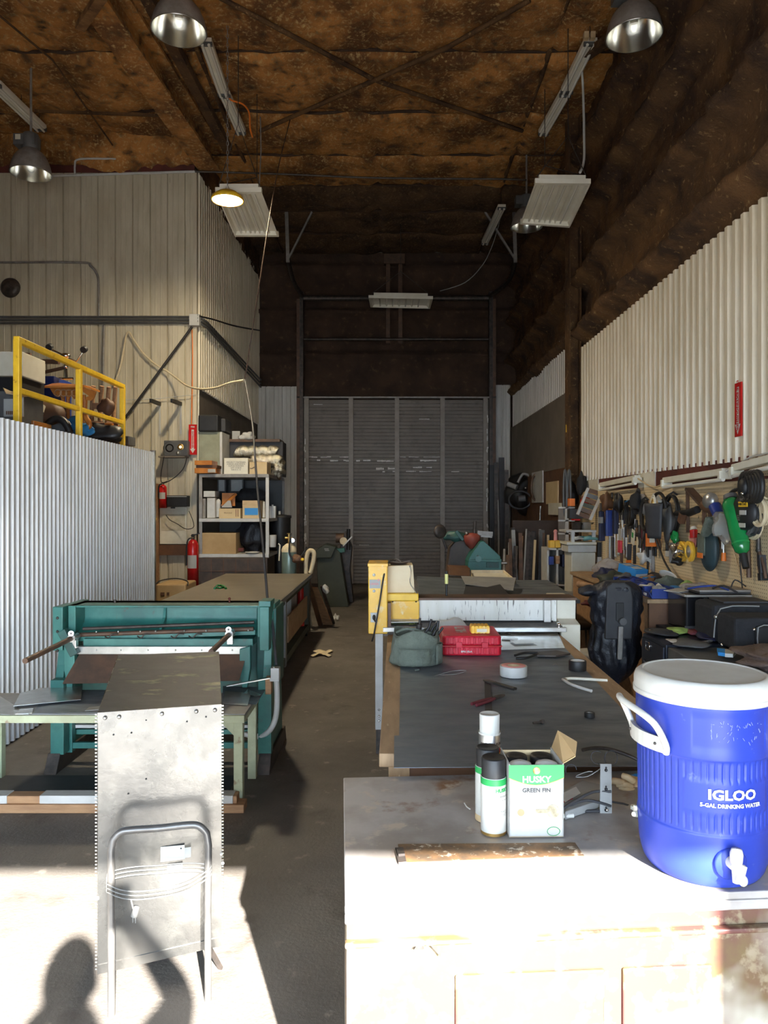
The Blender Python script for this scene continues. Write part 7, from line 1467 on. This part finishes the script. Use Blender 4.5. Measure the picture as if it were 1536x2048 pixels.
obj('coil_loop', MB().tube([P(1040,1000,13.2)+V(.2*math.cos(q),0,.16*math.sin(q)) for q in [2*PI*i/18 for i in range(18)]],.02,6,closed=True), 'charcoal', t); obj('chrome_spot', MB().ball(P(1051,976,13.25),.02), 'chrome', t); obj('grey_motor', MB().cyl(P(1036,998,13.2),P(1050,996,13.2),.06,n=14), 'darkgrey', t)
obj('drive_belt', MB().tube([P(1072,975,12.6)+V(.08*math.cos(q),0,.22*math.sin(q)) for q in [2*PI*i/18 for i in range(18)]],.02,6,closed=True), 'brownsteel', None, 'dark rubber belt right of the hanging engine parts', 'belt')
obj('wall_hook', MB().tube([P(1068,1048,12),P(1080,1040,12),P(1081,1012,12)],.014,6), 'steel', None, 'pale wall hook below the pale grey board', 'hook')
for k,(px,y0,y1,w_,d,m,lab) in enumerate(((984,930,1160,.10,14.4,'black','black tall panel leaning right beside the roll door'),(992,925,1165,.08,14.2,'darksteel','dark tall bar standing right of the black panel'),(1003,915,1165,.10,14.0,'charcoal','charcoal tall panel before the siding strip'),(1013,940,1168,.07,13.6,'darksteel','dark steel bar right of the charcoal panel'),(996,1000,1165,.02,13.8,'grey','thin grey bar before the tall dark panels'))):
    a, b = P(px,y0,d), V(P(px+2,0,d).x,d,0.0); obj('steel_plate', MB().bar(b,a,w_,.03), m, None, lab, 'panel')
# steel stock leaning on a dark rack
M['screen'] = mat('near_black_ply',(.05,.028,.018),(.035,.02,.013),rough=.7,scale=6)
t = thing('stock_rack', 'dark plywood screen behind the leaning steel stock', 'rack', V(2.0,10.3,0)); obj('screen', MB().ab(1.70,2.42,10.25,10.3,0,1.40), 'screen', t); obj('screen_post', MB().ab(1.68,1.72,10.2,10.34,0,1.3), 'darksteel', t)
random.seed(21)
nm_ = ['slim grey','dull brown','pale edged','rusty','dark','mid grey','pinkish','brown flat','bright edged','black','thin silver','wide dark','tan','narrow black','streaked','stout grey','thin rusty','broad charcoal','pale wooden','slender dark']
for k in range(20):
    px = 1008+k*4.9; px += random.uniform(-1.5,1.5); d = 9.7+random.uniform(-.15,.25); top_ = (1098,1110,1085,1078,1092,1060,1072,1066,1058,1062,1070,1064,1080,1062,1058,1060,1066,1062,1070,1060)[k]; ti = random.uniform(-6,6) if k < 14 else random.uniform(-2,3)
    w_ = (.03,.05,.03,.04,.06,.05,.04,.05,.02,.06,.02,.10,.03,.05,.03,.07,.03,.11,.03,.05)[k]
    m = ('steelpaint','brownsteel','lightgrey','brownsteel','darksteel','grey','wood','brownsteel','sheetlight','darksteel','steel','darksteel','cardlight','black','steelpaint','darkgrey','brownsteel','charcoal','woodlight','darksteel')[k]
    a = P(px+ti,top_,d+.35); b = V(P(px-ti,0,d).x,d,0)
    obj('steel_bar', MB().bar(b,a,w_,.014), m, None, nm_[k]+' bar, '+('first','second','third','fourth','fifth','sixth','seventh','eighth','ninth','tenth','eleventh','twelfth','thirteenth','fourteenth','fifteenth','sixteenth','seventeenth','eighteenth','nineteenth','twentieth')[k]+' from the left in the leaning stock', 'steel bar', 'steel stock leaning by the rack')
# white storage units
t = thing('white_shelf_unit', 'white open shelf unit with a blue tub in it', 'shelf unit', V(P(1112,0,9.1).x,9.2,0))
d = 9.15; x0, x1 = P(1096,0,d).x, P(1140,0,d).x; zt_ = P(0,1096,d).z
for x in (x0,(x0+x1)/2-.02,x1): obj('upright', MB().ab(x-.012,x+.012,d,d+.35,0,zt_), 'white', t)
for z in (.25,.62,zt_-.012): obj('shelf', MB().ab(x0,x1,d,d+.35,z-.012,z+.012), 'white', t)
obj('back', MB().ab(x0,x1,d+.35,d+.36,0,zt_), 'greypanel', t)
fb(1098,1108,1113,1130,9.12,'bluebin','blue_tub','blue tub inside the white shelf unit','tub',.15); fb(1112,1120,1112,1128,9.12,'wood','wood_tin','brown tin beside the blue tub','tin',.12); fb(1125,1132,1110,1134,9.12,'navy','navy_box','navy box at the right of the white shelf unit','box',.15)
t = thing('white_cabinet', 'plain white cabinet standing between the shelf unit and the tools', 'cabinet', V(P(1168,0,8.7).x,8.8,0)); x0, x1 = P(1143,0,8.7).x, P(1191,0,8.7).x
obj('body', MB().ab(x0,x1,8.7,9.05,0,P(0,1105,8.7).z), 'cream', t, bevel=.008); obj('door_seam', MB().ab(x0+.01,x1-.01,8.694,8.70,.3,.305), 'greypanel', t)
t = thing('plastic_drawer_stack', 'white plastic tray stack on the white cabinet', 'drawer unit', V(P(1165,0,8.7).x,8.8,P(0,1105,8.7).z))
zb2 = P(0,1105,8.7).z
obj('tray', MB().ab(x0-.05,x1,8.66,9.0,zb2+.005,P(0,1090,8.7).z), 'white', t, bevel=.006); obj('tray', MB().ab(x0-.07,x1,8.64,9.0,P(0,1089,8.7).z,P(0,1084,8.7).z), 'cream', t, bevel=.004)
for px in (1145,1187): obj('post', MB().ab(P(px,0,8.7).x-.02,P(px,0,8.7).x+.02,8.68,8.72,P(0,1086,8.7).z,P(0,1062,8.7).z), 'white', t)
obj('upper_tray', MB().ab(P(1130,0,8.7).x,x1,8.66,9.0,P(0,1064,8.7).z,P(0,1060,8.7).z), 'white', t)
t = thing('white_shelf_tower', 'white plastic shelf tower with open frame behind the cabinet', 'shelf unit', V(P(1135,0,9.45).x,9.5,0)); xt = P(1131,0,9.4).x
obj('upright', MB().ab(xt,xt+.04,9.4,9.44,zt_,P(0,1014,9.4).z), 'white', t); 
for py in (1015,1041,1067,1084): obj('rail', MB().ab(P(1117,0,9.4).x,P(1150,0,9.4).x,9.4,9.43,P(0,py,9.4).z-.012,P(0,py,9.4).z+.008), 'white', t)
obj('side_panel', MB().ab(P(1117,0,9.5).x,P(1132,0,9.5).x,9.5,9.52,zt_,P(0,1015,9.5).z), 'greypanel', t)
for k,(px,lab,m) in enumerate(((1153,'dark steel pan left on the upper white tray','darksteel'),(1172,'bright steel pot right on the upper white tray','sheetlight'))):
    c_ = P(px,1060,8.75); t = thing('pot', lab, 'pot', c_); obj('pot_body', MB().lathe([(.001,.002),(.055,.004),(.058,.09),(.060,.092),(.054,.09)], c_, n=24), m, t); obj('handle', MB().tube([c_+V(.055,-.0,.08),c_+V(.085,-.02,.085),c_+V(.055,-.04,.07)],.005,6,sm=3), 'black', t)
obj('red_lid', MB().ab(P(1147,0,8.8).x,P(1160,0,8.8).x,8.8,8.9,P(0,1041,8.8).z,P(0,1038,8.8).z), 'redenamel', None, 'flat red lid above the dark pan', 'lid')  # flat loose lid above the pan
obj('dark_box', MB().ab(P(1140,0,9.2).x,P(1168,0,9.2).x,9.2,9.35,P(0,1037,9.2).z,P(0,1018,9.2).z), 'charcoal', None, 'dark grey box behind the pots', 'box')
obj('teal_cloth', MB().lump(P(1178,1076,8.72),(.10,.08,.03),.4,3), 'tealcloth', None, 'folded teal cloth on the white tray', 'cloth'); obj('grey_cloth', MB().lump(P(1156,1076,8.7),(.06,.06,.022),.4,3), 'lightgrey', None, 'folded pale cloth left of the teal cloth', 'cloth')
for k,(px,lab) in enumerate(((1103,'left yellow battery pack on the white shelf unit'),(1114,'right yellow battery pack on the white shelf unit'))): t = thing('battery_pack', lab, 'battery', P(px,1095,9.15)); c_ = P(px,1088,9.2); obj('pack', MB().box(c_,(.065,.10,.09)), 'machyellow', t, bevel=.006)
obj('white_bottle', MB().cyl(P(1111,1083,9.25),P(1111,1064,9.25),.024,.02,n=12).ball(P(1111,1063,9.25),.026,10,8), 'pink', None, 'pale pink squeeze bottle behind the battery packs', 'bottle')
# dustbin
gx, gy = P(1132,0,8.0).x, 8.0; t = thing('metal_dustbin', 'galvanised dustbin with a domed lid behind the roller machine', 'dustbin', (gx,gy,0))
obj('bin_body', MB().lathe([(.001,.0),(.165,.0),(.195,.60),(.20,.62)], (gx,gy,0), n=36), 'darkgrey', t)
for z in (.14,.34,.52): obj('swage_ring', MB().lathe([(.168+.05*z,z-.01),(.176+.05*z,z),(.168+.05*z,z+.01)], (gx,gy,0), n=36), 'steelpaint', t)
obj('lid', MB().lathe([(.215,.612),(.218,.635),(.20,.65),(.10,.672),(.001,.68)], (gx,gy,0), n=36), 'steelpaint', t); obj('handle', MB().tube([V(gx+.19,gy-.08,.5),V(gx+.24,gy-.10,.48),V(gx+.2,gy-.04,.5)],.008,6,sm=3), 'steel', t)
# stools
def stool(px, d, zs, m, lab):
    x = P(px,0,d).x; t = thing('stool', lab, 'stool', (x,d,0)); obj('seat', MB().lathe([(.001,zs),(.15,zs),(.165,zs-.025),(.15,zs-.05),(.001,zs-.05)], (x,d,0), n=28), m, t)
    for k in range(4): a = PI/4+PI/2*k; obj('leg', MB().cyl((x+.10*math.cos(a),d+.10*math.sin(a),zs-.05),(x+.17*math.cos(a),d+.17*math.sin(a),0),.012,n=8), 'darksteel', t)
    obj('foot_ring', MB().tube([V(x+.15*math.cos(q),d+.15*math.sin(q),.2) for q in [2*PI*i/20 for i in range(20)]],.008,6,closed=True), 'darksteel', t)
stool(1160,7.0,.50,'black','black round stool behind the black-bagged chair'); stool(1188,6.0,.42,'lightgrey','grey cushioned stool peeking out left of the black-bagged chair')
obj('red_rag', MB().lump(P(1177,1206,6.9),(.06,.05,.03),.4,2), 'maroon', None, 'dark red rag left of the black-bagged chair', 'rag')
obj('wood_handle', MB().cyl(P(1158,1168,6.4),P(1183,1172,6.2),.028,.022,n=12), 'wood', None, 'brown wooden tool handle poking out left of the black chair', 'handle')  # only the handle of a tool
# chair under a bin liner
t = thing('office_chair', 'high-backed office chair seen from behind, wrapped in a black bin liner', 'chair', (1.66,5.45,0))
cx, cy = 1.66, 5.45
BW = [(0,.05),(.04,.085),(.09,.12),(.2,.165),(.32,.195),(.45,.18),(.56,.165),(.66,.18),(.8,.195),(.9,.185),(.96,.155),(1.001,.10)]
def bagc(u, v):
    a = 2*PI*u; z = .30+.75*v; w_ = .205+.02*math.sin(PI*v); 
    for (va,wa),(vb,wb) in zip(BW[:-1],BW[1:]):
        if va <= v <= vb: w_ = wa+(wb-wa)*(v-va)/(vb-va); break
    dd_ = .12*min(1,w_/.165)
    f_ = 1+.10*noise.noise(V(5*math.cos(a),5*math.sin(a),v*9))+.06*math.sin(15*a+9*v)*(1 if v < .52 else .35)+.03*math.sin(46*v+3*a)*(1 if v > .5 else .3)
    return V(cx+w_*math.cos(a)*f_, cy+dd_*math.sin(a)*f_+.04*(.5-v), z)
mb = MB().grid(bagc, 72, 40); n0 = len(mb.v); mb.add([bagc(i/72,1) for i in range(72)]+[V(cx,cy,1.055)], [(i,(i+1)%72,72) for i in range(72)], True)
obj('bin_liner', mb, 'bag', t)
pl = [(-.105,.0),(.095,.0),(.10,.30),(.085,.38),(.04,.41),(-.05,.41),(-.09,.38)]; bp = V(cx-.01,cy-.135,.64)
obj('back_shell', MB().prism(pl, bp, (1,0,0), (0,0,1), -.03), 'charcoal', t, bevel=.012); obj('adjuster_slot', MB().box(bp+V(0,-.004,.20),(.055,.012,.13)), 'black', t, bevel=.003); obj('adjuster_knob', MB().cyl(bp+V(.012,-.01,.135),bp+V(.012,-.045,.135),.026,n=18), 'darkgrey', t)
obj('back_arm', MB().bar(bp+V(.0,-.025,.10),bp+V(-.004,-.01,-.14),.035,.02), 'steelpaint', t, bevel=.006)
obj('gas_post', MB().cyl((cx,cy,.08),(cx,cy,.40),.028,n=14), 'navy', t)
for k in range(5): a = PI/2+2*PI*k/5+.3; e = V(cx+.19*math.cos(a),cy+.19*math.sin(a)-.05,.06); obj('base_leg', MB().bar((cx,cy,.10),e,.035,.03), 'black', t, bevel=.005); obj('caster', MB().cyl(e+V(-.012,0,-.03),e+V(.012,0,-.03),.028,n=14), 'black', t)
obj('armrest', MB().lump((1.46,5.42,.98),(.09,.06,.04),.25,1), 'bag', t)
obj('tyre_lever', MB().tube([H(1232,1356,.01),H(1255,1358,.01),H(1275,1364,.01)],.008,6,sm=3), 'steel', None, 'thin bright rod near the foot of the wrapped chair', 'rod')
# --- filing cabinet, grey chest, brown counter
t = thing('filing_cabinet', 'dark blue-black filing cabinet with two chrome label holders', 'filing cabinet', (1.98,4.77,0)); obj('body', MB().ab(1.70,2.40,4.56,4.98,0,.745), mat('blue_black_steel',(.018,.022,.035),rough=.35), t, bevel=.006)
for z in (.50,.25,.02): obj('drawer', MB().ab(1.688,1.70,4.575,4.965,z,z+.225), mat('blue_black_steel',(0,0,0)), t, bevel=.004)
for z in (.66,.41): h_ = obj('label_holder', MB().tube([V(1.684,4.80,z),V(1.684,4.87,z),V(1.684,4.87,z+.05),V(1.684,4.80,z+.05)],.005,5,closed=True), 'chrome', t); 
for z in (.58,.33): obj('drawer_pull', MB().tube([V(1.684,4.75,z),V(1.67,4.78,z),V(1.67,4.86,z),V(1.684,4.89,z)],.007,6,sm=3), 'chrome', t)
t = thing('tool_chest', 'long dark grey steel chest under the black cases', 'chest', (2.05,3.9,0)); obj('body', MB().ab(1.70,2.46,3.2,4.53,0,.735), 'darkgrey', t, bevel=.006); obj('lid_seam', MB().ab(1.694,1.70,3.2,4.53,.66,.667), 'black', t); obj('catch', MB().cyl((1.69,4.05,.70),(1.67,4.05,.70),.016,n=12), 'steel', t)
t = thing('brown_counter', 'brown wooden counter carrying the blue bins below the pegboard', 'counter', (2.15,7.0,0)); obj('counter_top', MB().ab(1.86,2.47,5.35,7.65,.895,.925), 'ply', t, bevel=.003); obj('end_panel', MB().ab(1.88,2.47,5.37,5.40,.70,.895), 'wooddark', t); obj('lower_panel', MB().ab(1.88,2.47,5.37,5.40,0,.70), 'wood', t); obj('front_panel', MB().ab(1.88,1.90,5.4,7.6,0,.895), 'wood', t)
obj('worktop', MB().ab(1.92,2.47,4.99,5.34,.715,.745), 'charcoal', None, 'dark worktop strip between the cabinet and brown counter', 'worktop')
obj('support_box', MB().ab(1.95,2.46,5.0,5.33,0,.713), 'darkgrey', None, 'dark box under the worktop strip', 'box')
# blue bins with parts
random.seed(4)
for k,(px,py) in enumerate(((1283,1178),(1297,1186),(1308,1190),(1322,1196),(1337,1205))):
    x = 1.92+.0; d = (x)*F/(px-VX); d = min(max(d,5.42),8.3); z0_ = .928
    y_ = (8.0 if False else 5.45+.19*(4-k)); t = thing('parts_bin', ('blue parts bin farthest of five on the brown counter edge','blue parts bin second farthest on the brown counter edge','blue parts bin in the middle of five on the counter edge','blue parts bin second nearest, next to a white sack','blue parts bin nearest the black cases')[k], 'bin', (1.95,y_,z0_), 0, 'blue parts bins on the brown counter')
    mb = MB(); mb.ab(1.90,2.06,y_-.08,y_+.08,z0_,z0_+.008); mb.ab(1.90,2.06,y_-.085,y_-.078,z0_,z0_+.07); mb.ab(1.90,2.06,y_+.078,y_+.085,z0_,z0_+.07); mb.slab([V(1.88,y_-.08,z0_+.045),V(1.88,y_+.08,z0_+.045),V(1.90,y_+.08,z0_),V(1.90,y_-.08,z0_)],.006,(1,0,0)); mb.ab(2.055,2.062,y_-.08,y_+.08,z0_,z0_+.08); obj('bin_shell', mb, 'bluebin', t)
    obj('contents', MB().lump((1.98,y_,z0_+.05),(.06,.06,.03),.5,k), ('navy','bluebin','bluebin','white','grey')[k], t); obj('label_slot', MB().box((1.878,y_,z0_+.025),(.004,.05,.018)), 'white', t)
def crate(px, py, d, sz, rz, m, nm, lab, cat='box', print_=True, tilt=0):
    c_ = P(px,py,d); t = thing(nm, lab, cat, c_); R_ = Euler((tilt,0,rz)).to_matrix(); mb = MB(); mb.box(c_, sz, (tilt,0,rz)); obj('box_body', mb, m, t, bevel=.004)
    if print_: mb = MB(); mb.box(c_+R_@V(-.01,0,sz[2]/2+.001),(sz[0]*.6,sz[1]*.45,.003),(tilt,0,rz)); obj('white_label', mb, 'white', t); mb = MB(); mb.box(c_+R_@V(0,-sz[1]/2-.001,-.01),(sz[0]*.95,.003,sz[2]*.45),(tilt,0,rz)); obj('lower_band', mb, 'lightgrey', t)
crate(1272,1146,6.6,(.15,.13,.10),.5,'bluebright','wipes_box','front blue and white wipes box on the junk heap',tilt=.25); crate(1256,1140,6.8,(.13,.12,.10),.45,'bluebright','wipes_box','rear blue and white wipes box on the junk heap',tilt=.2)
for k,(px,py,d,r_,m,nm,lab,cat) in enumerate((
 (1225,1140,7.2,(.16,.14,.10),'clear','plastic_bag','clear plastic bag heap at the far end of the counter','plastic bag'),
 (1212,1150,7.0,(.10,.10,.08),'navy','cloth_bundle','navy blue cloth heap by the clear plastic bag','cloth'),
 (1228,1157,6.6,(.12,.10,.06),'olive','rag_heap','grey-green rags in front of the navy cloth','rag'),
 (1245,1162,6.4,(.09,.09,.06),'darkgrey','rag_heap','dark grey rag heap left of the wipes boxes','rag'),
 (1296,1162,6.5,(.08,.08,.05),'wood','leather_scrap','brown leather scrap right of the wipes boxes','scrap'),
 (1310,1158,6.6,(.10,.10,.05),'charcoal','rag_heap','dark rags right of the brown leather scrap','rag'),
 (1335,1168,6.0,(.10,.12,.07),'canvas','paper_sack','crumpled grey sack behind the blue bins','sack'),
 (1322,1190,5.6,(.06,.06,.07),'cream','paper_sack','white folded sack between the nearest blue bins','sack'),
 (1395,1178,5.6,(.13,.10,.05),'clear','plastic_bag','clear plastic bag against the lower pegboard','plastic bag'),
 (1374,1172,5.9,(.05,.05,.04),'lime','sponge','lime green sponge left of the clear plastic bag','sponge'),
 (1372,1186,5.5,(.04,.05,.03),'tealcloth','cloth_scrap','teal scrap under the lime sponge','cloth'),
 (1352,1181,5.6,(.06,.09,.025),'bluebright','blue_scoop','blue scoop lying over the nearest bin','scoop'),
 (1433,1192,5.3,(.04,.05,.02),'cardlight','card_scrap','tan scrap at the foot of the pegboard','scrap'))):
    obj(nm, MB().lump(P(px,py,d), r_, .45, k*1.7), m, None, lab, cat)
props(obj('curved_lid', MB().lathe([(.001,0),(.07,.0),(.075,.012)], P(1335,1152,6.2), (.2,-.5,1), 24), 'white'), 'white curved lid on top of the junk heap', 'lid')  # curved lid lying on the heap
props(obj('white_bar', MB().bar(P(1331,1159,6.0),P(1350,1156,6.0),.02,.02), 'white'), 'short white bar below the white curved lid', 'bar')
props(obj('blue_ruler', MB().bar(P(1288,1156,6.4),P(1308,1153,6.5),.03,.01), 'bluebright'), 'blue flat strip lying on top of the junk heap', 'strip')
for k in range(10):
    px = random.uniform(1240,1345); py = 1168+(px-1240)*.1+random.uniform(-6,6); d = 6.6-(px-1240)*.008
    a = P(px,py,d); obj('loose_tool', MB().cyl(a,a+V(random.uniform(-.1,.1),random.uniform(-.06,.06),random.uniform(-.01,.02)),.011,n=8), ('steel','orange','darksteel','brass','bluebright','black','redenamel','lightgrey','wood','white')[k], None, 'small '+('steel','orange','dark steel','brassy','bright blue','black','red','pale grey','brown','white')[k]+' tool piece in the junk heap on the counter', 'tool')
# black cases on the grey chest
def case(x0,x1,y0_,y1_,z0_,z1_,m,nm,lab,bev=.012): t = thing(nm, lab, 'case', ((x0+x1)/2,(y0_+y1_)/2,z0_)); obj('shell', MB().ab(x0,x1,y0_,y1_,z0_,z1_), m, t, bevel=bev); return t
zc = .75
t = case(2.0,2.44,5.0,5.33,zc,1.00,'blackgloss','flight_case','black hard case farthest back, with a metal edge')
obj('edge_trim', MB().ab(1.995,2.445,4.99,5.0,.985,1.0).ab(1.99,2.0,5.0,5.33,.985,1.0), 'steelpaint', t, bevel=.002); obj('side_rib', MB().ab(2.12,2.14,4.985,5.0,.76,.98), 'charcoal', t); obj('base_trim', MB().ab(1.99,2.2,4.985,5.0,.76,.79), 'charcoal', t)
t = thing('closed_laptop', 'thin grey laptop lying on the far black case', 'laptop', (2.3,5.15,1.0)); obj('lid', MB().ab(2.10,2.45,5.02,5.28,1.015,1.03), 'steelpaint', t, bevel=.004); obj('base', MB().ab(2.10,2.45,5.02,5.28,1.002,1.014), 'charcoal', t, bevel=.004)
obj('paper_stack', MB().slab([V(1.99,5.1,1.006),V(2.2,5.3,1.006),V(2.1,5.38,1.006),V(1.93,5.22,1.006)],.004), 'lightgrey', None, 'pale sheet of paper on the far black case corner', 'paper')
pipe('case_cable', [V(2.05,5.1,1.03),V(2.12,5.05,1.05),V(2.2,5.0,1.06),V(2.28,4.98,1.035)], .007, 'bluebin', 'dark blue cable across the far black case', 'cable', sm=4)
pipe('case_cable', [V(2.18,5.0,1.045),V(2.22,4.92,1.07),V(2.28,4.85,1.03)], .007, 'rubber', 'black cable loop hanging over the laptop', 'cable', sm=4); pipe('case_cable', [V(2.35,5.1,1.04),V(2.38,5.1,1.09),V(2.43,5.05,1.05)], .005, 'rubber', 'small wire loop at the wall end of the laptop', 'cable', sm=4)
t = case(2.02,2.42,4.62,4.93,zc,.985,'blackcloth','camera_bag','black padded bag between the two hard cases',.03)
obj('zip_line', MB().tube([V(2.02,4.615,.78),V(2.06,4.61,.96),V(2.3,4.61,.975)],.005,5,sm=3), 'grey', t); obj('mesh_pocket', MB().ab(2.13,2.30,4.605,4.62,.76,.84), 'charcoal', t, bevel=.004); obj('white_tab', MB().box((2.31,4.60,.80),(.008,.006,.075)), 'white', t); obj('scribble', MB().tube([V(2.12+.012*k,4.606,.90+.018*math.sin(k*1.3)) for k in range(14)],.003,5,sm=2), 'charcoal', t); obj('top_flap', MB().ab(2.1,2.4,4.66,4.88,.985,1.0), 'charcoal', t, bevel=.006); obj('buckle', MB().ball((2.03,4.605,.91),.014), 'steel', t)
t = case(2.02,2.44,4.33,4.58,zc,.945,'blackcloth','flight_case','black case nearest the camera with a raised front pocket',.02)
obj('front_pocket', MB().ab(2.13,2.34,4.305,4.33,.765,.90), 'black', t, bevel=.012); obj('zip_line', MB().tube([V(2.14,4.30,.77),V(2.14,4.30,.895),V(2.22,4.30,.905),V(2.33,4.30,.90)],.004,5,sm=2), 'grey', t); obj('white_stripe', MB().box((2.215,4.301,.84),(.005,.006,.10)), 'lightgrey', t); obj('handle', MB().tube([V(2.25,4.3,.86),V(2.27,4.28,.80),V(2.33,4.28,.79)],.006,6,sm=3), 'charcoal', t); obj('buckle', MB().ball((2.12,4.31,.88),.010), 'chrome', t); obj('buckle', MB().ball((2.12,4.31,.79),.010), 'chrome', t)
pipe('wall_cable', [V(2.44,4.5,.86),V(2.46,4.3,.84),V(2.47,4.1,.80),V(2.46,3.9,.82)], .007, 'rubber', 'black cable behind the nearest black case', 'cable', sm=4)
# clutter on the grey chest
for k,(pts,m,nm,lab,cat) in enumerate((
 ([(1300,1268),(1345,1262),(1350,1268),(1310,1274)],'charcoal','tool_roll','dark tool roll on the filing cabinet','tool roll'),
 ([(1346,1262),(1368,1260),(1366,1267),(1348,1269)],'lime','sponge','lime green pad on the filing cabinet','pad'),
 ([(1364,1284),(1402,1286),(1400,1298),(1362,1296)],'darkgrey','grey_pouch','grey soft pouch in the middle of the chest','pouch'),
 ([(1340,1282),(1362,1284),(1358,1289),(1342,1287)],'lightgrey','paper_scrap','torn pale paper at the chest edge','paper'),
 ([(1392,1270),(1432,1278),(1436,1284),(1396,1278)],'navy','blue_cloth','navy blue rag in front of the padded bag','rag'),
 ([(1380,1264),(1395,1268),(1392,1272),(1380,1270)],'maroon','red_scrap','dark red scrap left of the navy rag','scrap'))):
    q = [H(a,b,.752) for a, b in pts]; c_ = (q[0]+q[2])/2; r_ = (max(p.x for p in q)-min(p.x for p in q))/2; l_ = (max(p.y for p in q)-min(p.y for p in q))/2
    obj(nm, MB().lump(c_+V(0,0,.012),(r_,l_,.018 if m != 'lightgrey' else .006),.3,k), m, None, lab, cat)
obj('white_sprayer', MB().tube([H(1392,1259,.77),H(1396,1264,.765),H(1410,1267,.765)],.010,8,sm=4), 'white', None, 'small white nozzle lying before the padded bag', 'nozzle')
pliers('pliers','chrome pliers lying on the chest left of the blue packet',H(1404,1286,.765),H(1424,1281,.765),m='steel',open_=.012,head='steel')
t = thing('blue_packet','blue and white printed packet on the chest','packet',H(1450,1300,.75)); obj('blue_end', MB().slab([H(1434,1296,.775),H(1450,1298,.775),H(1450,1306,.775),H(1436,1304,.775)],.02), 'bluebright', t); obj('white_end', MB().slab([H(1450,1298,.775),H(1476,1298,.775),H(1466,1308,.775),H(1450,1307,.775)],.02), 'white', t)
mb = MB()
for i in range(6):
    for j in range(2):
        if (i+j)%2 == 0: mb.slab([H(1462+4.6*i,1291+2.4*j,.762),H(1466.6+4.6*i,1291+2.4*j,.762),H(1466.4+4.6*i,1293.4+2.4*j,.762),H(1461.8+4.6*i,1293.4+2.4*j,.762)],.002)
t = thing('checkered_tape','black and white checkered strip in front of the black case','strip',H(1475,1293,.76)); obj('strip', MB().slab([H(1460,1290,.7595),H(1491,1290,.7595),H(1490,1297,.7595),H(1459,1297,.7595)],.003), 'black', t); obj('white_squares', mb, 'white', t)
t = thing('yellow_level','yellow level lying across the leather bag','level',H(1500,1300,.78)); obj('left_part', MB().bar(H(1482,1298,.80),H(1508,1300,.80),.03,.025), 'yellow', t); obj('right_part', MB().bar(H(1516,1300,.80),H(1545,1304,.80),.05,.045), 'orange', t); obj('vial', MB().bar(H(1508,1299,.80),H(1516,1300,.80),.02,.02), 'darksteel', t)
obj('leather_bag', MB().lump(V(2.07,3.95,.78),(.20,.22,.06),.35,3,36,22,4), mat('brown_leather',(.16,.11,.09),(.10,.07,.06),rough=.5,scale=14,bump=.8,bscale=30), None, 'crumpled brown leather bag behind the cooler lid', 'bag')
for k in range(3): obj('chest_bolt', MB().ball(H((1300,1308,1444)[k],(1262,1262,1290)[k],.77),.010), 'chrome', None, ('left chrome nut on the filing cabinet','right chrome nut on the filing cabinet','chrome nut near the checkered strip')[k], 'nut')
# clamp hanging on the column panel
obj('yellow_tag', MB().box(P(1134,857,9.9),(.03,.02,.10)), 'yellow', None, 'small yellow tag on the brown column', 'tag')
